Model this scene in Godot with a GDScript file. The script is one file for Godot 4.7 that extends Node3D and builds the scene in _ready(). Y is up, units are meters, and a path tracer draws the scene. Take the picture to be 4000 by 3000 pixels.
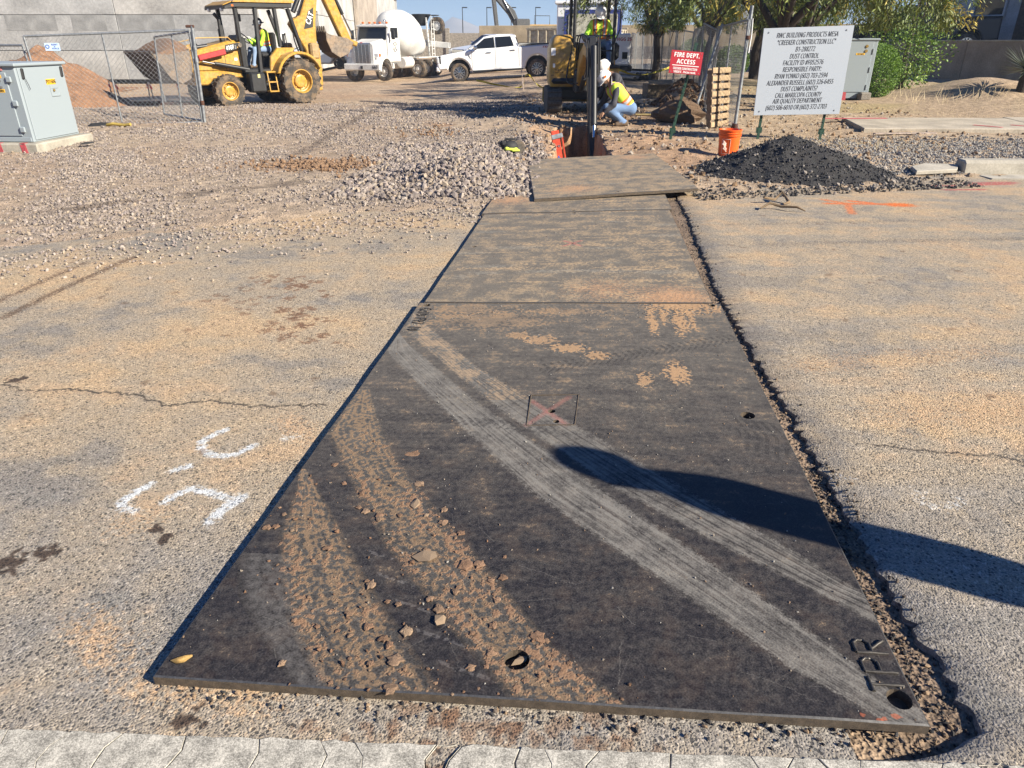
extends Node3D

# ---------------------------------------------------------------- geometry collector
class G:
	var st := SurfaceTool.new()
	var xf := Transform3D()
	func _init() -> void:
		st.begin(Mesh.PRIMITIVE_TRIANGLES)
		st.set_smooth_group(-1)
	func at(t: Transform3D) -> G:
		xf = t
		return self
	func tri(a: Vector3, b: Vector3, c: Vector3) -> void:
		st.add_vertex(xf * a)
		st.add_vertex(xf * b)
		st.add_vertex(xf * c)
	func fan(p: Array, out: Vector3) -> void:
		var n: Vector3 = (p[2] - p[0]).cross(p[1] - p[0])
		if n.length_squared() < 1e-14 and p.size() > 3:
			n = (p[3] - p[0]).cross(p[1] - p[0]) + (p[3] - p[0]).cross(p[2] - p[0])
		var flip := n.dot(out) < 0.0
		for i in range(1, p.size() - 1):
			if flip:
				tri(p[0], p[i + 1], p[i])
			else:
				tri(p[0], p[i], p[i + 1])
	func box(c: Vector3, s: Vector3, bev := 0.0, b := Basis()) -> G:
		st.set_smooth_group(-1)
		var h := s * 0.5
		bev = minf(bev, minf(h.x, minf(h.y, h.z)) * 0.9)
		var q := func(sg: Vector3, ax: int) -> Vector3:
			var v := Vector3.ZERO
			for k in 3:
				v[k] = sg[k] * (h[k] if k == ax else h[k] - bev)
			return c + b * v
		for ax in 3:
			var u := (ax + 1) % 3
			var w := (ax + 2) % 3
			for s1 in [-1.0, 1.0]:
				var pts := []
				for e in [[-1.0, -1.0], [1.0, -1.0], [1.0, 1.0], [-1.0, 1.0]]:
					var sg := Vector3.ZERO
					sg[ax] = s1
					sg[u] = e[0]
					sg[w] = e[1]
					pts.append(q.call(sg, ax))
				var o := Vector3.ZERO
				o[ax] = s1
				fan(pts, b * o)
				if bev > 0.0:
					for s2 in [-1.0, 1.0]:
						var e1 := Vector3.ZERO
						e1[ax] = s1
						e1[u] = s2
						e1[w] = -1
						var e2 := e1
						e2[w] = 1
						var o2 := Vector3.ZERO
						o2[ax] = s1
						o2[u] = s2
						fan([q.call(e1, ax), q.call(e2, ax), q.call(e2, u), q.call(e1, u)], b * o2)
		if bev > 0.0:
			for i in 8:
				var sg := Vector3(1 if i & 1 else -1, 1 if i & 2 else -1, 1 if i & 4 else -1)
				fan([q.call(sg, 0), q.call(sg, 1), q.call(sg, 2)], b * sg)
		return self
	func beam(a: Vector3, bb: Vector3, w: float, h: float, bev := 0.0, up := Vector3.UP) -> G:
		var z := (bb - a).normalized()
		if absf(z.dot(up)) > 0.99:
			up = Vector3.RIGHT
		var x := up.cross(z).normalized()
		return box((a + bb) * 0.5, Vector3(w, h, a.distance_to(bb)), bev, Basis(x, z.cross(x), z))
	func tube(p: Array, r: Variant, n := 8, caps := true) -> G:
		var rings := []
		var t0: Vector3 = (p[1] - p[0]).normalized()
		var x := t0.cross(Vector3.UP if absf(t0.y) < 0.95 else Vector3.RIGHT).normalized()
		for i in p.size():
			var t: Vector3 = (p[mini(i + 1, p.size() - 1)] - p[maxi(i - 1, 0)]).normalized()
			x = (x - t * x.dot(t)).normalized()
			var y := t.cross(x)
			var rad: float = r[i] if r is Array else r
			var ring := []
			for k in n:
				var a := TAU * k / n
				ring.append(p[i] + (x * cos(a) + y * sin(a)) * rad)
			rings.append(ring)
		return loft(rings, caps, 1)
	func loft(rings: Array, caps := true, smooth := 1) -> G:
		st.set_smooth_group(smooth)
		for i in rings.size() - 1:
			var a: Array = rings[i]
			var b: Array = rings[i + 1]
			var c := Vector3.ZERO
			for v in a:
				c += v
			for v in b:
				c += v
			c /= a.size() + b.size()
			for k in a.size():
				var k2 := (k + 1) % a.size()
				var pts := [a[k], a[k2], b[k2], b[k]]
				fan(pts, (a[k] + a[k2] + b[k] + b[k2]) * 0.25 - c)
		if caps:
			st.set_smooth_group(-1)
			for e in [[0, 1], [rings.size() - 1, rings.size() - 2]]:
				var c0 := Vector3.ZERO
				var c1 := Vector3.ZERO
				for v in rings[e[0]]:
					c0 += v
				for v in rings[e[1]]:
					c1 += v
				fan(rings[e[0]], c0 / rings[e[0]].size() - c1 / rings[e[1]].size())
		return self
	func lathe(prof: Array, n: int, t := Transform3D(), crease := true) -> G:
		# profile points (radius, height along the local y)
		for i in prof.size() - 1:
			st.set_smooth_group(i + 1 if crease else 1)
			var a: Vector2 = prof[i]
			var b: Vector2 = prof[i + 1]
			var o := Vector2(b.y - a.y, a.x - b.x)
			for k in n:
				var k0 := TAU * k / n
				var k1 := TAU * ((k + 1) % n) / n
				var c0 := Vector3(cos(k0), 0, sin(k0))
				var c1 := Vector3(cos(k1), 0, sin(k1))
				var cm := (c0 + c1) * 0.5
				var pts := [t * (c0 * a.x + Vector3(0, a.y, 0)), t * (c1 * a.x + Vector3(0, a.y, 0)), t * (c1 * b.x + Vector3(0, b.y, 0)), t * (c0 * b.x + Vector3(0, b.y, 0))]
				if a.x < 1e-5:
					pts.remove_at(0)
				elif b.x < 1e-5:
					pts.remove_at(3)
				fan(pts, t.basis * (cm * o.x + Vector3(0, o.y, 0)))
		return self
	func prism(poly: PackedVector2Array, depth: float, t := Transform3D(), bev := 0.0) -> G:
		st.set_smooth_group(-1)
		if Geometry2D.is_polygon_clockwise(poly):
			poly.reverse()
		var n := poly.size()
		var inner := PackedVector2Array()
		for i in n:
			var d0 := (poly[i] - poly[(i + n - 1) % n]).normalized()
			var d1 := (poly[(i + 1) % n] - poly[i]).normalized()
			var n0 := Vector2(-d0.y, d0.x)
			var n1 := Vector2(-d1.y, d1.x)
			inner.append(poly[i] + (n0 + n1) * bev / maxf(0.4, 1.0 + n0.dot(n1)))
		var idx := Geometry2D.triangulate_polygon(inner)
		if idx.is_empty():
			inner = poly
			idx = Geometry2D.triangulate_polygon(poly)
		for s in [-1.0, 1.0]:
			var z: float = s * depth * 0.5
			for i in range(0, idx.size(), 3):
				var pp := []
				for k in 3:
					var v := inner[idx[i + k]]
					pp.append(t * Vector3(v.x, v.y, z))
				fan(pp, t.basis * Vector3(0, 0, s))
			if bev > 0.0:
				for i in n:
					var j := (i + 1) % n
					var e := poly[j] - poly[i]
					var zz: float = s * (depth * 0.5 - bev)
					fan([t * Vector3(inner[i].x, inner[i].y, z), t * Vector3(inner[j].x, inner[j].y, z), t * Vector3(poly[j].x, poly[j].y, zz), t * Vector3(poly[i].x, poly[i].y, zz)], t.basis * Vector3(e.y, -e.x, s * e.length()))
		for i in n:
			var j := (i + 1) % n
			var e := poly[j] - poly[i]
			var zz := depth * 0.5 - bev
			fan([t * Vector3(poly[i].x, poly[i].y, -zz), t * Vector3(poly[j].x, poly[j].y, -zz), t * Vector3(poly[j].x, poly[j].y, zz), t * Vector3(poly[i].x, poly[i].y, zz)], t.basis * Vector3(e.y, -e.x, 0))
		return self
	func ball(c: Vector3, r: Vector3, n := 10, m := 6) -> G:
		var prof := []
		for i in m + 1:
			var a := -PI / 2 + PI * i / m
			prof.append(Vector2(maxf(0.0, cos(a)), sin(a)))
		prof[0].x = 0.0
		prof[m].x = 0.0
		return lathe(prof, n, Transform3D(Basis.from_scale(r), c), false)
	func fan2(p: Array, th: float, out: Vector3) -> G:
		# a flat pane with thickness th towards out
		st.set_smooth_group(-1)
		var o := out.normalized() * th
		var c := Vector3.ZERO
		var top := []
		for v in p:
			top.append(v + o)
			c += v
		c /= p.size()
		fan(top, out)
		fan(p, -out)
		for i in p.size():
			var j := (i + 1) % p.size()
			fan([p[i], p[j], top[j], top[i]], (p[i] + p[j]) * 0.5 - c)
		return self
	func mesh() -> ArrayMesh:
		st.generate_normals()
		return st.commit()

# ---------------------------------------------------------------- nodes
var used := {}
var M := {}
var T := {}
var W := {}

func numbered(n: String) -> String:
	if not used.has(n):
		used[n] = 0
		return n
	used[n] += 1
	return "%s_%03d" % [n, used[n]]

func tag(o: Node3D, label: String, category := "", group := "", kind := "") -> Node3D:
	if label:
		o.set_meta("label", label)
	if category:
		o.set_meta("category", category)
	if group:
		o.set_meta("group", group)
	if kind:
		o.set_meta("kind", kind)
	return o

func thing(called: String, label: String, category: String, pos := Vector3.ZERO, turn := 0.0, group := "") -> Node3D:
	var o := Node3D.new()
	o.name = numbered(called)
	add_child(o)
	o.position = pos
	o.rotation.y = turn
	tag(o, label, category, group)
	return o

func part(called: String, g: Variant, m: Material, parent: Node3D = null, t := Transform3D()) -> MeshInstance3D:
	var o := MeshInstance3D.new()
	o.mesh = g.mesh() if g is G else g
	o.material_override = m
	o.transform = t
	if parent == null:
		o.name = numbered(called)
		add_child(o)
	else:
		o.name = called
		parent.add_child(o, true)
	return o

func single(called: String, g: Variant, m: Material, label: String, category: String, pos := Vector3.ZERO, turn := 0.0, group := "") -> MeshInstance3D:
	var o := part(called, g, m)
	o.position = pos
	o.rotation.y = turn
	tag(o, label, category, group)
	return o

func node(called: String, parent: Node3D, t := Transform3D()) -> Node3D:
	var o := Node3D.new()
	o.name = called
	parent.add_child(o, true)
	o.transform = t
	return o

func copy(src: Node3D, t: Transform3D, label := "") -> Node3D:
	var c := src.duplicate()
	c.name = numbered(String(src.name).rstrip("0123456789").rstrip("_"))
	add_child(c)
	c.transform = t
	if label:
		c.set_meta("label", label)
	return c

func V(x: float, y: float, z := 0.0) -> Vector3:
	return Vector3(x, y, z)

func X(pos: Vector3, rx := 0.0, ry := 0.0, rz := 0.0, s := 1.0) -> Transform3D:
	return Transform3D(Basis.from_euler(Vector3(deg_to_rad(rx), deg_to_rad(ry), deg_to_rad(rz))).scaled_local(Vector3(s, s, s)), pos)

func P2(a: Array) -> PackedVector2Array:
	var p := PackedVector2Array()
	for i in range(0, a.size(), 2):
		p.append(Vector2(a[i], a[i + 1]))
	return p

func arc(cx: float, cy: float, r: float, a0: float, a1: float, n: int) -> Array:
	var o := []
	for i in n + 1:
		var a := deg_to_rad(lerpf(a0, a1, float(i) / n))
		o.append_array([cx + r * cos(a), cy + r * sin(a)])
	return o

func sm(a: float, b: float, x: float) -> float:
	var t := clampf((x - a) / (b - a), 0, 1)
	return t * t * (3 - 2 * t)

func pl(tab: Array, x: float) -> float:
	# piecewise linear table [x0, y0, x1, y1, ...]
	if x <= tab[0]:
		return tab[1]
	for i in range(2, tab.size(), 2):
		if x <= tab[i]:
			return lerpf(tab[i - 1], tab[i + 1], (x - tab[i - 2]) / (tab[i] - tab[i - 2]))
	return tab[tab.size() - 1]

# ---------------------------------------------------------------- materials and textures
func noise(seed_: int, freq: float, oct := 4, kind := FastNoiseLite.TYPE_SIMPLEX_SMOOTH) -> FastNoiseLite:
	var n := FastNoiseLite.new()
	n.seed = seed_
	n.frequency = freq
	n.noise_type = kind
	n.fractal_type = FastNoiseLite.FRACTAL_FBM if oct > 1 else FastNoiseLite.FRACTAL_NONE
	n.fractal_octaves = oct
	return n

func nbytes(n: FastNoiseLite, w: int, h: int, seamless := false) -> PackedByteArray:
	var im := n.get_seamless_image(w, h) if seamless else n.get_image(w, h)
	im.convert(Image.FORMAT_L8)
	return im.get_data()

func tex_l(d: PackedByteArray, w: int, h: int) -> ImageTexture:
	return ImageTexture.create_from_image(Image.create_from_data(w, h, false, Image.FORMAT_L8, d))

func tex_rgb(d: PackedByteArray, w: int, h: int) -> ImageTexture:
	return ImageTexture.create_from_image(Image.create_from_data(w, h, false, Image.FORMAT_RGB8, d))

func lin(r: float, g: float, b: float) -> Color:
	return Color(r, g, b).linear_to_srgb()

# plain material: linear base colour, roughness; grime is a grey pattern of the surface, dust a tan film with its own patches
func mat(key: String, c: Color, rough := 0.6, metal := 0.0, grime := "grime", scale := 1.0, dust := false) -> StandardMaterial3D:
	if M.has(key):
		return M[key]
	var m := StandardMaterial3D.new()
	m.resource_name = key
	m.albedo_color = c.linear_to_srgb()
	m.roughness = rough
	m.metallic = metal
	if grime:
		m.albedo_texture = T[grime]
		m.uv1_triplanar = true
		m.uv1_scale = Vector3.ONE * scale
	if dust:
		m.detail_enabled = true
		m.detail_albedo = T["dust"]
		m.detail_blend_mode = BaseMaterial3D.BLEND_MODE_MIX
		m.detail_uv_layer = BaseMaterial3D.DETAIL_UV_2
		m.uv2_triplanar = true
		m.uv2_scale = Vector3.ONE * 0.45
	M[key] = m
	return m

func vmat(key: String, rough := 0.9, tx := "", scale := 1.0, relief := 0.0, htx := "") -> StandardMaterial3D:
	if M.has(key):
		return M[key]
	var m := StandardMaterial3D.new()
	m.resource_name = key
	m.vertex_color_use_as_albedo = true
	m.roughness = rough
	if tx:
		m.albedo_texture = T[tx]
		m.uv1_triplanar = true
		m.uv1_world_triplanar = true
		m.uv1_scale = Vector3.ONE * scale
	if relief > 0.0:
		m.heightmap_enabled = true
		m.heightmap_texture = T[htx]
		m.heightmap_scale = relief
	M[key] = m
	return m

func make_textures() -> void:
	var w := 512
	var a := nbytes(noise(3, 0.012, 5), w, w, true)
	var b := nbytes(noise(8, 0.07, 4), w, w, true)
	var g := PackedByteArray()
	g.resize(w * w)
	var du := PackedByteArray()
	du.resize(w * w * 4)
	for i in w * w:
		g[i] = clampi(168 + (a[i] - 128) / 3 + (b[i] - 128) / 4 + 45, 0, 255)
		var k := clampi((a[i] + b[i] / 2 - 190) + 26, 4, 80)
		du[i * 4] = 176
		du[i * 4 + 1] = 146
		du[i * 4 + 2] = 112
		du[i * 4 + 3] = k
	T["grime"] = tex_l(g, w, w)
	T["dust"] = ImageTexture.create_from_image(Image.create_from_data(w, w, false, Image.FORMAT_RGBA8, du))
	# soil: fine grains over clods
	var c := nbytes(noise(21, 0.16, 3), w, w, true)
	var s := PackedByteArray()
	s.resize(w * w)
	for i in w * w:
		var k := 205 + (a[i] - 128) / 3 + (b[i] - 128) / 3 + (c[i] - 128) / 2
		s[i] = clampi(k, 60, 255)
	T["soil"] = tex_l(s, w, w)
	# aggregate of worn asphalt: stones set in a dusty binder, dark pits between
	var n := 1024
	var cell := noise(5, 0.085, 1, FastNoiseLite.TYPE_CELLULAR)
	cell.cellular_return_type = FastNoiseLite.RETURN_CELL_VALUE
	var cv := nbytes(cell, n, n)
	cell.cellular_return_type = FastNoiseLite.RETURN_DISTANCE
	var cd := nbytes(cell, n, n)
	var fine := nbytes(noise(31, 0.11, 3), n, n, true)
	var al := PackedByteArray()
	al.resize(n * n * 3)
	var hg := PackedByteArray()
	hg.resize(n * n)
	for i in n * n:
		var v := cv[i]
		var d := cd[i]
		var f := fine[i] - 128
		var tone := 214 + f / 3
		var h := 120 + f / 2
		var core := d < 96 + f / 3
		if core:
			h = 175 - d / 2 + f / 4
			if v < 34:
				tone = 112 + f / 3
				h = 60
			elif v < 70:
				tone = 168 + f / 4
			elif v > 226:
				tone = 250
			else:
				tone = 200 + (v - 150) / 5 + f / 4
		elif f < -44:
			tone = 142
			h = 50
		al[i * 3] = clampi(tone, 0, 255)
		al[i * 3 + 1] = clampi(tone if not (core and v < 70) else tone + 3, 0, 255)
		al[i * 3 + 2] = clampi(tone if not (core and v < 70) else tone + 9, 0, 255)
		hg[i] = clampi(h, 0, 255)
	T["agg"] = tex_rgb(al, n, n)
	T["agg_h"] = tex_l(hg, n, n)
	# poured concrete with float marks and stains
	var e := nbytes(noise(44, 0.006, 5), w, w, true)
	var k2 := PackedByteArray()
	k2.resize(w * w)
	for i in w * w:
		k2[i] = clampi(222 + (e[i] - 128) / 5 + (b[i] - 128) / 7 + (c[i] - 128) / 9, 0, 255)
	T["conc"] = tex_l(k2, w, w)
	# old road paint: worn through to grey, with grit
	for i in w * w:
		var v := 226 + (e[i] - 128) / 4 + (c[i] - 128) / 6
		if b[i] + (a[i] - 128) / 2 < 82:
			v = 120 + b[i] / 2
		k2[i] = clampi(v, 0, 255)
	T["paintwear"] = tex_l(k2.duplicate(), w, w)

# ================================================================ scene
func _ready() -> void:
	var cam := Camera3D.new()
	cam.name = "camera"
	cam.position = V(0, 1.5, 0)
	cam.rotation_degrees = V(-25.8, 0, 0)
	cam.fov = 56.8
	cam.far = 3000.0
	cam.near = 0.05
	add_child(cam)
	cam.current = true
	var env := Environment.new()
	env.background_mode = Environment.BG_SKY
	var sky := Sky.new()
	var sm_ := ProceduralSkyMaterial.new()
	sm_.sky_top_color = lin(0.025, 0.12, 0.42)
	sm_.sky_horizon_color = lin(0.42, 0.64, 0.83)
	sm_.sky_curve = 0.09
	sm_.ground_horizon_color = Color(0.60, 0.56, 0.50)
	sm_.ground_bottom_color = Color(0.42, 0.35, 0.28)
	sm_.sun_angle_max = 1.0
	sky.sky_material = sm_
	env.sky = sky
	env.background_energy_multiplier = 0.42
	env.tonemap_mode = Environment.TONE_MAPPER_LINEAR
	env.tonemap_exposure = 2.35
	env.sdfgi_enabled = true
	env.ssao_enabled = true
	env.ssil_enabled = true
	env.fog_enabled = true
	env.fog_density = 0.0007
	env.fog_light_color = Color(0.70, 0.78, 0.88)
	var we := WorldEnvironment.new()
	we.name = "environment"
	we.environment = env
	add_child(we)
	var sun := DirectionalLight3D.new()
	sun.name = "sun"
	var el := deg_to_rad(29.0)
	var to_sun := V(0.886 * cos(el), sin(el), 0.464 * cos(el))
	sun.basis = Basis.looking_at(-to_sun, Vector3.UP)
	sun.light_energy = 1.6
	sun.light_color = Color(1.0, 0.965, 0.895)
	sun.light_angular_distance = 0.5
	sun.shadow_enabled = true
	add_child(sun)
	make_textures()
	build_ground()
	build_plates()
	build_gravel()
	build_backhoe()
	build_pickup()
	build_mixer()
	build_far_vehicles()
	build_mini_excavator()
	build_people()
	build_gate()
	build_cabinet()
	build_signs()
	build_site_things()
	build_trees()
	build_buildings()
	build_far()
# ---------------------------------------------------------------- steel road plates
var Q1 := [V(-0.922, 0.031, -1.314), V(0.997, 0.031, -1.169), V(1.294, 0.031, -4.187), V(-0.576, 0.031, -4.196)]
var Q2 := [V(-0.548, 0.031, -4.214), V(1.25, 0.031, -4.206), V(1.52, 0.031, -6.9), V(-0.262, 0.031, -6.71)]
var Q3 := [V(-0.285, 0.034, -6.73), V(1.545, 0.034, -6.92), V(1.86, 0.034, -9.75), V(0.1, 0.034, -9.9)]
var Q4 := [V(0.225, 0.066, -7.25), V(1.985, 0.088, -7.72), V(2.0, 0.078, -10.4), V(0.205, 0.066, -9.87)]

func bil(q: Array, s: float, t: float) -> Vector3:
	return (q[0] * (1 - s) + q[1] * s) * (1 - t) + (q[3] * (1 - s) + q[2] * s) * t

func put3(d: PackedByteArray, k: int, r: int, g: int, b: int, a: int) -> void:
	# blend a colour over pixel k by a / 255
	d[k] += (r - d[k]) * a / 255
	d[k + 1] += (g - d[k + 1]) * a / 255
	d[k + 2] += (b - d[k + 2]) * a / 255

func plate_one() -> StandardMaterial3D:
	var w := 1152
	var h := 1792
	var n1 := nbytes(noise(11, 0.055, 4), w, h)
	var n2 := nbytes(noise(12, 0.011, 5), w, h)
	var nf := nbytes(noise(14, 0.22, 2), w, h)
	var st_ := noise(15, 0.05, 4).get_image(w, h / 12)
	st_.convert(Image.FORMAT_L8)
	st_.resize(w, h, Image.INTERPOLATE_CUBIC)
	var n4 := st_.get_data()
	# streaks that run across the plate
	var str_im := noise(13, 0.03, 4).get_image(w / 8, h)
	str_im.convert(Image.FORMAT_L8)
	str_im.resize(w, h, Image.INTERPOLATE_CUBIC)
	var n3 := str_im.get_data()
	var col := PackedByteArray()
	col.resize(w * h * 3)
	var rgh := PackedByteArray()
	rgh.resize(w * h)
	var hgt := PackedByteArray()
	hgt.resize(w * h)
	var aL := [0.0, 0.945, 0.05, 0.845, 0.11, 0.755, 0.177, 0.65, 0.297, 0.468, 0.452, 0.295, 0.674, 0.062, 0.74, 0.0]
	var aR := [0.0, 1.02, 0.05, 0.955, 0.14, 0.84, 0.22, 0.735, 0.317, 0.599, 0.431, 0.451, 0.571, 0.274, 0.779, 0.046, 0.83, 0.0]
	var bL := [0.09, 1.06, 0.105, 1.0, 0.14, 0.935, 0.206, 0.81, 0.313, 0.625, 0.419, 0.482, 0.511, 0.366, 0.676, 0.185, 0.849, 0.005]
	var bR := [0.11, 1.1, 0.157, 0.992, 0.218, 0.909, 0.313, 0.773, 0.423, 0.62, 0.528, 0.471, 0.677, 0.271, 0.875, 0.066, 0.94, 0.0]
	var cL := [0.0, 0.475, 0.042, 0.419, 0.103, 0.34, 0.191, 0.232, 0.305, 0.12, 0.405, 0.026, 0.43, 0.0]
	var cR := [0.0, 0.635, 0.059, 0.532, 0.103, 0.48, 0.168, 0.41, 0.245, 0.318, 0.351, 0.201, 0.488, 0.09, 0.58, 0.03]
	var dL := [0.0, 0.225, 0.069, 0.14, 0.139, 0.082, 0.208, 0.038, 0.291, 0.02, 0.33, 0.0]
	var dR := [0.0, 0.392, 0.06, 0.321, 0.131, 0.236, 0.229, 0.133, 0.293, 0.064, 0.34, 0.01]
	var eL := [0.0, 0.19, 0.056, 0.105, 0.103, 0.042, 0.154, 0.004]
	for j in h:
		var t := float(j) / h
		var a0 := pl(aL, t)
		var a1 := pl(aR, t)
		var b0 := pl(bL, t)
		var b1 := pl(bR, t)
		var c0 := pl(cL, t)
		var c1 := pl(cR, t)
		var d0 := pl(dL, t)
		var d1 := pl(dR, t)
		var e0 := pl(eL, t)
		var e1 := d0 + 0.02
		var has_a := t < 0.83
		var has_b := t > 0.08 and t < 0.94
		var has_c := t < 0.58
		var has_d := t < 0.34
		var has_e := t < 0.17
		var greyb := int(pl([0.0, 16, 0.25, 48, 0.5, 112, 0.7, 150, 1.0, 190], t))
		var tanb := int(pl([0.0, -110, 0.5, -66, 0.8, -40, 1.0, 2], t))
		var tm := t * 2.96
		for i in w:
			var s := float(i) / w
			var k := j * w + i
			var f := nf[k] - 128
			var p := n1[k] - 128
			var q := n2[k] - 128
			var z := n3[k] - 128
			var r := 46 + f / 8 + p / 10
			var g := 43 + f / 8 + p / 11
			var b := 43 + f / 8 + p / 11
			# brown mill scale
			if q > 8:
				var ra := mini(q * 2, 90)
				r += (52 - r) * ra / 255
				g += (38 - g) * ra / 255
				b += (33 - b) * ra / 255
			var rough := 140 + p / 4
			var hh := 110 + f / 12
			# grey dust film with streaks
			var ga := clampi(greyb + z / 4 + q / 3 + p / 5 + f / 6, 0, 190)
			r += (118 - r) * ga / 255
			g += (112 - g) * ga / 255
			b += (103 - b) * ga / 255
			rough += ga * 4 / 5
			# tan sand
			var ta := tanb + z / 2 + q * 3 / 4 + p * 3 / 5 + f / 2
			if ta > 0:
				ta = mini(ta * 2, 120)
				r += (160 - r) * ta / 255
				g += (130 - g) * ta / 255
				b += (97 - b) * ta / 255
				rough += ta / 2
				hh += ta / 20
			if has_a and s > a0 and s < a1:
				var u := (s - a0) / (a1 - a0)
				var sk := n4[j * w + int(u * 260.0)] - 128
				var al := 158 + sk * 4 / 5 + q / 2 + p / 3 + f / 3
				var ed := minf(u, 1.0 - u)
				if ed < 0.1:
					al = al * clampi(int(ed * 840 + f / 3 + p / 3), 0, 84) / 84
				var wv := sin(tm * 150.0 + sin(u * 26.0) * 2.2) + sin((tm * 0.8 + s * 1.9) * 190.0 + u * 30.0) * 0.7
				if wv > 1.05 and p + f / 2 > -8:
					al -= 70
				if absf(u - 0.36) < 0.012 or absf(u - 0.64) < 0.012:
					al -= 60
				al = clampi(al, 0, 230)
				r += (126 - r) * al / 255
				g += (122 - g) * al / 255
				b += (115 - b) * al / 255
				rough = maxi(rough, 215)
			if has_b and s > b0 and s < b1:
				var u := (s - b0) / (b1 - b0)
				var sk := n4[j * w + 300 + int(u * 220.0)] - 128
				var al := 150 + sk * 4 / 5 + q / 2 + p / 3 + f / 3
				var ed := minf(u, 1.0 - u)
				if ed < 0.1:
					al = al * clampi(int(ed * 840 + f / 3 + p / 3), 0, 84) / 84
				var gr := absf(u - 0.3) < 0.02 or absf(u - 0.5) < 0.018 or absf(u - 0.7) < 0.018 or absf(u - 0.86) < 0.015
				if gr and t < 0.62 and f + p > -70:
					al -= 105
				var wv := sin((tm + s * 0.8) * 210.0 + sin(u * 18.0) * 3.0)
				if wv > 0.8:
					al -= 35
				al = clampi(al, 0, 220)
				var sand := 110 if t > 0.55 and q + p > -20 else 0
				r += (124 + sand / 3 - r) * al / 255
				g += (120 + sand / 6 - g) * al / 255
				b += (113 - b) * al / 255
				rough = maxi(rough, 215)
			if has_e and s > e0 and s < e1:
				var u := (s - e0) / maxf(0.01, e1 - e0)
				var al := 110 + p / 2 + f / 3
				if u < 0.25:
					al = int(al * u * 4.0)
				elif u > 0.42:
					var wv := sin(tm * 90.0 + u * 7.0) + sin(u * 22.0 + tm * 40.0)
					al = al - (70 if wv > 1.1 else 12)
				al = clampi(al, 0, 150)
				r += (104 - r) * al / 255
				g += (101 - g) * al / 255
				b += (98 - b) * al / 255
				rough = maxi(rough, 210)
			# lug marks between the muddy tracks
			if has_d and s > d1 and s < c0 and t < 0.2:
				var u := (s - d1) / maxf(0.01, c0 - d1)
				if u > 0.3 and fposmod(tm * 9.0 + u * 0.6, 1.0) < 0.16 and p > -10:
					r += 22
					g += 22
					b += 22
			var mud := -200
			var ed2 := 0.0
			var sk2 := 0
			if has_c and s > c0 and s < c1:
				var u := (s - c0) / (c1 - c0)
				ed2 = minf(u, 1.0 - u)
				sk2 = n4[j * w + 540 + int(u * 190.0)] - 128
				mud = int(pl([0.0, 16, 0.3, 12, 0.42, -30, 0.6, -80], t))
				if u > 0.62 or u < 0.3:
					mud += 22
			elif has_d and s > d0 and s < d1:
				var u := (s - d0) / maxf(0.01, d1 - d0)
				ed2 = minf(u, 1.0 - u)
				sk2 = n4[j * w + 760 + int(u * 190.0)] - 128
				mud = 6
				if u < 0.3:
					mud += 22
			if mud > -199:
				var al := 165 + sk2 / 2 + p * 3 / 5 + q / 4 + f / 2
				if ed2 < 0.16:
					al = al * int(ed2 * 600 + 8) / 100
				al = clampi(al, 0, 190)
				var tc := 1 if sk2 / 2 + p > -16 else 0
				r += ((146 if tc else 96) - r) * al / 255
				g += ((120 if tc else 93) - g) * al / 255
				b += ((92 if tc else 88) - b) * al / 255
				rough = maxi(rough, 225)
				var mm := mud - 38 + p * 4 / 5 + q / 2 + sk2 / 4 + f / 3
				if ed2 < 0.1:
					mm -= int((0.1 - ed2) * 500)
				if mm > 0:
					mm = mini(mm * 5, 215)
					r += (129 + f / 6 - r) * mm / 255
					g += (99 + f / 7 - g) * mm / 255
					b += (77 + f / 8 - b) * mm / 255
					hh += mm / 6 + p / 8
			col[k * 3] = clampi(r, 0, 255)
			col[k * 3 + 1] = clampi(g, 0, 255)
			col[k * 3 + 2] = clampi(b, 0, 255)
			rgh[k] = clampi(rough, 70, 245)
			hgt[k] = clampi(hh, 0, 255)
	# sand patches with runs
	var r2 := RandomNumberGenerator.new()
	r2.seed = 4
	for b in [[0.88, 0.985, 0.13, 0.04, 1.0], [0.76, 0.90, 0.016, 0.075, 1.0], [0.80, 0.93, 0.012, 0.05, 0.9], [0.845, 0.895, 0.025, 0.075, 1.0], [0.885, 0.92, 0.012, 0.06, 0.9], [0.795, 0.655, 0.034, 0.038, 1.0], [0.71, 0.632, 0.022, 0.026, 0.9], [0.80, 0.70, 0.02, 0.014, 0.6], [0.36, 0.82, 0.03, 0.02, 0.7], [0.43, 0.795, 0.05, 0.022, 0.8], [0.51, 0.76, 0.055, 0.022, 0.9], [0.59, 0.725, 0.04, 0.018, 0.9], [0.26, 0.9, 0.2, 0.05, 0.35], [0.16, 0.96, 0.14, 0.03, 0.4], [0.5, 0.95, 0.14, 0.02, 0.4], [0.54, 0.83, 0.022, 0.01, 0.25], [0.5, 0.625, 0.02, 0.012, 0.2]]:
		var x0 := maxi(0, int((b[0] - b[2] * 1.3) * w))
		var x1 := mini(w, int((b[0] + b[2] * 1.3) * w))
		var y0 := maxi(0, int((b[1] - b[3] * 1.3) * h))
		var y1 := mini(h, int((b[1] + b[3] * 1.3) * h))
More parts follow.
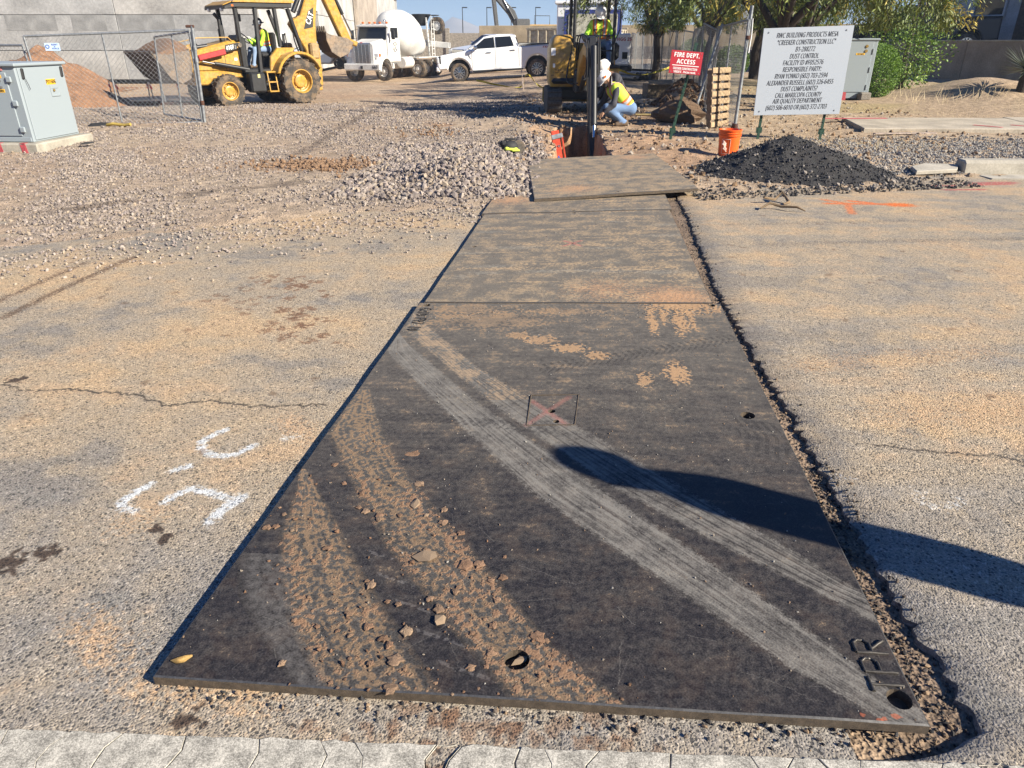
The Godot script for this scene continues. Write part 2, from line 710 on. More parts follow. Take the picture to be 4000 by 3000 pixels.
		for j in range(y0, y1):
			for i in range(x0, x1):
				var k := j * w + i
				var e := Vector2((float(i) / w - b[0]) / b[2], (float(j) / h - b[1]) / b[3]).length()
				var v := (1.0 - e) * 150.0 + (n1[k] - 128) * 1.1 + (n2[k] - 128) * 0.5
				if v > 0.0:
					var al := int(minf(v * 5.0, 235.0) * b[4])
					put3(col, k * 3, 168 + (nf[k] - 128) / 6, 134 + (nf[k] - 128) / 6, 100 + (nf[k] - 128) / 8, al)
					rgh[k] = maxi(rgh[k], 230)
					hgt[k] = mini(255, hgt[k] + al / 9)
	# crossing treads, faint and dark
	for b in [[0.44, 0.665, 1.0, 0.815, 0.022, 1], [0.1, 0.50, 0.5, 0.458, 0.014, 1], [0.16, 0.545, 0.8, 0.53, 0.016, 0], [0.9, 0.46, 1.0, 0.44, 0.05, 1], [0.45, 0.615, 0.95, 0.60, 0.012, 0]]:
		for i in range(int(b[0] * w), int(b[2] * w)):
			var s := float(i) / w
			var tc := lerpf(b[1], b[3], (s - b[0]) / (b[2] - b[0]))
			for j in range(int((tc - b[4]) * h), int((tc + b[4]) * h)):
				var u = (float(j) / h - tc) / b[4]
				var k := j * w + i
				var on := sin(s * 330.0 + absf(u) * 6.0) > 0.1 and absf(fposmod(u * 1.5, 1.0) - 0.5) > 0.1
				if on and n1[k] > 100:
					if b[5] == 1:
						put3(col, k * 3, 28, 27, 28, 95)
					else:
						put3(col, k * 3, 120, 112, 98, 70)
	# red cross sprayed over the lifting hole
	for b in [[0.433, 0.55, 0.522, 0.474], [0.525, 0.565, 0.43, 0.468]]:
		for i in 260:
			var f := i / 260.0
			var cx := lerpf(b[0], b[2], f) * w
			var cy := lerpf(b[1], b[3], f) * h
			for dy in range(-13, 14):
				for dx in range(-11, 12):
					if r2.randf() < 0.12 * (1.0 - Vector2(dx, dy).length() / 14.0):
						put3(col, ((int(cy) + dy) * w + int(cx) + dx) * 3, 168, 104, 94, 60)
	# scratches
	for i in 420:
		var x := r2.randf() * w
		var y := r2.randf() * h
		var a := r2.randfn(0.0, 0.5) + (PI / 2 if r2.randf() < 0.3 else 0.0)
		var l := r2.randf_range(8, 130)
		var c := r2.randi_range(95, 150)
		var al := r2.randi_range(40, 130)
		for m in int(l):
			var xi := int(x + cos(a) * m)
			var yi := int(y + sin(a) * m)
			a += r2.randfn(0.0, 0.01)
			if xi >= 0 and yi >= 0 and xi < w and yi < h:
				put3(col, (yi * w + xi) * 3, c, c - 5, c - 14, al)
	# orange paint flecks and rust by the corner
	for b in [[0.925, 0.006, 4], [0.947, 0.004, 4], [0.962, 0.007, 6], [0.94, 0.003, 3]]:
		for dy in range(-12, 13):
			for dx in range(-12, 13):
				var xi := int(b[0] * w) + dx
				var yi := int(b[1] * h) + dy
				if yi >= 0 and Vector2(dx, dy * 1.4).length() + (n1[yi * w + xi] - 128) * 0.05 < b[2]:
					put3(col, (yi * w + xi) * 3, 190, 100, 68, 150)
	var m := StandardMaterial3D.new()
	m.resource_name = "dirty_plate_steel"
	m.metallic_specular = 0.38
	m.albedo_texture = tex_rgb(col, w, h)
	m.roughness_texture = tex_l(rgh, w, h)
	m.roughness = 1.0
	m.heightmap_enabled = true
	m.heightmap_texture = tex_l(hgt, w, h)
	m.heightmap_scale = 1.0
	return m

func plate_dusty(seed_: int, grey: float, tan_: float, holes: Array) -> StandardMaterial3D:
	var w := 640
	var h := 900
	var n1 := nbytes(noise(seed_, 0.07, 4), w, h)
	var n2 := nbytes(noise(seed_ + 1, 0.013, 5), w, h)
	var nf := nbytes(noise(seed_ + 2, 0.25, 2), w, h)
	var im := noise(seed_ + 3, 0.035, 4).get_image(w / 8, h)
	im.convert(Image.FORMAT_L8)
	im.resize(w, h, Image.INTERPOLATE_CUBIC)
	var n3 := im.get_data()
	var col := PackedByteArray()
	col.resize(w * h * 3)
	var hg := PackedByteArray()
	hg.resize(w * h)
	for k in w * h:
		var p := n1[k] - 128
		var q := n2[k] - 128
		var z := n3[k] - 128
		var f := nf[k] - 128
		var r := 44 + f / 8
		var g := 41 + f / 8
		var b := 41 + f / 8
		var ga := clampi(int(grey) + z / 8 + q / 4 + p / 5 + f / 6, 20, 245)
		r += (122 - r) * ga / 255
		g += (114 - g) * ga / 255
		b += (101 - b) * ga / 255
		var ta := int(tan_) + z / 9 + q * 3 / 5 + p / 3 + f / 3
		if ta > 0:
			ta = mini(ta * 2, 135)
			r += (170 - r) * ta / 255
			g += (143 - g) * ta / 255
			b += (109 - b) * ta / 255
		# dried slurry: thin curled edges
		if absi(p + q / 2 - 22) < 3 and f > -30:
			r = r * 3 / 5
			g = g * 3 / 5
			b = b * 3 / 5
		col[k * 3] = clampi(r, 0, 255)
		col[k * 3 + 1] = clampi(g, 0, 255)
		col[k * 3 + 2] = clampi(b, 0, 255)
		hg[k] = clampi(90 + maxi(ta, 0) / 5 + (30 if p + q / 2 > 22 else 0) + f / 10, 0, 255)
	var r2 := RandomNumberGenerator.new()
	r2.seed = seed_
	for i in 70:  # dragged smears of sand and grey slurry
		var cx := r2.randf() * w
		var cy := r2.randf() * h
		var lx := r2.randf_range(20, 120)
		var ly := r2.randf_range(4, 22)
		var tn := r2.randf() < 0.65
		for j in range(maxi(0, int(cy - ly)), mini(h, int(cy + ly))):
			for i2 in range(maxi(0, int(cx - lx)), mini(w, int(cx + lx))):
				var k := j * w + i2
				var e := Vector2((i2 - cx) / lx, (j - cy) / ly).length()
				var v := (1.0 - e) * 120.0 + (n1[k] - 128) * 1.0
				if v > 0.0:
					put3(col, k * 3, 176 if tn else 132, 148 if tn else 128, 113 if tn else 118, int(minf(v * 1.6, 120.0)))
	for i in 160:
		var x := r2.randf() * w
		var y := r2.randf() * h
		var a := r2.randfn(0.0, 0.7)
		for m2 in r2.randi_range(10, 90):
			var xi := int(x + cos(a) * m2)
			var yi := int(y + sin(a) * m2)
			a += r2.randfn(0.0, 0.03)
			if xi >= 0 and yi >= 0 and xi < w and yi < h:
				put3(col, (yi * w + xi) * 3, 70, 62, 54, 90)
	for b in holes:  # red cross and sand spill: [s, t, size, kind]
		for i in int(2600 * b[2]):
			var u := r2.randf_range(-1, 1)
			if b[3] == 0:
				var x: int = int((b[0] + u * 0.042) * w + r2.randfn(0, 3.0))
				var y: int = int((b[1] + u * (0.034 if i % 2 else -0.034)) * h + r2.randfn(0, 3.0))
				put3(col, (clampi(y, 0, h - 1) * w + clampi(x, 0, w - 1)) * 3, 176, 104, 92, 130)
			else:
				var x: int = int((b[0] + r2.randfn(0, 0.07)) * w)
				var y: int = int((b[1] + r2.randfn(0, 0.045)) * h)
				for e in 6:
					put3(col, (clampi(y, 0, h - 1) * w + clampi(x + e, 0, w - 1)) * 3, 172, 132, 97, 210)
	var m := StandardMaterial3D.new()
	m.resource_name = "dusty_plate_steel"
	m.albedo_texture = tex_rgb(col, w, h)
	m.roughness = 0.85
	m.heightmap_enabled = true
	m.heightmap_texture = tex_l(hg, w, h)
	m.heightmap_scale = 0.7
	return m

func plate(label: String, q: Array, m: Material, th: float, holes: Array) -> Node3D:
	# holes: [s, t, radius]
	var W_: float = q[0].distance_to(q[1])
	var L_: float = q[0].distance_to(q[3])
	var e := 0.0045
	var sl := [e / W_, 1 - e / W_]
	var tl := [e / L_, 1 - e / L_]
	var rects := []
	for k in 11:
		sl.append(k / 11.0 * 0.98 + 0.01)
	for k in 17:
		tl.append(k / 17.0 * 0.98 + 0.01)
	for hh in holes:
		var ds: float = minf(hh[2] * 1.25 / W_, minf(hh[0] - 0.003, 0.997 - hh[0]))
		var dt: float = minf(hh[2] * 1.25 / L_, minf(hh[1] - 0.002, 0.998 - hh[1]))
		rects.append([hh[0] - ds, hh[0] + ds, hh[1] - dt, hh[1] + dt])
		sl.append_array([hh[0] - ds, hh[0] + ds])
		tl.append_array([hh[1] - dt, hh[1] + dt])
	sl.sort()
	tl.sort()
	var st := SurfaceTool.new()
	st.begin(Mesh.PRIMITIVE_TRIANGLES)
	st.set_smooth_group(1)
	var o := thing("steel_road_plate", label, "steel plate", bil(q, 0.5, 0.5) - V(0, th, 0), 0.0, "steel plates laid over the trench")
	var org := o.position
	var nz := noise(77, 1.3, 2)
	var pt := func(s: float, t: float) -> Vector3:
		var v := bil(q, s, t)
		return v - org + V(0, nz.get_noise_2d(v.x, v.z) * 0.004, 0)
	var emit := func(c: Array) -> void:
		for idx in [0, 1, 2, 0, 2, 3]:
			st.set_uv(Vector2(c[idx].x, c[idx].y))
			st.add_vertex(pt.call(c[idx].x, c[idx].y))
	for i in sl.size() - 1:
		for j in tl.size() - 1:
			if sl[i + 1] - sl[i] < 1e-5 or tl[j + 1] - tl[j] < 1e-5:
				continue
			var cs: float = (sl[i] + sl[i + 1]) / 2
			var ct: float = (tl[j] + tl[j + 1]) / 2
			var skip := false
			for r in rects:
				if cs > r[0] and cs < r[1] and ct > r[2] and ct < r[3]:
					skip = true
			if not skip:
				emit.call([Vector2(sl[i], tl[j]), Vector2(sl[i], tl[j + 1]), Vector2(sl[i + 1], tl[j + 1]), Vector2(sl[i + 1], tl[j])])
	var walls := []
	for n in holes.size():
		var wall := G.new()
		walls.append(wall)
		var hh: Array = holes[n]
		var r: Array = rects[n]
		var rr := minf(hh[2], minf((r[1] - r[0]) * 0.47 * W_, (r[3] - r[2]) * 0.47 * L_))
		var N := 16
		for k in N:
			var c := []
			var ring := []
			for kk in [k, k + 1]:
				var a: float = TAU * kk / N
				var d := Vector2(cos(a), sin(a))
				var m2 := 1.0 / maxf(absf(d.x), absf(d.y))
				c.append([Vector2(hh[0] + d.x * m2 * (r[1] - r[0]) / 2, hh[1] + d.y * m2 * (r[3] - r[2]) / 2), Vector2(hh[0] + d.x * rr / W_, hh[1] + d.y * rr / L_)])
			emit.call([c[0][0], c[0][1], c[1][1], c[1][0]])
			var p0: Vector3 = pt.call(c[0][1].x, c[0][1].y)
			var p1: Vector3 = pt.call(c[1][1].x, c[1][1].y)
			wall.fan([p0, p1, p1 - V(0, th, 0), p0 - V(0, th, 0)], (pt.call(hh[0], hh[1]) - p0))
	st.generate_normals()
	st.generate_tangents()
	part("plate_face", st.commit(), m, o)
	# rim: a worn bright arris and the rolled edge below it
	var rim := G.new()
	var edge := G.new()
	var cs := [[0.0, 0.0, 1.0, 0.0], [1.0, 0.0, 1.0, 1.0], [1.0, 1.0, 0.0, 1.0], [0.0, 1.0, 0.0, 0.0]]
	for c in cs:
		var n := 40
		for k in n:
			var f0 := float(k) / n
			var f1 := float(k + 1) / n
			var sa := lerpf(c[0], c[2], f0)
			var ta := lerpf(c[1], c[3], f0)
			var sb := lerpf(c[0], c[2], f1)
			var tb := lerpf(c[1], c[3], f1)
			var ia: Vector3 = pt.call(clampf(sa, e / W_, 1 - e / W_), clampf(ta, e / L_, 1 - e / L_))
			var ib: Vector3 = pt.call(clampf(sb, e / W_, 1 - e / W_), clampf(tb, e / L_, 1 - e / L_))
			var oa: Vector3 = pt.call(sa, ta) - V(0, 0.003 + 0.0015 * nz.get_noise_1d(k * 7.0), 0)
			var ob: Vector3 = pt.call(sb, tb) - V(0, 0.003 + 0.0015 * nz.get_noise_1d(k * 7.0 + 7.0), 0)
			var out: Vector3 = ((oa + ob) * 0.5) * V(1, 0, 1) - (pt.call(0.5, 0.5) * V(1, 0, 1))
			rim.fan([ia, ib, ob, oa], out.normalized() + V(0, 1, 0))
			edge.fan([oa, ob, ob - V(0, th - 0.003, 0), oa - V(0, th - 0.003, 0)], out)
	edge.fan([pt.call(0, 0) - V(0, th, 0), pt.call(1, 0) - V(0, th, 0), pt.call(1, 1) - V(0, th, 0), pt.call(0, 1) - V(0, th, 0)], Vector3.DOWN)
	part("arris", rim, mat("worn_steel", Color(0.16, 0.155, 0.15), 0.42, 0.6, "grime", 6.0), o)
	part("edge", edge, mat("plate_edge", Color(0.115, 0.085, 0.058), 0.85, 0.0, "soil", 5.0), o)
	for wall in walls:
		part("hole_rim", wall, mat("plate_edge", Color.BLACK), o)
	return o

var STROKE := {
	"T": [[0, 1, 1, 1], [0.5, 1, 0.5, 0]], "P": [[0, 0, 0, 1], [0, 1, 0.7, 1, 0.95, 0.85, 0.95, 0.65, 0.7, 0.5, 0, 0.5]],
	"R": [[0, 0, 0, 1], [0, 1, 0.7, 1, 0.95, 0.85, 0.95, 0.65, 0.7, 0.5, 0, 0.5], [0.3, 0.5, 1, 0]],
	"6": [[0.9, 1, 0.4, 0.9, 0.05, 0.4, 0.2, 0.05, 0.7, 0, 0.95, 0.3, 0.6, 0.55, 0.1, 0.4]], "x": [[0, 0, 0.9, 0.7], [0, 0.7, 0.9, 0]],
	"1": [[0.4, 0, 0.4, 1]], "0": [[0.5, 1, 0.9, 0.75, 0.9, 0.25, 0.5, 0, 0.1, 0.25, 0.1, 0.75, 0.5, 1]], "F": [[0, 0, 0, 1], [0, 1, 0.9, 1], [0, 0.55, 0.7, 0.55]],
	"7": [[0, 1, 0.95, 1, 0.3, 0]], "2": [[0.05, 0.8, 0.4, 1, 0.85, 0.85, 0.8, 0.6, 0, 0, 0.95, 0]]}

func weld(txt: String, o: Node3D, org: Vector3, along: Vector3, up: Vector3, adv: float, hgt: float, r: float) -> void:
	var g := G.new()
	var rg := RandomNumberGenerator.new()
	rg.seed = 5
	for i in txt.length():
		if not STROKE.has(txt[i]):
			continue
		for s in STROKE[txt[i]]:
			var pts := []
			var rad := []
			for k in range(0, s.size() - 2, 2):
				for f in 5:
					var x := lerpf(s[k], s[k + 2], f / 5.0)
					var y := lerpf(s[k + 1], s[k + 3], f / 5.0)
					pts.append(org + along * (i * adv + x * adv * 0.72) + up * (y * hgt) + V(0, rg.randf_range(-0.1, 0.25) * r, 0))
					rad.append(r * rg.randf_range(0.75, 1.25))
			pts.append(org + along * (i * adv + s[s.size() - 2] * adv * 0.72) + up * (s[s.size() - 1] * hgt))
			rad.append(r)
			g.tube(pts, rad, 6)
	part("weld_lettering", g, mat("weld_bead", Color(0.11, 0.098, 0.085), 0.45, 0.5, "grime", 8.0), o)

func build_plates() -> void:
	var p1 := plate("dark steel road plate with curved muddy tyre tracks and raised weld letters at one corner", Q1, plate_one(), 0.029, [[0.48, 0.042, 0.034], [0.977, 0.024, 0.03], [0.935, 0.514, 0.032], [0.485, 0.515, 0.017], [0.498, 0.484, 0.014], [0.969, 0.989, 0.02], [0.03, 0.985, 0.022]])
	var o1 := p1.position
	var along := (bil(Q1, 0.97, 0.1) - bil(Q1, 0.97, 0.0)).normalized()
	var side := (bil(Q1, 0.9, 0.05) - bil(Q1, 1.0, 0.05)).normalized()
	weld("TPR", p1, bil(Q1, 0.991, 0.03) - o1 + V(0, 0.001, 0), along, side, 0.064, 0.082, 0.0043)
	weld("6x10 FR7 10", p1, bil(Q1, 0.018, 0.965) - o1 + V(0, 0.001, 0), -along, -side, 0.034, 0.07, 0.004)
	var fr := G.new()
	for b in [[0.43, 0.567, 0.545, 0.572], [0.545, 0.572, 0.54, 0.475], [0.54, 0.475, 0.433, 0.47], [0.433, 0.47, 0.43, 0.567]]:
		var pts := []
		for k in 9:
			pts.append(bil(Q1, lerpf(b[0], b[2], k / 8.0), lerpf(b[1], b[3], k / 8.0)) - o1 + V(0, 0.0005, 0))
		fr.tube(pts, 0.0032, 5)
	part("weld_seam", fr, M["plate_edge"], p1)
	plate("dusty grey steel road plate with faded red cross, second from the white painted line", Q2, plate_dusty(40, 205, 20, [[0.49, 0.55, 1.0, 0], [0.87, 0.03, 1.6, 1], [0.62, 0.1, 0.5, 1]]), 0.029, [[0.055, 0.53, 0.018], [0.49, 0.55, 0.012], [0.48, 0.985, 0.018]])
	plate("steel road plate mostly covered by another plate lying skewed on top of it", Q3, plate_dusty(60, 200, 30, [[0.1, 0.2, 1.2, 1]]), 0.029, [[0.475, 0.018, 0.018]])
	plate("steel road plate lying skewed on top, reaching to the open trench", Q4, plate_dusty(80, 215, 46, [[0.25, 0.15, 1.0, 1], [0.8, 0.9, 1.0, 1]]), 0.03, [[0.5, 0.03, 0.016]])
# ---------------------------------------------------------------- terrain
var nA := noise(101, 0.35, 4)
var nB := noise(102, 2.2, 3)
var nC := noise(103, 0.09, 3)
var nD := noise(104, 6.0, 2)
var ZB := [-14.0, -1.4, -9.0, -2.6, -4.0, -5.3, -2.7, -6.3, -0.5, -7.15, 1.7, -7.75, 3.0, -8.0, 4.1, -8.3, 5.6, -8.95, 8.0, -8.95, 30.0, -8.95]
var MOUND := [[-0.7, -8.75, 0.75, 0.2], [-0.3, -9.7, 0.55, 0.13], [0.25, -11.6, 0.4, 0.13], [0.2, -13.4, 0.5, 0.16], [0.1, -15.6, 0.8, 0.14], [4.1, -18.4, 0.6, 0.5], [4.5, -18.9, 0.8, 0.3], [0.3, -27.5, 2.6, 0.22], [2.6, -26.0, 2.0, 0.2], [12.6, -20.6, 1.9, 0.5], [15.5, -19.0, 2.2, 0.55], [2.4, -10.9, 0.5, 0.06], [2.3, -12.6, 0.5, 0.07], [-12.0, -18.0, 3.0, 0.1]]

func trench_x(z: float) -> float:
	return 0.97 + (-10.0 - z) * 0.055

func in_trench(x: float, z: float) -> float:
	# 1 in the pit, 0 outside, with a ragged lip
	var r := nB.get_noise_2d(x * 0.7, z * 0.7) * 0.09
	var w := 0.38 - absf(x - trench_x(z)) + r
	var l := minf(-9.3 - z, z + 14.35) + r * 2.0
	return sm(-0.02, 0.07, minf(w, l))

func H0(x: float, z: float) -> float:
	var d := -z
	var y := -0.30 * sm(14, 25, d) * (1 - sm(-3, 3, x)) - 0.25 * sm(30, 42, d) * (1 - sm(-5, -3, x)) + 0.2 * sm(16, 27, d) * sm(3, 9, x)
	if d > 4 and d < 32 and absf(x) < 18:
		for m in MOUND:
			var q: float = ((x - m[0]) * (x - m[0]) + (z - m[1]) * (z - m[1])) / (m[2] * m[2])
			if q < 4.0:
				y += m[3] * exp(-q * 1.4)
	return y

func outside(x: float, z: float) -> float:
	return sm(-0.12, 0.22, pl(ZB, x) - z + nA.get_noise_2d(x * 2.0, z * 2.0) * 0.3 + nB.get_noise_2d(x, z) * 0.12)

func H(x: float, z: float) -> float:
	var y := H0(x, z) + 0.018 + nA.get_noise_2d(x, z) * 0.035
	if z > -30.0:
		y += nB.get_noise_2d(x, z) * 0.022
	y = lerpf(-0.03, y, outside(x, z))
	var t := in_trench(x, z)
	if t > 0.0:
		y = lerpf(y, -1.0 + nB.get_noise_2d(x, z) * 0.08, t)
	return y

func gravel_at(x: float, z: float) -> float:
	# how thick the crushed rock lies, 0..1
	if z < -25.5 or x > 0.6:
		return 0.0
	var g := sm(-0.3, 0.5, pl(ZB, x) - z + nA.get_noise_2d(x, z) * 0.8)
	g *= sm(-0.25, 0.1, trench_x(z) - 0.62 - x)
	g *= 1.0 - sm(-23.5, -25.0, z) if z < -23.0 else 1.0
	var tr := absf(fposmod(x * 0.82 - z * 0.57 + nA.get_noise_2d(x * 0.3, z * 0.3) * 0.5, 1.9) - 0.95)
	var bare := maxf(sm(0.1, 0.5, nA.get_noise_2d(x * 0.55 + 40.0, z * 0.8) + 0.16), 0.85 * sm(0.5, 0.75, tr + nA.get_noise_2d(x, z) * 0.35))
	if x > -1.8 and z > -13.0:
		bare *= 0.25
	return g * (1.0 - bare * 0.85)

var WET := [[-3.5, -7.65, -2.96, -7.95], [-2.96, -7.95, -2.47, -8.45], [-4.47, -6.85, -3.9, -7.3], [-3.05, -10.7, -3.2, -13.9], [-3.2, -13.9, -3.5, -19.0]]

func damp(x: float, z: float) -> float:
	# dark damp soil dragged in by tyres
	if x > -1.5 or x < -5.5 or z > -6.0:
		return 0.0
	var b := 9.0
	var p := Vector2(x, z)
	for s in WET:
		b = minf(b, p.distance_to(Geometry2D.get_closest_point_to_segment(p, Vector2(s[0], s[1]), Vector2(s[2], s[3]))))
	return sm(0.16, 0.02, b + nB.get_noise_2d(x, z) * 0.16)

func ground_color(x: float, z: float) -> Color:
	var n := nA.get_noise_2d(x * 0.6, z * 0.6)
	var n2 := nB.get_noise_2d(x * 0.8, z * 0.8)
	var c := Color(0.52, 0.345, 0.21).lerp(Color(0.58, 0.43, 0.285), clampf(0.5 + n * 1.4, 0, 1))
	if x < 1.0 and z > -26:
		var k := gravel_at(x, z)
		c = c.lerp(Color(0.46, 0.37, 0.28), 0.35 + 0.5 * k)
		# spilled red soil
		c = c.lerp(Color(0.44, 0.25, 0.13), 0.8 * sm(0.28, 0.42, nA.get_noise_2d(x * 0.9 + 9.0, z * 0.9)) * sm(-2.0, -1.2, x))
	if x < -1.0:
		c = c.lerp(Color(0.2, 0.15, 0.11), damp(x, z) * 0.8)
		c = c.lerp(Color(0.40, 0.22, 0.115), exp(-pow((x + 2.6) / 0.62, 2.0) - pow((z + 9.75) / 0.42, 2.0)))
	if x > 1.6:
		c = c.lerp(Color(0.53, 0.40, 0.27), 0.7)
		if z < -17.0 and z > -40:
			c = c.lerp(Color(0.5, 0.39, 0.17), 0.6 * sm(-0.1, 0.3, n) * sm(5, 8, x))
	if z < -9.0 and z > -18.0 and x > 0.3 and x < 3.2:
		c = c.lerp(Color(0.52, 0.31, 0.175), 0.75 * clampf(0.8 + n, 0, 1))
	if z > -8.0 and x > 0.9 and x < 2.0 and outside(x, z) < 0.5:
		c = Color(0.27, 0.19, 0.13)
	if in_trench(x, z) > 0.02:
		c = Color(0.46, 0.26, 0.135)
	return c * (1.0 + n2 * 0.18)

func lines(tab: Array) -> Array:
	# [start, step, end, step, end ...]
	var o := []
	var v: float = tab[0]
	for i in range(1, tab.size(), 2):
		while v < tab[i + 1] - 1e-4:
			o.append(v)
			v += tab[i]
	o.append(tab[tab.size() - 1])
	return o

func grid_mesh(xs: Array, zs: Array, hf: Callable, cf: Callable) -> ArrayMesh:
	var nx := xs.size()
	var nz := zs.size()
	var v := PackedVector3Array()
	v.resize(nx * nz)
	var c := PackedColorArray()
	c.resize(nx * nz)
	for j in nz:
		for i in nx:
			v[j * nx + i] = V(xs[i], hf.call(xs[i], zs[j]), zs[j])
			c[j * nx + i] = cf.call(xs[i], zs[j])
	var n := PackedVector3Array()
	n.resize(nx * nz)
	for j in nz:
		for i in nx:
			var a := v[j * nx + mini(i + 1, nx - 1)] - v[j * nx + maxi(i - 1, 0)]
			var b := v[mini(j + 1, nz - 1) * nx + i] - v[maxi(j - 1, 0) * nx + i]
			n[j * nx + i] = b.cross(a).normalized()
	var idx := PackedInt32Array()
	for j in nz - 1:
		for i in nx - 1:
			var k := j * nx + i
			idx.append_array([k, k + 1, k + nx, k + 1, k + nx + 1, k + nx])
	var arr := []
	arr.resize(Mesh.ARRAY_MAX)
	arr[Mesh.ARRAY_VERTEX] = v
	arr[Mesh.ARRAY_NORMAL] = n
	arr[Mesh.ARRAY_COLOR] = c
	arr[Mesh.ARRAY_INDEX] = idx
	var m := ArrayMesh.new()
	m.add_surface_from_arrays(Mesh.PRIMITIVE_TRIANGLES, arr)
	return m

func rock(seed_: int, jag := 0.28) -> ArrayMesh:
	var r := RandomNumberGenerator.new()
	r.seed = seed_
	var p := (1.0 + sqrt(5.0)) / 2.0
	var vs := [V(-1, p, 0), V(1, p, 0), V(-1, -p, 0), V(1, -p, 0), V(0, -1, p), V(0, 1, p), V(0, -1, -p), V(0, 1, -p), V(p, 0, -1), V(p, 0, 1), V(-p, 0, -1), V(-p, 0, 1)]
	for i in 12:
		vs[i] = vs[i].normalized() * 0.5 * (1.0 + r.randf_range(-jag, jag))
	var g := G.new()
	for f in [[0, 11, 5], [0, 5, 1], [0, 1, 7], [0, 7, 10], [0, 10, 11], [1, 5, 9], [5, 11, 4], [11, 10, 2], [10, 7, 6], [7, 1, 8], [3, 9, 4], [3, 4, 2], [3, 2, 6], [3, 6, 8], [3, 8, 9], [4, 9, 5], [2, 4, 11], [6, 2, 10], [8, 6, 7], [9, 8, 1]]:
		g.fan([vs[f[0]], vs[f[1]], vs[f[2]]], vs[f[0]] + vs[f[1]] + vs[f[2]])
	return g.mesh()

func flake(sd: int) -> ArrayMesh:
	var r := RandomNumberGenerator.new()
	r.seed = sd
	var g := G.new()
	var rings := []
	var rad := []
	for k in 14:
		rad.append(r.randf_range(0.28, 0.56))
	for i in 4:
		var ring := []
		for k in 14:
			var a := TAU * k / 14
			var q: float = rad[k] * [1.0, 1.04, 0.86, 0.4][i]
			ring.append(V(cos(a) * q, [0.0, 0.35, 0.8, 1.0][i] * r.randf_range(0.8, 1.2), sin(a) * q))
		rings.append(ring)
	g.loft(rings, true, -1)
	return g.mesh()

var BAS := []
func put_rock(buf: PackedFloat32Array, r: RandomNumberGenerator, p: Vector3, s: float, c: Color) -> void:
	if BAS.is_empty():
		var rr := RandomNumberGenerator.new()
		rr.seed = 9
		for i in 256:
			BAS.append(Basis.from_euler(V(rr.randf() * TAU, rr.randf() * TAU, rr.randf() * TAU)) * Basis.from_scale(V(rr.randf_range(0.75, 1.3), rr.randf_range(0.55, 0.9), rr.randf_range(0.7, 1.1))))
	var b: Basis = BAS[r.randi() % 256]
	buf.append_array([b.x.x * s, b.y.x * s, b.z.x * s, p.x, b.x.y * s, b.y.y * s, b.z.y * s, p.y, b.x.z * s, b.y.z * s, b.z.z * s, p.z, c.r, c.g, c.b, 1.0])

func scatter(called: String, mesh: Mesh, m: Material, buf: PackedFloat32Array, parent: Node3D) -> void:
	var mm := MultiMesh.new()
	mm.transform_format = MultiMesh.TRANSFORM_3D
	mm.use_colors = true
	mm.mesh = mesh
	mm.instance_count = buf.size() / 16
	mm.buffer = buf
	var o := MultiMeshInstance3D.new()
	o.name = called
	o.multimesh = mm
	o.material_override = m
	parent.add_child(o, true)

func stuff(called: String, label: String, category: String) -> Node3D:
	var o := Node3D.new()
	o.name = numbered(called)
	add_child(o)
	return tag(o, label, category, "", "stuff")

# ---------------------------------------------------------------- asphalt
var AX := [-5.3, 7.2, 0.8, -9.2]

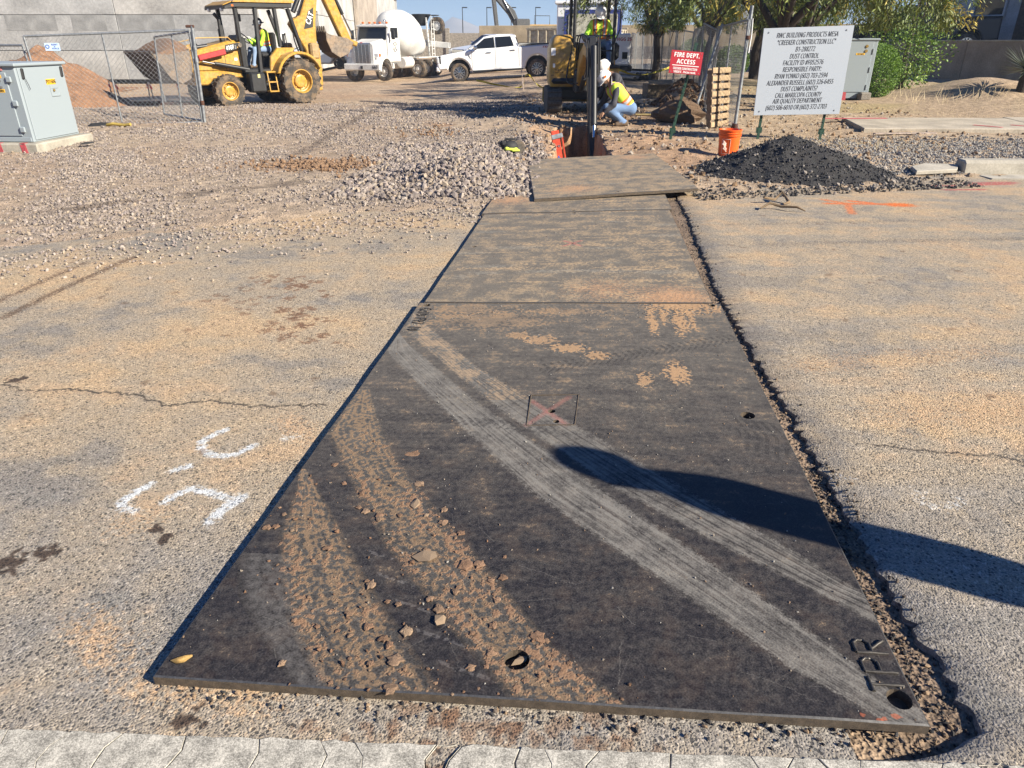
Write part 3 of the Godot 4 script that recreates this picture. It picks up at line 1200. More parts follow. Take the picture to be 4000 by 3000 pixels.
func asphalt_map() -> ImageTexture:
	var w := 1664
	var h := 1328
	var n1 := nbytes(noise(51, 0.03, 5), w, h)
	var n2 := nbytes(noise(52, 0.005, 5), w, h)
	var nf := nbytes(noise(53, 0.2, 2), w, h)
	var im := noise(54, 0.022, 4).get_image(w / 6, h)
	im.convert(Image.FORMAT_L8)
	im.resize(w, h, Image.INTERPOLATE_CUBIC)
	var n3 := im.get_data()
	var col := PackedByteArray()
	col.resize(w * h * 3)
	var mpp: float = (AX[1] - AX[0]) / w
	for j in h:
		var z: float = AX[2] + (AX[3] - AX[2]) * j / h
		for i in w:
			var x: float = AX[0] + mpp * i
			var k := j * w + i
			var p := n1[k] - 128
			var q := n2[k] - 128
			var s := n3[k] - 128
			var f := nf[k] - 128
			var tn := 150 + q
			if x > 1.2:
				tn = 132 + q * 2 / 3 + s * 3 / 4
			if z > -1.6:
				tn -= 90
			elif z > -2.6:
				tn -= int((z + 2.6) * 90.0)
			tn = clampi(tn + p / 2, 0, 255)
			var r := 168 + (216 - 168) * tn / 255
			var g := 159 + (188 - 159) * tn / 255
			var b := 147 + (149 - 147) * tn / 255
			# orange silt lying in patches
			var o := p / 2 + q * 3 / 4 + s / 4 - 20 + f / 4
			if o > 0:
				o = mini(o * 3, 140)
				r += (218 - r) * o / 255
				g += (182 - g) * o / 255
				b += (142 - b) * o / 255
			# grey scuffed areas
			var gsc := -p / 2 + s / 2 - q - 40
			if gsc > 0:
				gsc = mini(gsc * 3, 110)
				r += (142 - r) * gsc / 255
				g += (136 - g) * gsc / 255
				b += (129 - b) * gsc / 255
			f = f / 9
			col[k * 3] = clampi(r + f, 0, 255)
			col[k * 3 + 1] = clampi(g + f, 0, 255)
			col[k * 3 + 2] = clampi(b + f, 0, 255)
	var rg := RandomNumberGenerator.new()
	rg.seed = 71
	# strokes: colour, width, density, ragged points (x, z)
	var WH := Color8(236, 238, 238)
	var strokes := [
		[WH, 0.021, 0.8, [-1.22, -2.65, -1.26, -2.61, -1.29, -2.55, -1.27, -2.49, -1.21, -2.44, -1.14, -2.43, -1.1, -2.46, -1.06, -2.52]],
		[WH, 0.021, 0.7, [-1.32, -2.32, -1.26, -2.36]], [WH, 0.022, 0.85, [-1.35, -2.24, -1.39, -2.18, -1.41, -2.12, -1.39, -2.08, -1.33, -2.06]],
		[WH, 0.021, 0.85, [-1.26, -2.11, -1.21, -2.19, -1.18, -2.2, -1.08, -2.16, -1.03, -2.14]], [WH, 0.026, 0.9, [-0.98, -2.15, -1.03, -2.07, -1.05, -1.99]],
		[WH, 0.025, 0.25, [-0.96, -2.57, -0.88, -2.59]], [WH, 0.03, 0.06, [1.21, -2.29, 1.31, -2.28]], [WH, 0.03, 0.07, [1.5, -2.19, 1.48, -2.09, 1.55, -2.08, 1.64, -2.14]],
		[Color8(255, 128, 66), 0.05, 0.5, [3.21, -7.34, 3.51, -7.32, 4.03, -7.27]], [Color8(240, 138, 84), 0.05, 0.45, [3.26, -7.53, 3.43, -7.34, 3.28, -6.85]],
		[Color8(255, 128, 66), 0.05, 0.45, [3.49, -7.48, 3.71, -7.34]], [Color8(255, 126, 52), 0.1, 0.95, [3.84, -7.27, 4.02, -7.25]],
		[Color8(205, 72, 76), 0.05, 0.22, [4.8, -8.31, 5.24, -8.34, 5.83, -8.43]], [Color8(205, 72, 76), 0.05, 0.22, [4.82, -8.06, 5.3, -8.09]], [Color8(205, 72, 76), 0.09, 0.2, [5.3, -8.46, 5.91, -8.52]],
		[Color8(110, 86, 66), 0.05, 0.2, [-3.06, -3.99, -3.03, -4.46, -2.98, -4.87, -2.91, -5.35]], [Color8(104, 80, 62), 0.05, 0.12, [-3.3, -3.6, -3.28, -4.4, -3.2, -5.2]],
		[Color8(84, 74, 64), 0.006, 1.0, [-2.16, -3.0, -1.74, -2.94, -1.33, -2.9, -0.85, -2.83]], [Color8(84, 74, 64), 0.005, 0.8, [1.49, -2.55, 1.68, -2.48, 2.02, -2.39, 2.6, -2.42]], [Color8(84, 74, 64), 0.006, 0.5, [-3.6, -3.2, -2.9, -3.05, -2.16, -3.0]], [Color8(226, 186, 142), 0.12, 0.1, [-1.35, -1.97, -1.25, -2.05]], [Color8(226, 186, 142), 0.1, 0.16, [-1.0, -2.75, -0.8, -2.5]], [Color8(226, 186, 142), 0.09, 0.16, [-1.23, -1.54, -1.07, -1.38]], [Color8(226, 186, 142), 0.1, 0.12, [-1.0, -1.33, -0.6, -1.27]], [Color8(214, 172, 130), 0.2, 0.08, [1.6, -2.75, 3.4, -3.0]], [Color8(214, 172, 130), 0.14, 0.08, [1.45, -3.3, 2.6, -3.5]], [Color8(90, 86, 84), 0.09, 0.1, [2.0, -2.4, 3.2, -2.6, 4.6, -2.9]], [Color8(90, 86, 84), 0.09, 0.05, [2.0, -5.7, 4.2, -5.9, 7.0, -6.0]], [Color8(90, 86, 84), 0.07, 0.04, [1.9, -6.4, 4.2, -6.6, 7.0, -6.7]]]
	for s in strokes:
		var pts: Array = s[3]
		for a in range(0, pts.size() - 2, 2):
			var A := Vector2(pts[a], pts[a + 1])
			var B := Vector2(pts[a + 2], pts[a + 3])
			for d in int(A.distance_to(B) * s[1] * s[2] * 260000.0):
				var c := A.lerp(B, rg.randf()) + Vector2(rg.randfn(0, s[1] * 0.42), rg.randfn(0, s[1] * 0.42))
				if s[1] < 0.01:
					c.y += nA.get_noise_1d(c.x * 5.0) * 0.09 + nB.get_noise_1d(c.x * 9.0) * 0.02
				var i := int((c.x - AX[0]) / mpp)
				var j := int((AX[2] - c.y) / mpp)
				if i > 0 and j > 0 and i < w and j < h and (nf[j * w + i] > 88 or rg.randf() < 0.2):
					put3(col, (j * w + i) * 3, int(s[0].r * 255), int(s[0].g * 255), int(s[0].b * 255), 120)
	# clods pressed flat and oil spots: [x, z, radius, r, g, b, alpha]
	var spots := []
	for i in 46:
		var f := rg.randf()
		spots.append([lerpf(-1.52, -1.2, f) + rg.randfn(0, 0.1), lerpf(-4.85, -3.6, f), rg.randf_range(0.01, 0.03), 136, 100, 74, 150])
	for i in 26:
		spots.append([-1.72 + rg.randfn(0, 0.12), -4.45 + rg.randfn(0, 0.35), rg.randf_range(0.008, 0.022), 140, 106, 80, 120])
	for b in [[-1.6, -1.79, 0.035], [-1.52, -1.84, 0.03], [-1.15, -1.91, 0.014], [-1.21, -1.95, 0.013], [-2.44, -3.15, 0.03], [-0.79, -1.21, 0.022], [-1.75, -1.5, 0.02]]:
		spots.append([b[0], b[1], b[2], 66, 50, 40, 215])
	for i in 46:
		spots.append([rg.randf_range(-0.5, 0.35), rg.randf_range(-1.24, -1.04), rg.randf_range(0.004, 0.018), 128, 92, 68, 110])
	for i in 160:
		spots.append([rg.randf_range(-4, 7), rg.randf_range(-7, -1.1), rg.randf_range(0.005, 0.018), 120, 92, 70, 110])
	for b in spots:
		var rad := int(b[2] / mpp) + 2
		var ci := int((b[0] - AX[0]) / mpp)
		var cj := int((AX[2] - b[1]) / mpp)
		for dj in range(-rad * 2, rad * 2 + 1):
			for di in range(-rad * 2, rad * 2 + 1):
				var i := ci + di
				var j := cj + dj
				if i > 0 and j > 0 and i < w and j < h:
					var e := Vector2(di, dj).length() / rad + (n1[(j * 5 % h) * w + (i * 5) % w] - 128) * 0.012
					if e < 1.0:
						put3(col, (j * w + i) * 3, b[3], b[4], b[5], int(minf(1.0, (1.0 - e) * 4.0) * b[6]))
	return tex_rgb(col, w, h)

var XR := [-9.2, 1.92, -7.83, 1.79, -6.71, 1.675, -5.85, 1.55, -5.29, 1.485, -4.71, 1.395, -4.24, 1.355, -3.5, 1.295, -2.77, 1.25, -2.19, 1.205, -1.85, 1.17, -1.56, 1.15, -1.36, 1.155, -1.2, 1.14, -1.14, 1.07, -1.10, 0.9]

func asphalt_piece(rows: Array, cols: Callable, parent: Node3D, m: Material, lip: bool) -> void:
	# rows of z; cols(z) gives the x positions from the trench edge outwards
	var st := SurfaceTool.new()
	st.begin(Mesh.PRIMITIVE_TRIANGLES)
	st.set_smooth_group(1)
	var pt := func(x: float, z: float, y: float) -> void:
		st.set_uv2(Vector2((x - AX[0]) / (AX[1] - AX[0]), (AX[2] - z) / (AX[2] - AX[3])))
		st.add_vertex(V(x, y, z))
	for j in rows.size() - 1:
		var a: Array = cols.call(rows[j])
		var b: Array = cols.call(rows[j + 1])
		for i in a.size() - 1:
			var q := [[a[i], rows[j]], [a[i + 1], rows[j]], [b[i + 1], rows[j + 1]], [b[i], rows[j + 1]]]
			var fl: bool = (a[i + 1] > a[i]) == (rows[j + 1] > rows[j])
			for k in ([0, 1, 2, 0, 2, 3] if fl else [0, 2, 1, 0, 3, 2]):
				var y := 0.0
				if lip and i == 0 and (k == 0 or k == 3):
					y = -0.012 + nD.get_noise_1d(q[k][1] * 9.0) * 0.008
				pt.call(q[k][0], q[k][1], y + nA.get_noise_2d(q[k][0], q[k][1]) * 0.004)
		if lip:
			var ya := -0.012 + nD.get_noise_1d(rows[j] * 9.0) * 0.008 + nA.get_noise_2d(a[0], rows[j]) * 0.004
			var yb := -0.012 + nD.get_noise_1d(rows[j + 1] * 9.0) * 0.008 + nA.get_noise_2d(b[0], rows[j + 1]) * 0.004
			var xa: float = a[0] - 0.012 + nD.get_noise_1d(rows[j] * 23.0) * 0.012
			var xb: float = b[0] - 0.012 + nD.get_noise_1d(rows[j + 1] * 23.0) * 0.012
			st.set_smooth_group(2)
			var q := [[a[0], ya, rows[j]], [b[0], yb, rows[j + 1]], [xb, -0.09, rows[j + 1]], [xa, -0.09, rows[j]]]
			for k in [0, 2, 1, 0, 3, 2]:
				pt.call(q[k][0], q[k][2], q[k][1])
			st.set_smooth_group(1)
	st.generate_normals()
	part("asphalt", st.commit(), m, parent)

func build_ground() -> void:
	# earth: one sheet out to the horizon
	var xs := lines([-900, 120, -300, 40, -100, 12, -40, 3, -16, 0.6, -10, 0.14, -1.2, 0.05, 3.4, 0.14, 8.0, 0.4, 16, 3, 40, 12, 100, 40, 300, 120, 900])
	var zs := lines([-900, 120, -300, 30, -90, 6, -48, 1.2, -28, 0.3, -20, 0.14, -15.4, 0.055, -8.4, 0.14, -5, 0.6, -1.4, 1.0, 6, 10, 40])
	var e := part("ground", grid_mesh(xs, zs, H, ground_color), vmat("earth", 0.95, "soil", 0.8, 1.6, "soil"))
	e.set_meta("kind", "structure")
	tag(e, "dusty tan desert earth of the building site")
	# asphalt
	var m := StandardMaterial3D.new()
	m.resource_name = "dusty_asphalt"
	m.albedo_texture = T["agg"]
	m.uv1_triplanar = true
	m.uv1_world_triplanar = true
	m.uv1_scale = V(1.12, 1.12, 1.12)
	m.roughness = 0.93
	m.heightmap_enabled = true
	m.heightmap_texture = T["agg_h"]
	m.heightmap_scale = 0.5
	m.detail_enabled = true
	m.detail_albedo = asphalt_map()
	m.detail_blend_mode = BaseMaterial3D.BLEND_MODE_MUL
	m.detail_uv_layer = BaseMaterial3D.DETAIL_UV_2
	var road := Node3D.new()
	road.name = numbered("road")
	add_child(road)
	tag(road, "worn dusty asphalt road surface with sprayed paint marks", "", "", "structure")
	var under := [1.27, -9.2, 1.72, -4.2, 1.17, -1.1, 0.86]
	asphalt_piece(lines([-9.2, 0.4, -1.1]), func(z: float) -> Array: return [pl([-9.2, 1.55, -4.2, 1.12, -1.1, 0.8], z), 0.0, -1.0, -2.5, -4.0, -7.0, -14.0, -40.0], road, m, false)
	asphalt_piece(lines([-9.2, 0.02, -1.1]), func(z: float) -> Array:
		var ex := pl(XR, z) + nD.get_noise_1d(z * 3.0) * 0.03 + nD.get_noise_1d(z * 11.0 + 5.0) * 0.016
		return [ex, ex + 0.03, ex + 0.2, 3.0, 5.0, 9.0, 16.0, 60.0], road, m, true)
	asphalt_piece(lines([-1.1, 0.3, 6.0]), func(z: float) -> Array: return [-40.0, -14.0, -3.0, -1.0, 0.0, 0.8, 1.1, 3.0, 9.0, 60.0], road, m, false)
	# cracked white line at the bottom
	var wl := Node3D.new()
	wl.name = numbered("road_marking")
	add_child(wl)
	tag(wl, "thick white painted line, dirty and cracked into blocks", "", "", "structure")
	var r := RandomNumberGenerator.new()
	r.seed = 12
	var wm := mat("old_white_paint", Color(0.58, 0.54, 0.46), 0.9, 0.0, "soil", 2.6)
	wm.uv1_world_triplanar = true
	var x := -2.1
	var prev := []
	for k in 9:
		prev.append(Vector2(r.randfn(0, 0.007) - k * 0.004, 0))
	while x < 2.6:
		var wd := r.randf_range(0.05, 0.21)
		var nxt := []
		var lean := r.randf_range(-0.045, 0.01)
		var wob := r.randf_range(-0.03, 0.03)
		for k in 9:
			nxt.append(Vector2(r.randfn(0, 0.004) + lean * k / 8.0 * 1.8 + wob * sin(k * 1.1), 0))
		var gap := r.randf_range(0.001, 0.0045)
		var poly := PackedVector2Array()
		var zf := func(xx: float) -> float: return -1.183 + (xx + 1.24) * 0.0405
		for k in 9:
			var f := k / 8.0
			poly.append(Vector2(x + prev[k].x + gap, zf.call(x) + f * 0.32 + (r.randf_range(0.0, 0.005) if k == 0 else 0.0)))
		for k in range(8, -1, -1):
			var f := k / 8.0
			poly.append(Vector2(x + wd + nxt[k].x, zf.call(x + wd) + f * 0.32 + (r.randf_range(0.0, 0.005) if k == 0 else 0.0)))
		for k in range(4, 0, -1):
			var f := k / 5.0
			poly.append(Vector2(lerpf(x + gap, x + wd, f), zf.call(lerpf(x, x + wd, f)) + r.randf_range(-0.004, 0.004)))
		for k in poly.size():
			poly[k] = Vector2(poly[k].x, -poly[k].y)
		part("paint_block", G.new().prism(poly, 0.004, Transform3D(Basis(Vector3.RIGHT, -PI / 2), V(0, 0.0022 + r.randf_range(0, 0.0008), 0)), 0.001), wm, wl)
		prev = nxt
		x += wd

func build_gravel() -> void:
	var r := RandomNumberGenerator.new()
	r.seed = 77
	var tones := [Color(0.51, 0.425, 0.37), Color(0.44, 0.365, 0.325), Color(0.55, 0.465, 0.395), Color(0.38, 0.31, 0.28), Color(0.55, 0.44, 0.33), Color(0.29, 0.24, 0.215)]
	var bufs := [PackedFloat32Array(), PackedFloat32Array(), PackedFloat32Array()]
	var zones := [[-9.5, 0.8, -13.0, -4.6, 78000, 0.012, 0.04], [-11.5, 0.8, -25.5, -13.0, 40000, 0.025, 0.058], [-1.9, 0.5, -11.8, -7.5, 6500, 0.03, 0.085]]
	for zn in zones:
		for i in zn[4]:
			var x := r.randf_range(zn[0], zn[1])
			var z := r.randf_range(zn[2], zn[3])
			var g := gravel_at(x, z)
			if r.randf() > g:
				continue
			var s: float = lerpf(zn[5], zn[6], pow(r.randf(), 2.2))
			var c: Color = tones[r.randi() % 6] * r.randf_range(0.68, 1.02)
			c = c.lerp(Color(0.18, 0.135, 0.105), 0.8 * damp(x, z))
			if r.randf() < exp(-pow((x + 2.6) / 0.6, 2.0) - pow((z + 9.75) / 0.4, 2.0)):
				continue
			put_rock(bufs[r.randi() % 3], r, V(x, maxf(H(x, z), 0.0 if z > pl(ZB, x) - 0.5 else -9.0) + s * 0.18, z), s, c)
	# strays on the asphalt
	for i in 2600:
		var x := r.randf_range(-5, 1.2)
		var z := pl(ZB, x) + absf(r.randfn(0, 0.55))
		if z > -1.4:
			continue
		var s := r.randf_range(0.006, 0.03) * (1.4 if r.randf() < 0.06 else 1.0)
		put_rock(bufs[r.randi() % 3], r, V(x, s * 0.25, z), s, tones[r.randi() % 6] * 0.95)
	var o := stuff("gravel", "crushed grey pink rock spread over the site entrance", "gravel")
	var rm := vmat("crushed_rock", 0.9, "soil", 6.0)
	for k in 3:
		scatter("rocks", rock(500 + k), rm, bufs[k], o)
	# fine pale gravel by the kerb
	var b2 := PackedFloat32Array()
	for i in 26000:
		var x := r.randf_range(4.3, 11.5)
		var z := r.randf_range(-12.9, -9.0)
		if r.randf() > sm(-0.3, 0.3, nA.get_noise_2d(x * 0.5 + 3, z * 0.5) + 0.25) * sm(-13.2, -11.6, z) or (z > -9.42 and x > 5.6):
			continue
		var s := lerpf(0.014, 0.042, pow(r.randf(), 2.0))
		put_rock(b2, r, V(x, H(x, z) + s * 0.2, z), s, [Color(0.5, 0.46, 0.4), Color(0.36, 0.34, 0.32), Color(0.56, 0.5, 0.42), Color(0.24, 0.23, 0.23)][r.randi() % 4])
	var o2 := stuff("landscape_gravel", "fine pale gravel strewn behind the concrete kerb", "gravel")
	scatter("pebbles", rock(510), rm, b2, o2)
	# soil clods and litter round the trench and over the verge
	var b3 := PackedFloat32Array()
	for i in 15000:
		var x := r.randf_range(0.0, 9.0)
		var z := r.randf_range(-24.0, -8.2)
		if in_trench(x, z) > 0.0 or outside(x, z) < 0.5:
			continue
		if x > 3.2 and r.randf() < 0.55:
			continue
		var s := lerpf(0.012, 0.09, pow(r.randf(), 5.0))
		put_rock(b3, r, V(x, H(x, z) + s * 0.15, z), s, [Color(0.40, 0.26, 0.15), Color(0.42, 0.31, 0.21), Color(0.33, 0.21, 0.12), Color(0.5, 0.43, 0.36)][r.randi() % 4])
	for m in [[4.1, -18.4, 0.75], [4.5, -18.9, 0.8]]:
		for i in 700:
			var a := r.randf() * TAU
			var d: float = m[2] * sqrt(r.randf())
			var x: float = m[0] + cos(a) * d
			var z: float = m[1] + sin(a) * d
			var s := lerpf(0.03, 0.13, pow(r.randf(), 2.0))
			put_rock(b3, r, V(x, H(x, z) + s * 0.1, z), s, Color(0.235, 0.135, 0.075) * r.randf_range(0.8, 1.3))
	for i in 1300:  # spilled red soil on the rock
		var k := 0 if i < 900 else 1 + i % 2
		var x: float = [-2.6, -1.5, -0.75][k] + r.randfn(0, [0.4, 0.25, 0.3][k])
		var z: float = [-9.75, -13.4, -18.6][k] + r.randfn(0, [0.26, 0.4, 0.5][k])
		var s := lerpf(0.012, 0.06, pow(r.randf(), 2.0))
		put_rock(b3, r, V(x, H(x, z) + s * 0.4, z), s, Color(0.34, 0.21, 0.125) * r.randf_range(0.8, 1.15))
	var o3 := stuff("soil_clods", "brown soil clods and crumbs round the open trench", "soil")
	scatter("clods", rock(511, 0.35), vmat("clod", 0.97, "soil", 5.0), b3, o3)
	# crumbs on the plates and mud chips in the tracks
	var b4 := PackedFloat32Array()
	var cl := [0.0, 0.55, 0.103, 0.41, 0.191, 0.30, 0.305, 0.18, 0.45, 0.05]
	var dl := [0.0, 0.30, 0.06, 0.24, 0.131, 0.16, 0.229, 0.08, 0.3, 0.04]
	for i in 1500:
		var t := r.randf()
		var s := r.randf()
		var sz := lerpf(0.003, 0.009, pow(r.randf(), 2.0))
		var c: Color = [Color(0.34, 0.28, 0.22), Color(0.3, 0.2, 0.13), Color(0.42, 0.39, 0.35)][i % 3]
		if i < 240:
			t = pow(r.randf(), 1.5) * 0.42
			s = pl(cl if i % 2 else dl, t) + r.randfn(0, 0.06)
			if (i % 2 == 0 and t > 0.3) or s < 0.0:
				continue
			sz = lerpf(0.003, 0.016, pow(r.randf(), 3.5))
			c = Color(0.21, 0.115, 0.065) * r.randf_range(0.85, 1.5)
		if i >= 1100:
			t = 0.9 + 0.1 * r.randf()
		var q := bil(Q1 if i % 4 else Q2, s, t)
		if i < 240:
			q = bil(Q1, s, t)
		put_rock(b4, r, q + V(0, sz * 0.14, 0), sz, c)
	for i in 3000:  # crumbs along the front edge and the broken trench lip
		var q: Vector3
		if i < 420:
			var f := r.randf()
			q = Q1[0].lerp(Q1[1], f) + V(0, -0.031, absf(r.randfn(0, 0.03)))
		else:
			var z := r.randf_range(-7.6, -1.15)
			if r.randf() < 0.5:
				z = r.randf_range(-2.4, -1.13)
			q = V(pl(XR, z) + r.randfn(-0.03, 0.035), -0.03, z)
			if z > -2.0:
				q.x -= absf(r.randfn(0, 0.06))
			if q.x > pl(XR, z) + 0.01:
				q.y = 0.0
		var sz := lerpf(0.003, 0.015, pow(r.randf(), 2.5))
		put_rock(b4, r, q + V(0, sz * 0.2, 0), sz, [Color(0.35, 0.24, 0.15), Color(0.06, 0.055, 0.052), Color(0.05, 0.048, 0.05), Color(0.18, 0.14, 0.11)][i % 4])
	# flakes of dried mud lying in the tracks
	var b5 := [PackedFloat32Array(), PackedFloat32Array()]
	for i in 130:
		var t := pow(r.randf(), 1.4) * 0.4
		var k := i % 2
		var side := -1.0 if r.randf() < 0.5 else 1.0
		var s := pl(cl if k else dl, t) + side * absf(r.randfn(0.055, 0.03))
		if k == 0 and t > 0.27 or s < 0.01:
			continue
		var sz := lerpf(0.01, 0.055, pow(r.randf(), 2.5))
		var p := bil(Q1, s, t) + V(0, 0.001, 0)
		var bs := Basis(Vector3.UP, r.randf() * TAU) * Basis(Vector3.RIGHT, r.randfn(0, 0.05)) * Basis.from_scale(V(sz, minf(0.14 * sz, 0.0045), sz * r.randf_range(0.6, 1.0)))
		var c := Color(0.27, 0.155, 0.092).lerp(Color(0.40, 0.28, 0.18), r.randf() * r.randf()) * r.randf_range(0.85, 1.15)
		b5[r.randi() % 2].append_array([bs.x.x, bs.y.x, bs.z.x, p.x, bs.x.y, bs.y.y, bs.z.y, p.y, bs.x.z, bs.y.z, bs.z.z, p.z, c.r, c.g, c.b, 1.0])
	var o4 := stuff("mud_crumbs", "dried mud crumbs and grit on the steel plates", "mud")
	scatter("crumbs", rock(512, 0.4), M["clod"], b4, o4)
	for k in 2:
		scatter("flakes", flake(530 + k), M["clod"], b5[k], o4)
# ---------------------------------------------------------------- wheels, lettering
func wheel(parent: Node3D, pos: Vector3, R: float, w: float, rim: float, tm: Material, rm: Material, style: int, n := 32) -> void:
	var o := node("wheel", parent, Transform3D(Basis(), pos))
	var t := Transform3D(Basis(Vector3.RIGHT, PI / 2), Vector3.ZERO)
	var g := G.new()
	var h := w / 2
	g.lathe([Vector2(rim, -h * 0.8), Vector2(rim + (R - rim) * 0.35, -h), Vector2(R * 0.93, -h * 0.92), Vector2(R * (0.95 if style == 0 else 1.0), -h * 0.7), Vector2(R * (0.95 if style == 0 else 1.0), h * 0.7), Vector2(R * 0.93, h * 0.92), Vector2(rim + (R - rim) * 0.35, h), Vector2(rim, h * 0.8)], n, t)
	if style == 0:
		for k in 18:
			for s in [-1.0, 1.0]:
				var a := TAU * (k + (0.5 if s > 0 else 0.0)) / 18
				var b := Basis(Vector3(0, 0, 1), a)
				g.box(b * V(R * 0.965, 0, s * h * 0.48), V(R * 0.075, R * 0.12, h * 1.08), 0.012, b * Basis(Vector3.RIGHT, s * 0.5))
	else:
		for k in 40:
			var a := TAU * k / 40
			var b := Basis(Vector3(0, 0, 1), a)
			for s in [-1.0, 1.0]:
				g.box(b * V(R * 0.985, 0, s * h * 0.62), V(R * 0.05, R * 0.08, h * 0.5), 0.0, b * Basis(Vector3.RIGHT, s * 0.3))
	part("tyre", g, tm, o)
	var q := G.new()
	if style == 0:
		q.lathe([Vector2(rim * 1.02, -h * 0.8), Vector2(rim * 1.02, h * 0.86), Vector2(rim * 0.94, h * 0.86), Vector2(rim * 0.88, h * 0.45), Vector2(rim * 0.80, h * 0.4), Vector2(rim * 0.76, h * 0.15), Vector2(rim * 0.58, h * 0.1), Vector2(rim * 0.55, h * 0.42), Vector2(rim * 0.42, h * 0.5), Vector2(0.0, h * 0.5)], 24, t)
		for k in 8:
			var a := TAU * k / 8
			q.lathe([Vector2(0.022, 0), Vector2(0.022, 0.03), Vector2(0, 0.03)], 6, Transform3D(Basis(Vector3.RIGHT, PI / 2), V(cos(a) * rim * 0.66, sin(a) * rim * 0.66, h * 0.12)))
		part("rim", q, rm, o)
	elif style == 1:  # six-spoke alloy
		q.lathe([Vector2(rim * 1.01, -h * 0.8), Vector2(rim * 1.01, h * 0.8), Vector2(rim * 0.93, h * 0.8), Vector2(rim * 0.9, h * 0.35), Vector2(rim * 0.85, 0.0)], 28, t)
		part("rim", q, rm, o)
		for k in 6:
			var b := Basis(Vector3(0, 0, 1), TAU * k / 6 + 0.3)
			var sp := G.new()
			for s in [-1.0, 1.0]:
				sp.prism(P2([0.05, s * 0.045, rim * 0.94, s * 0.11, rim * 0.94, s * 0.03, 0.08, s * 0.004]), h * 0.3, Transform3D(b, b * V(0, 0, h * 0.55)), 0.008)
			part("spoke", sp, rm, o)
		part("hub_cap", G.new().lathe([Vector2(0.075, 0), Vector2(0.07, h * 0.75), Vector2(0, h * 0.78)], 14, t), rm, o)
		part("brake_disc", G.new().lathe([Vector2(0.0, 0), Vector2(rim * 0.8, 0), Vector2(rim * 0.8, -0.02)], 20, t), mat("dark_steel", Color(0.05, 0.05, 0.05), 0.6), o)
	else:  # truck disc wheel
		q.lathe([Vector2(rim * 1.01, -h * 0.8), Vector2(rim * 1.01, h * 0.8), Vector2(rim * 0.92, h * 0.8), Vector2(rim * 0.85, h * 0.4), Vector2(rim * 0.6, h * 0.55), Vector2(rim * 0.35, h * 0.6), Vector2(rim * 0.3, h * 1.0), Vector2(0, h * 1.0)], 24, t)
		part("rim", q, rm, o)
		var hs := G.new()
		for k in 10:
			var a := TAU * k / 10
			hs.lathe([Vector2(rim * 0.085, 0), Vector2(rim * 0.085, 0.012), Vector2(0, 0.012)], 8, Transform3D(Basis(Vector3.RIGHT, PI / 2), V(cos(a) * rim * 0.72, sin(a) * rim * 0.72, h * 0.46)))
		part("hand_holes", hs, mat("dark_steel", Color(0.05, 0.05, 0.05), 0.6), o)

func letters(txt: String, size: float, m: Material, parent: Node3D, t: Transform3D, called := "lettering", cond := 1.0, slant := 0.0, bold := 0.0, serif := false, depth := 0.004) -> MeshInstance3D:
	var f := SystemFont.new()
	f.font_names = PackedStringArray(["Droid Serif" if serif else "Droid Sans"])
	if bold > 0.0:
		f.font_weight = 700
	var v := FontVariation.new()
	v.base_font = f
	var tm := TextMesh.new()
	tm.text = txt
	tm.font = v
	tm.font_size = 48
	tm.pixel_size = size / 34.0
	tm.depth = depth
	tm.curve_step = 2.0
	t.basis = t.basis * Basis(V(cond, 0, 0), V(slant, 1, 0), V(0, 0, 1))
	return part(called, tm, m, parent, t)

func hose(pts: Array, r: float, called: String, parent: Node3D, m: Material) -> void:
	var c := Curve3D.new()
	for p in pts:
		c.add_point(p)
	for i in range(1, pts.size() - 1):
		var d: Vector3 = (pts[i + 1] - pts[i - 1]) * 0.22
		c.set_point_in(i, -d)
		c.set_point_out(i, d)
	part(called, G.new().tube(Array(c.tessellate(4, 6)), r, 6), m, parent)

func ram(a: Vector3, b: Vector3, r: float, f: float, parent: Node3D) -> void:
	# hydraulic cylinder with its bright rod
	var m := a.lerp(b, f)
	var o := part("hydraulic_cylinder", G.new().tube([a, m], r, 10), mat("black_paint", Color(0.022, 0.022, 0.024), 0.45, 0.0, "grime", 1.0), parent)
	part("rod", G.new().tube([m, b], r * 0.5, 8), mat("chrome", Color(0.6, 0.6, 0.6), 0.18, 1.0, ""), o)

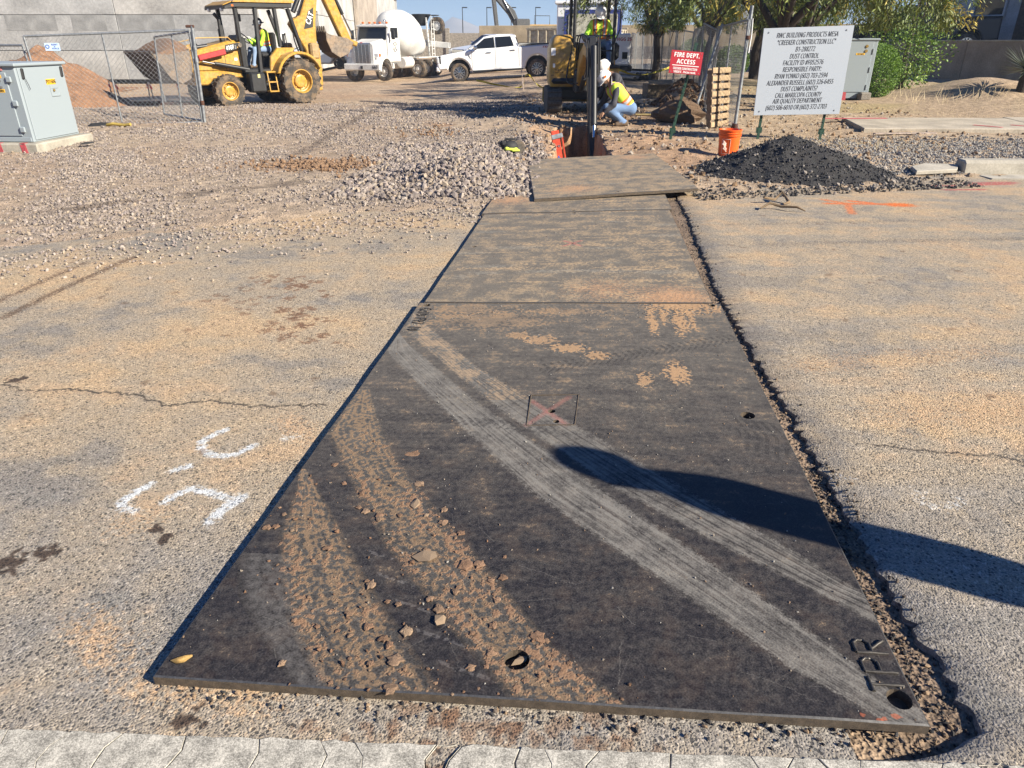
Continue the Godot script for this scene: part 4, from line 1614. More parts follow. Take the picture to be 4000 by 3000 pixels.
func machine_mats() -> void:
	mat("yellow_paint", Color(0.60, 0.335, 0.035), 0.42, 0.0, "grime", 1.3, true)
	mat("black_paint", Color(0.022, 0.022, 0.024), 0.45, 0.0, "grime", 1.0)
	mat("tyre", Color(0.05, 0.048, 0.046), 0.9, 0.0, "grime", 2.0, true)
	mat("steel", Color(0.16, 0.14, 0.12), 0.55, 0.4, "soil", 1.5, true)
	mat("worn_bucket", Color(0.26, 0.21, 0.17), 0.7, 0.2, "soil", 1.2, true)
	mat("dark_bucket", Color(0.085, 0.055, 0.04), 0.8, 0.0, "soil", 1.2)
	mat("red_paint", Color(0.55, 0.03, 0.03), 0.5)
	mat("white_print", Color(0.82, 0.82, 0.8), 0.6, 0.0, "")
	mat("black_print", Color(0.012, 0.012, 0.014), 0.6, 0.0, "")
	mat("white_body", Color(0.80, 0.80, 0.80), 0.3, 0.0, "")
	mat("dusty_white", Color(0.80, 0.79, 0.76), 0.5, 0.0, "conc", 0.25)
	mat("dark_glass", Color(0.012, 0.014, 0.017), 0.08, 0.0, "")
	mat("chrome", Color(0.6, 0.6, 0.6), 0.18, 1.0, "")
	mat("dark_plastic", Color(0.02, 0.02, 0.022), 0.7)
	mat("orange_lens", Color(0.55, 0.13, 0.02), 0.3, 0.0, "")
	mat("red_lens", Color(0.4, 0.02, 0.02), 0.25, 0.0, "")
	mat("soil_load", Color(0.33, 0.175, 0.085), 0.97, 0.0, "soil", 1.0)
	mat("galvanised", Color(0.36, 0.38, 0.40), 0.5, 0.5, "grime", 2.0)
	var gl := mat("lens_glass", Color(0.75, 0.78, 0.8), 0.12, 0.0, "")
	gl.metallic = 0.2

func build_backhoe() -> void:
	machine_mats()
	var y: Material = M["yellow_paint"]
	var k: Material = M["black_paint"]
	var o := thing("backhoe_loader", "yellow backhoe loader with raised front bucket full of red soil and a seated operator", "backhoe", V(-8.02, H0(-8.02, -23.9) + 0.0, -23.9), deg_to_rad(43))
	# running gear
	for s in [1.0, -1.0]:
		wheel(o, V(1.15, 0.66, s * 0.78), 0.66, 0.46 * s, 0.34, M["tyre"], y, 0)
		wheel(o, V(-1.15, 0.46, s * 0.8), 0.46, 0.3 * s, 0.25, M["tyre"], y, 0)
	part("chassis", G.new().box(V(-0.1, 0.72, 0), V(3.4, 0.4, 0.62), 0.03).box(V(-1.07, 0.5, 0), V(0.3, 0.2, 1.3), 0.03).box(V(1.09, 0.66, 0), V(0.36, 0.36, 1.2), 0.05), k, o)
	# bonnet
	var hood := part("bonnet", G.new().prism(P2([-2.0, 0.98, -2.06, 1.42, -1.9, 1.53, -0.72, 1.8, -0.5, 1.8, -0.5, 0.98]), 0.98, Transform3D(), 0.05), y, o)
	part("grille", G.new().box(V(-2.05, 1.2, 0), V(0.06, 0.42, 0.7), 0.015), k, hood)
	part("seam", G.new().box(V(-0.98, 1.3, 0.492), V(0.012, 0.6, 0.006)).box(V(-1.5, 1.16, 0.492), V(1.0, 0.012, 0.006)), k, hood)
	part("side_panel", G.new().prism(P2([-1.95, 0.62, -1.95, 1.0, -0.5, 1.0, -0.5, 0.8, -1.4, 0.78, -1.55, 0.62]), 0.94, Transform3D(), 0.03), y, o)
	part("sticker", G.new().box(V(-0.66, 1.3, 0.492), V(0.09, 0.07, 0.004)), M["white_print"], hood)
	# exhaust and intake
	var ex := part("exhaust_stack", G.new().tube([V(-0.85, 1.75, 0.18), V(-0.86, 2.35, 0.18), V(-0.98, 2.5, 0.18)], 0.05, 10).tube([V(-0.85, 1.75, 0.18), V(-0.855, 2.1, 0.18)], 0.075, 10), k, o)
	part("heat_shield", G.new().box(V(-0.855, 2.0, 0.26), V(0.1, 0.4, 0.01), 0.003), k, ex)
	part("handrail", G.new().tube([V(-2.4, 1.72, 0.48), V(-1.7, 1.86, 0.48), V(-0.8, 1.88, 0.48), V(-0.68, 1.76, 0.48)], 0.017, 6), y, o)
	# cab
	var cab := node("cab", o)
	for s in [1.0, -1.0]:
		part("post", G.new().beam(V(-0.46, 1.0, s * 0.55), V(-0.52, 2.66, s * 0.6), 0.12, 0.1, 0.015), k, cab)
		part("post", G.new().beam(V(-0.02, 0.9, s * 0.68), V(0.06, 2.66, s * 0.66), 0.11, 0.1, 0.015), k, cab)
		part("post", G.new().beam(V(0.72, 1.62, s * 0.66), V(0.66, 2.66, s * 0.66), 0.11, 0.1, 0.015), k, cab)
		part("post", G.new().beam(V(1.55, 1.2, s * 0.58), V(1.1, 2.66, s * 0.64), 0.11, 0.1, 0.015), k, cab)
	var roof := part("roof", G.new().prism(P2([-0.62, 2.79, -0.58, 2.83, -0.2, 2.87, 1.25, 2.89, 1.3, 2.85, 1.27, 2.81]), 1.5, Transform3D(), 0.03).prism(P2([-0.88, 2.69, -0.86, 2.72, -0.6, 2.82, -0.6, 2.79]), 1.3, Transform3D(), 0.01), y, cab)
	part("headliner", G.new().prism(P2([-0.87, 2.6, -0.86, 2.685, -0.6, 2.78, 1.24, 2.805, 1.22, 2.68, -0.5, 2.66]), 1.42, Transform3D(), 0.015), k, roof)
	for s in [0.45, -0.45]:
		part("work_lamp", G.new().box(V(-0.84, 2.6, s), V(0.07, 0.1, 0.14), 0.02), M["lens_glass"], roof)
		part("indicator", G.new().box(V(-0.62, 2.7, s + 0.24), V(0.09, 0.07, 0.05), 0.015), M["orange_lens"], roof)
	part("mirror", G.new().box(V(-0.28, 2.4, 0.3), V(0.03, 0.2, 0.11), 0.02, Basis(Vector3.UP, 0.4)).tube([V(-0.3, 2.5, 0.3), V(-0.34, 2.64, 0.3)], 0.01, 5), k, cab)
	part("floor", G.new().box(V(0.35, 0.98, 0), V(1.7, 0.1, 1.3), 0.02), k, cab)
	part("dashboard", G.new().prism(P2([-0.52, 1.0, -0.52, 1.85, -0.4, 1.95, -0.2, 1.85, -0.22, 1.0]), 0.7, Transform3D(), 0.04), k, cab)
	part("steering_wheel", G.new().tube([V(-0.25, 1.7, 0), V(-0.1, 1.84, 0)], 0.025, 6).at(Transform3D(Basis(Vector3(0, 0, 1), 0.75), V(-0.08, 1.86, 0))).tube(ringpts(0.19, 20), 0.016, 6, false), M["dark_plastic"], cab)
	part("seat", G.new().box(V(0.52, 1.4, 0), V(0.5, 0.14, 0.5), 0.05).box(V(0.77, 1.72, 0), V(0.13, 0.6, 0.46), 0.05).box(V(0.52, 1.2, 0), V(0.3, 0.3, 0.3), 0.03), M["dark_plastic"], cab)
	part("lever", G.new().tube([V(1.15, 1.5, 0.3), V(1.1, 1.95, 0.3)], 0.014, 5).box(V(1.1, 1.97, 0.3), V(0.04, 0.08, 0.04), 0.015), M["dark_plastic"], cab)
	# wings, tank, steps
	for s in [1.0, -1.0]:
		var ring := arc(1.12, 0.7, 0.8, 165, 25, 12)
		ring.append_array(arc(1.12, 0.7, 0.72, 25, 165, 12))
		part("mudguard", G.new().prism(P2(ring), 0.5, X(V(0, 0.0, s * 0.8)), 0.02).prism(P2([0.3, 0.95, 0.36, 1.35, 0.62, 1.6, 1.2, 1.6, 1.1, 1.45, 0.7, 1.38, 0.45, 1.0]), 0.12, X(V(0, 0, s * 0.6)), 0.02), y, o)
		part("step", G.new().box(V(0.23, 0.4, s * 0.82), V(0.3, 0.04, 0.22), 0.01).box(V(0.23, 0.66, s * 0.8), V(0.3, 0.04, 0.2), 0.01).box(V(0.23, 0.94, s * 0.76), V(0.36, 0.05, 0.26), 0.01).beam(V(0.1, 0.38, s * 0.9), V(0.08, 0.94, s * 0.86), 0.03, 0.03).beam(V(0.36, 0.38, s * 0.9), V(0.34, 0.94, s * 0.86), 0.03, 0.03), y, o)
		part("tank", G.new().box(V(-0.2, 0.66, s * 0.66), V(0.5, 0.56, 0.36), 0.05), k, o)
	part("sticker", G.new().box(V(-0.18, 0.84, 0.843), V(0.07, 0.1, 0.004)), mat("tag_yellow", Color(0.7, 0.6, 0.2), 0.6, 0.0, ""), o)
	part("sticker", G.new().box(V(0.52, 1.05, 0.664), V(0.08, 0.08, 0.006)), M["white_print"], o)
	# loader arms and bucket
	for s in [1.0, -1.0]:
		var arm := part("loader_arm", G.new().prism(P2([-0.5, 1.62, -0.52, 1.76, -1.3, 1.64, -1.9, 1.54, -2.2, 1.32, -2.36, 0.95, -2.24, 0.84, -2.05, 0.98, -1.85, 1.2, -1.3, 1.42]), 0.13, X(V(0, 0, s * 0.58)), 0.02), y, o)
		part("pivot_pin", G.new().lathe([Vector2(0.06, -0.1), Vector2(0.06, 0.1), Vector2(0, 0.1)], 12, Transform3D(Basis(Vector3.RIGHT, PI / 2), V(-0.55, 1.68, s * 0.58))), M["steel"], arm)
		ram(V(-0.35, 1.02, s * 0.6), V(-1.75, 1.26, s * 0.6), 0.06, 0.72, o)
		ram(V(-1.4, 1.66, s * 0.36), V(-2.15, 1.56, s * 0.36), 0.055, 0.6, o)
	part("model_badge", G.new().prism(P2([-1.02, 1.48, -0.98, 1.68, -0.58, 1.745, -0.66, 1.57]), 0.006, X(V(0, 0.0, 0.65))), M["black_print"], o)
	letters("416F", 0.11, M["white_print"], o, X(V(-0.85, 1.612, 0.656), 0, 0, 8), "lettering", 0.72, 0.1, 1.0)
	letters("2", 0.085, mat("grey_print", Color(0.25, 0.25, 0.25), 0.6, 0.0, ""), o, X(V(-0.69, 1.625, 0.656), 0, 0, 8), "lettering", 0.8, 0.1, 0.6)
	part("safety_strut", G.new().box(V(-1.42, 1.43, 0.68), V(0.82, 0.15, 0.05), 0.015, Basis(Vector3(0, 0, 1), 0.2)), M["red_paint"], o)
	for s in [0.36, -0.36]:
		part("tilt_link", G.new().beam(V(-1.85, 1.64, s), V(-2.3, 1.5, s), 0.09, 0.16, 0.02), y, o)
	var bk := node("bucket", o, X(V(-2.3, 0.93, 0), 0, 0, -8))
	var shell := [0.0, 0.62, -0.1, 0.68, -0.98, 0.42, -0.96, 0.38, -0.5, -0.16, -0.22, -0.25, 0.02, -0.1, 0.08, 0.2]
	var inner := [-0.02, 0.56, 0.03, 0.2, -0.03, -0.06, -0.22, -0.19, -0.48, -0.11, -0.96, 0.42]
	var bs := G.new()
	bs.prism(P2([0.0, 0.66, 0.08, 0.2, 0.02, -0.1, -0.22, -0.25, -0.22, -0.2, -0.02, -0.06, 0.04, 0.2, -0.03, 0.66]), 2.2, Transform3D(), 0.005)
	bs.prism(P2([-0.22, -0.25, -0.5, -0.17, -1.0, 0.4, -0.98, 0.43, -0.48, -0.12, -0.22, -0.2]), 2.2, Transform3D(), 0.005)
	part("bucket_shell", bs, M["dark_bucket"], bk)
	for s in [1.0, -1.0]:
		part("bucket_side", G.new().prism(P2([0.0, 0.64, 0.06, 0.2, 0.02, -0.1, -0.22, -0.25, -0.5, -0.17, -0.97, 0.41, -0.55, 0.45]), 0.03, X(V(0, 0, s * 1.1)), 0.006), M["worn_bucket"], bk)
	part("cutting_edge", G.new().box(V(-0.96, 0.4, 0), V(0.16, 0.025, 2.24), 0.004, Basis(Vector3(0, 0, 1), -0.83)), M["steel"], bk)
	var ld := G.new()
	var rings := []
	for i in 11:
		var zz := lerpf(-1.06, 1.06, i / 10.0)
		var ht := 0.16 + 0.3 * sqrt(maxf(0.0, 1.0 - pow(zz / 1.1, 2.0))) + nB.get_noise_1d(zz * 3) * 0.05
		rings.append([V(-0.92, 0.4, zz), V(-0.7, 0.42 + ht * 0.35, zz), V(-0.45, 0.42 + ht * 0.85, zz), V(-0.22, 0.45 + ht, zz), V(-0.02, 0.5 + ht * 0.7, zz), V(0.0, 0.3, zz), V(-0.4, 0.0, zz)])
	part("soil_load", ld.loft(rings, true, 1), M["soil_load"], bk)
	# stabilisers and swing frame
	part("rear_frame", G.new().box(V(1.75, 0.75, 0), V(0.22, 0.4, 1.7), 0.03), y, o)
	for s in [1.0, -1.0]:
		var sb := part("stabiliser", G.new().box(V(1.78, 1.05, s * 0.84), V(0.24, 1.1, 0.2), 0.03).box(V(1.8, 0.62, s * 0.84), V(0.14, 0.5, 0.14), 0.02), y, o)
		part("stabiliser_cover", G.new().box(V(1.72, 1.5, s * 0.86), V(0.3, 0.46, 0.24), 0.05), mat("dusty_yellow", Color(0.42, 0.28, 0.12), 0.6, 0.0, "grime", 1.5, true), sb)
	part("swing_post", G.new().prism(P2([1.84, 0.5, 1.84, 1.0, 2.1, 1.1, 2.3, 0.8, 2.2, 0.45]), 0.36, Transform3D(), 0.04), y, o)
	# boom folded up, stick hanging
	var boom := part("boom", G.new().prism(P2([2.02, 0.72, 1.92, 0.95, 1.86, 1.5, 1.5, 2.12, 1.42, 2.26, 1.55, 2.42, 1.78, 2.5, 2.12, 3.2, 2.3, 3.72, 2.52, 3.74, 2.6, 3.55, 2.42, 2.9, 2.3, 2.3, 2.26, 1.5, 2.38, 0.95, 2.3, 0.72]), 0.26, Transform3D(), 0.03), y, o)
	part("boom_badge", G.new().prism(P2([1.86, 2.0, 2.06, 2.5, 2.26, 2.62, 2.18, 2.06]), 0.008, X(V(0, 0.12, 0.135))), M["black_print"], boom)
	letters("CAT", 0.17, M["white_print"], boom, X(V(2.09, 2.43, 0.143), 0, 0, 62), "lettering", 0.85, 0.0, 1.2)
	ram(V(1.62, 2.6, 0.0), V(2.2, 3.6, 0), 0.075, 0.6, o)
	var stick := part("stick", G.new().prism(P2([2.36, 3.72, 2.55, 3.85, 2.8, 3.6, 3.62, 1.72, 3.58, 1.55, 3.42, 1.5, 3.3, 1.66, 2.62, 3.1, 2.42, 3.3]), 0.22, Transform3D(), 0.03), y, o)
	ram(V(2.9, 3.5, 0), V(3.68, 1.95, 0), 0.06, 0.6, o)
	part("bucket_link", G.new().prism(P2([3.3, 1.75, 3.75, 1.62, 3.8, 1.75, 3.36, 1.9]), 0.26, Transform3D(), 0.02), y, o)
	var db := node("digging_bucket", o)
	part("bucket_shell", G.new().prism(P2([3.52, 1.72, 3.3, 1.4, 2.95, 1.28, 2.65, 1.45, 2.5, 1.8, 2.5, 2.05, 2.54, 2.06, 2.56, 1.82, 2.7, 1.5, 2.96, 1.34, 3.26, 1.45, 3.46, 1.76]), 0.62, Transform3D(), 0.005), M["dark_bucket"], db)
	for s in [1.0, -1.0]:
		part("bucket_side", G.new().prism(P2([3.5, 1.74, 3.3, 1.41, 2.95, 1.29, 2.66, 1.46, 2.51, 1.8, 2.51, 2.04, 2.62, 1.98, 3.3, 1.86]), 0.03, X(V(0, 0, s * 0.315)), 0.005), M["worn_bucket"], db)
	for i in 5:
		part("tooth", G.new().prism(P2([2.48, 2.02, 2.56, 2.02, 2.5, 2.22, 2.47, 2.2]), 0.06, X(V(0, 0, -0.26 + i * 0.13)), 0.006), M["steel"], db)
	hose([V(1.62, 2.45, 0.16), V(1.85, 2.9, 0.2), V(2.2, 3.5, 0.18)], 0.018, "hose", o, M["dark_plastic"])
	hose([V(1.7, 1.2, 0.15), V(1.45, 1.8, 0.2), V(1.5, 2.3, 0.16)], 0.022, "hose", o, M["dark_plastic"])

func ringpts(r: float, n: int) -> Array:
	var p := []
	for i in n + 1:
		p.append(V(sin(TAU * i / n) * 0.0 + 0.0, cos(TAU * i / n) * r, sin(TAU * i / n) * r))
	return p
# ---------------------------------------------------------------- road vehicles
func car_paint() -> StandardMaterial3D:
	var m := mat("white_body", Color(0.78, 0.78, 0.78), 0.3)
	m.clearcoat_enabled = true
	m.clearcoat = 0.6
	m.clearcoat_roughness = 0.08
	return m

func cabin(rings: Array, m: Material, parent: Node3D, called: String) -> MeshInstance3D:
	# rings of [x, half width, y] cross lines from front to back, lofted as a shell between sill and roof
	return part(called, G.new().loft(rings, true, -1), m, parent)

func build_pickup() -> void:
	var w := car_paint()
	var o := thing("pickup_truck", "white crew cab pickup truck with dark windows parked nose towards the mixer", "pickup truck", V(-0.66, -0.21, -38.05))
	o.rotation = V(0, deg_to_rad(1.5), deg_to_rad(2.9))
	var k: Material = M["dark_plastic"]
	# body side with wheel openings
	var p := [-2.82, 0.55, -2.9, 0.8, -2.84, 1.12, -2.7, 1.2, -1.42, 1.36, -1.3, 1.4, 1.04, 1.42, 1.06, 1.44, 2.96, 1.47, 3.0, 0.6, 2.44, 0.55]
	p.append_array(arc(1.86, 0.48, 0.54, 10, 170, 10))
	p.append_array([1.26, 0.42, -1.24, 0.42])
	p.append_array(arc(-1.86, 0.48, 0.54, 10, 170, 10))
	var body := part("body", G.new().prism(P2(p), 1.94, Transform3D(), 0.07), w, o)
	var rf := [[-1.42, 0.86, 1.34], [-0.62, 0.7, 1.9], [-0.35, 0.7, 1.95], [0.6, 0.7, 1.96], [0.84, 0.7, 1.92], [1.04, 0.84, 1.38]]
	var rings := []
	for a in rf:
		rings.append([V(a[0], 1.3, -0.9), V(a[0], a[2] - 0.03, -a[1]), V(a[0], a[2], -a[1] + 0.06), V(a[0], a[2], a[1] - 0.06), V(a[0], a[2] - 0.03, a[1]), V(a[0], 1.3, 0.9)])
	var cb := part("cab", G.new().loft(rings, true, -1), w, o)
	part("windscreen", G.new().fan2([V(-1.40, 1.40, -0.78), V(-0.66, 1.885, -0.63), V(-0.66, 1.885, 0.63), V(-1.40, 1.40, 0.78)], 0.02, V(-1, 1.4, 0)), M["dark_glass"], cb)
	part("rear_window", G.new().fan2([V(0.9, 1.82, -0.58), V(1.02, 1.5, -0.7), V(1.02, 1.5, 0.7), V(0.9, 1.82, 0.58)], 0.03, V(1, 0.4, 0)), M["dark_glass"], cb)
	for s in [1.0, -1.0]:
		var q := func(x: float, y: float) -> Vector3: return V(x, y, s * lerpf(0.888, 0.713, (y - 1.38) / 0.52))
		part("window", G.new().fan2([q.call(-1.16, 1.42), q.call(-0.58, 1.83), q.call(-0.13, 1.87), q.call(-0.1, 1.42)], 0.015, V(0, 0.3, s)), M["dark_glass"], cb)
		part("window", G.new().fan2([q.call(-0.04, 1.42), q.call(-0.06, 1.87), q.call(0.66, 1.87), q.call(0.8, 1.46)], 0.015, V(0, 0.3, s)), M["dark_glass"], cb)
		for d in [[-0.42, 1.22], [0.72, 1.27]]:
			part("door_handle", G.new().box(V(d[0], d[1], s * 0.985), V(0.24, 0.045, 0.03), 0.012), M["chrome"], body)
		part("mirror", G.new().box(V(-1.02, 1.46, s * 1.1), V(0.18, 0.2, 0.26), 0.05), M["chrome"], body)
		for x in [-1.22, -0.1, 1.02]:
			part("door_seam", G.new().box(V(x, 0.98, s * 0.971), V(0.012, 0.82, 0.004)), k, body)
		part("running_board", G.new().box(V(0.0, 0.44, s * 0.9), V(2.4, 0.07, 0.22), 0.02), k, o)
		part("wing_vent", G.new().prism(P2([-1.42, 1.2, -1.36, 1.2, -1.26, 0.98, -1.34, 1.05]), 0.01, X(V(0, 0, s * 0.972))), M["chrome"], body)
		part("headlamp", G.new().box(V(-2.8, 1.0, s * 0.8), V(0.2, 0.3, 0.34), 0.05), M["lens_glass"], body)
		part("lamp_surround", G.new().box(V(-2.73, 1.0, s * 0.94), V(0.12, 0.36, 0.07), 0.03), M["dark_plastic"], body)
		wheel(o, V(-1.86, 0.42, s * 0.82), 0.42, 0.28 * s, 0.27, M["tyre"], M["chrome"], 1)
		wheel(o, V(1.86, 0.42, s * 0.82), 0.42, 0.28 * s, 0.27, M["tyre"], M["chrome"], 1)
		part("wheel_well", G.new().box(V(-1.86, 0.72, s * 0.5), V(1.0, 0.5, 0.5)), k, o)
		part("wheel_well", G.new().box(V(1.86, 0.72, s * 0.5), V(1.0, 0.5, 0.5)), k, o)
	part("bumper", G.new().box(V(-2.86, 0.62, 0), V(0.2, 0.26, 1.9), 0.06), w, body)
	part("grille", G.new().box(V(-2.87, 0.98, 0), V(0.08, 0.34, 1.2), 0.03), M["chrome"], body)
	part("bed_rail", G.new().box(V(2.0, 1.475, 0.9), V(1.9, 0.03, 0.12), 0.01), k, body)
	part("bed_cover", G.new().box(V(2.0, 1.48, 0), V(1.88, 0.03, 1.6), 0.01), k, body)
	letters("FX4", 0.09, M["red_paint"], body, X(V(2.3, 1.34, 0.976)), "lettering", 1.3, 0.15, 1.0)

func build_mixer() -> void:
	var w: Material = M["dusty_white"]
	var k: Material = M["dark_plastic"]
	var o := thing("concrete_mixer_truck", "white concrete mixer truck with round white drum driving forward", "mixer truck", V(-7.0, -0.47, -44.4), deg_to_rad(-19))
	o.scale = V(0.9, 0.9, 0.9)
	# +z is the nose
	part("frame", G.new().box(V(0, 0.75, -1.2), V(0.9, 0.3, 8.2), 0.03), w, o)
	part("bumper", G.new().box(V(0, 0.78, 3.36), V(2.4, 0.36, 0.2), 0.04), w, o)
	letters("660", 0.17, M["black_print"], o, X(V(0.88, 0.78, 3.47)), "lettering", 0.9, 0.0, 1.0)
	part("tow_pin", G.new().box(V(0.0, 0.76, 3.47), V(0.16, 0.16, 0.03), 0.01), k, o)
	var hood := part("bonnet", G.new().loft([[V(-0.75, 0.9, 3.3), V(-0.72, 1.95, 3.25), V(-0.55, 2.08, 3.22), V(0.55, 2.08, 3.22), V(0.72, 1.95, 3.25), V(0.75, 0.9, 3.3)], [V(-0.95, 0.9, 1.9), V(-0.92, 2.15, 1.9), V(-0.7, 2.3, 1.9), V(0.7, 2.3, 1.9), V(0.92, 2.15, 1.9), V(0.95, 0.9, 1.9)]], true, -1), w, o)
	part("grille_shell", G.new().box(V(0, 1.5, 3.3), V(1.14, 1.14, 0.08), 0.03), M["chrome"], hood)
	for i in 16:
		part("grille_bar", G.new().box(V(-0.45 + i * 0.06, 1.5, 3.345), V(0.018, 1.0, 0.02)), M["dark_plastic"] if i % 4 else M["chrome"], hood)
	part("emblem", G.new().ball(V(0, 2.06, 3.3), V(0.11, 0.05, 0.03)), M["red_paint"], hood)
	for s in [1.0, -1.0]:
		part("headlamp", G.new().box(V(s * 0.88, 1.42, 3.12), V(0.34, 0.26, 0.2), 0.04), M["lens_glass"], o)
		part("indicator", G.new().box(V(s * 1.07, 1.42, 3.1), V(0.08, 0.18, 0.16), 0.02), M["orange_lens"], o)
		var ring := arc(0, 0.55, 0.74, 180, 0, 12)
		ring.append_array(arc(0, 0.55, 0.68, 0, 180, 12))
		part("mudguard", G.new().prism(P2(ring), 0.5, Transform3D(Basis(Vector3.UP, PI / 2), V(s * 0.96, 0, 2.55)), 0.02), w, o)
		wheel(o, V(s * 1.0, 0.53, 2.55), 0.53, 0.3 * s, 0.29, M["tyre"], w, 2)
		for z in [-2.2, -3.5, -4.6]:
			wheel(o, V(s * 1.0, 0.53, z), 0.53, 0.5 * s, 0.29, M["tyre"], w, 2)
		part("door", G.new().box(V(s * 1.08, 1.9, 1.2), V(0.05, 1.6, 1.1), 0.02), w, o)
		part("side_window", G.new().box(V(s * 1.11, 2.62, 1.2), V(0.02, 0.55, 0.85), 0.005), M["dark_glass"], o)
		part("mirror", G.new().box(V(s * 1.38, 2.5, 1.85), V(0.2, 0.5, 0.12), 0.03).tube([V(s * 1.1, 2.3, 1.6), V(s * 1.38, 2.3, 1.8), V(s * 1.38, 2.75, 1.8), V(s * 1.1, 2.8, 1.6)], 0.015, 5), k, o)
		part("fuel_tank", G.new().lathe([Vector2(0, -0.6), Vector2(0.3, -0.6), Vector2(0.33, -0.56), Vector2(0.33, 0.56), Vector2(0.3, 0.6), Vector2(0, 0.6)], 18, Transform3D(Basis(Vector3.RIGHT, PI / 2), V(s * 0.98, 0.95, -0.4))), w, o)
		part("rear_mudguard", G.new().box(V(s * 1.0, 1.2, -3.5), V(0.6, 0.05, 3.6), 0.01).box(V(s * 1.0, 0.8, -5.4), V(0.6, 0.85, 0.04), 0.01), w, o)
	# door emblem: a ring with an x through it
	part("door_logo", G.new().at(Transform3D(Basis(), V(1.112, 1.85, 1.2))).tube(ringpts(0.26, 24), 0.018, 4, false).beam(V(0, -0.2, -0.14), V(0, 0.2, 0.14), 0.03, 0.02).beam(V(0, 0.2, -0.14), V(0, -0.2, 0.14), 0.03, 0.02), M["black_print"], o)
	var cab := part("cab", G.new().prism(P2([1.95, 1.0, 1.95, 2.2, 1.72, 2.95, 1.5, 3.1, 0.5, 3.12, 0.4, 1.0]), 2.15, Transform3D(Basis(Vector3.UP, -PI / 2), V(0, 0, 0)), 0.06), w, o)
	part("windscreen", G.new().fan2([V(-0.95, 2.24, 1.97), V(-0.9, 2.9, 1.765), V(0.9, 2.9, 1.765), V(0.95, 2.24, 1.97)], 0.02, V(0, 0.3, 1)), M["dark_glass"], cab)
	part("sun_visor", G.new().box(V(0, 2.98, 1.82), V(2.05, 0.1, 0.22), 0.02), w, cab)
	for x in [-0.8, -0.35, 0, 0.35, 0.8]:
		part("marker_lamp", G.new().box(V(x, 3.16, 1.5), V(0.14, 0.1, 0.14), 0.03), M["orange_lens"], cab)
	part("horn", G.new().ball(V(0.5, 3.24, 1.2), V(0.1, 0.1, 0.12)), M["chrome"], cab)
	# drum
	var dt := Transform3D(Basis(Vector3.RIGHT, -PI / 2 - 0.28), V(0, 2.55, -1.85))
	var drum := part("drum", G.new().lathe([Vector2(0, -2.15), Vector2(0.5, -2.1), Vector2(0.8, -1.9), Vector2(1.12, -1.2), Vector2(1.3, -0.6), Vector2(1.34, 0.0), Vector2(1.26, 0.6), Vector2(1.0, 1.3), Vector2(0.72, 2.1), Vector2(0.6, 2.5), Vector2(0.45, 2.5)], 36, dt, false), w, o)
	for b in [[0.35, 0.35], [0.1, -0.55]]:
		var a: float = b[0]
		part("reflector", G.new().box(dt * V(sin(a) * 1.325, b[1], -cos(a) * 1.325) * 1.0, V(0.28, 0.06, 0.03), 0.0, Basis(Vector3(0, 0, 1), -0.6)), M["red_lens"], drum)
	# rear: hopper, ladder, chute, spare
	part("hopper_frame", G.new().beam(V(-0.6, 1.2, -4.8), V(-0.5, 3.6, -4.7), 0.1, 0.1, 0.01).beam(V(0.6, 1.2, -4.8), V(0.5, 3.6, -4.7), 0.1, 0.1, 0.01).beam(V(-0.6, 2.2, -4.8), V(0.6, 2.2, -4.8), 0.1, 0.1, 0.01), w, o)
	part("hopper", G.new().lathe([Vector2(0.25, 0), Vector2(0.65, 0.7), Vector2(0.62, 0.7), Vector2(0.22, 0.02)], 16, Transform3D(Basis(), V(0, 3.1, -5.0))), k, o)
	var lad := part("ladder", G.new().tube([V(1.05, 0.9, -4.3), V(0.95, 3.7, -4.5)], 0.025, 6).tube([V(1.05, 0.9, -4.7), V(0.95, 3.7, -4.9)], 0.025, 6), w, o)
	for i in 9:
		part("rung", G.new().tube([V(1.04 - i * 0.01, 1.1 + i * 0.3, -4.32 - i * 0.02), V(1.04 - i * 0.01, 1.1 + i * 0.3, -4.72 - i * 0.02)], 0.018, 5), w, lad)
	part("chute", G.new().beam(V(0.3, 1.9, -5.0), V(1.9, 1.75, -5.3), 0.4, 0.06, 0.01).beam(V(0.3, 2.05, -4.82), V(1.9, 1.9, -5.12), 0.04, 0.32, 0.01).beam(V(0.3, 2.05, -5.18), V(1.9, 1.9, -5.48), 0.04, 0.32, 0.01), w, o)
	wheel(o, V(1.15, 3.1, -5.0), 0.53, 0.3, 0.29, M["tyre"], w, 2)
	part("guard", G.new().box(V(0.9, 3.72, -4.9), V(0.7, 0.06, 0.5), 0.01), k, o)

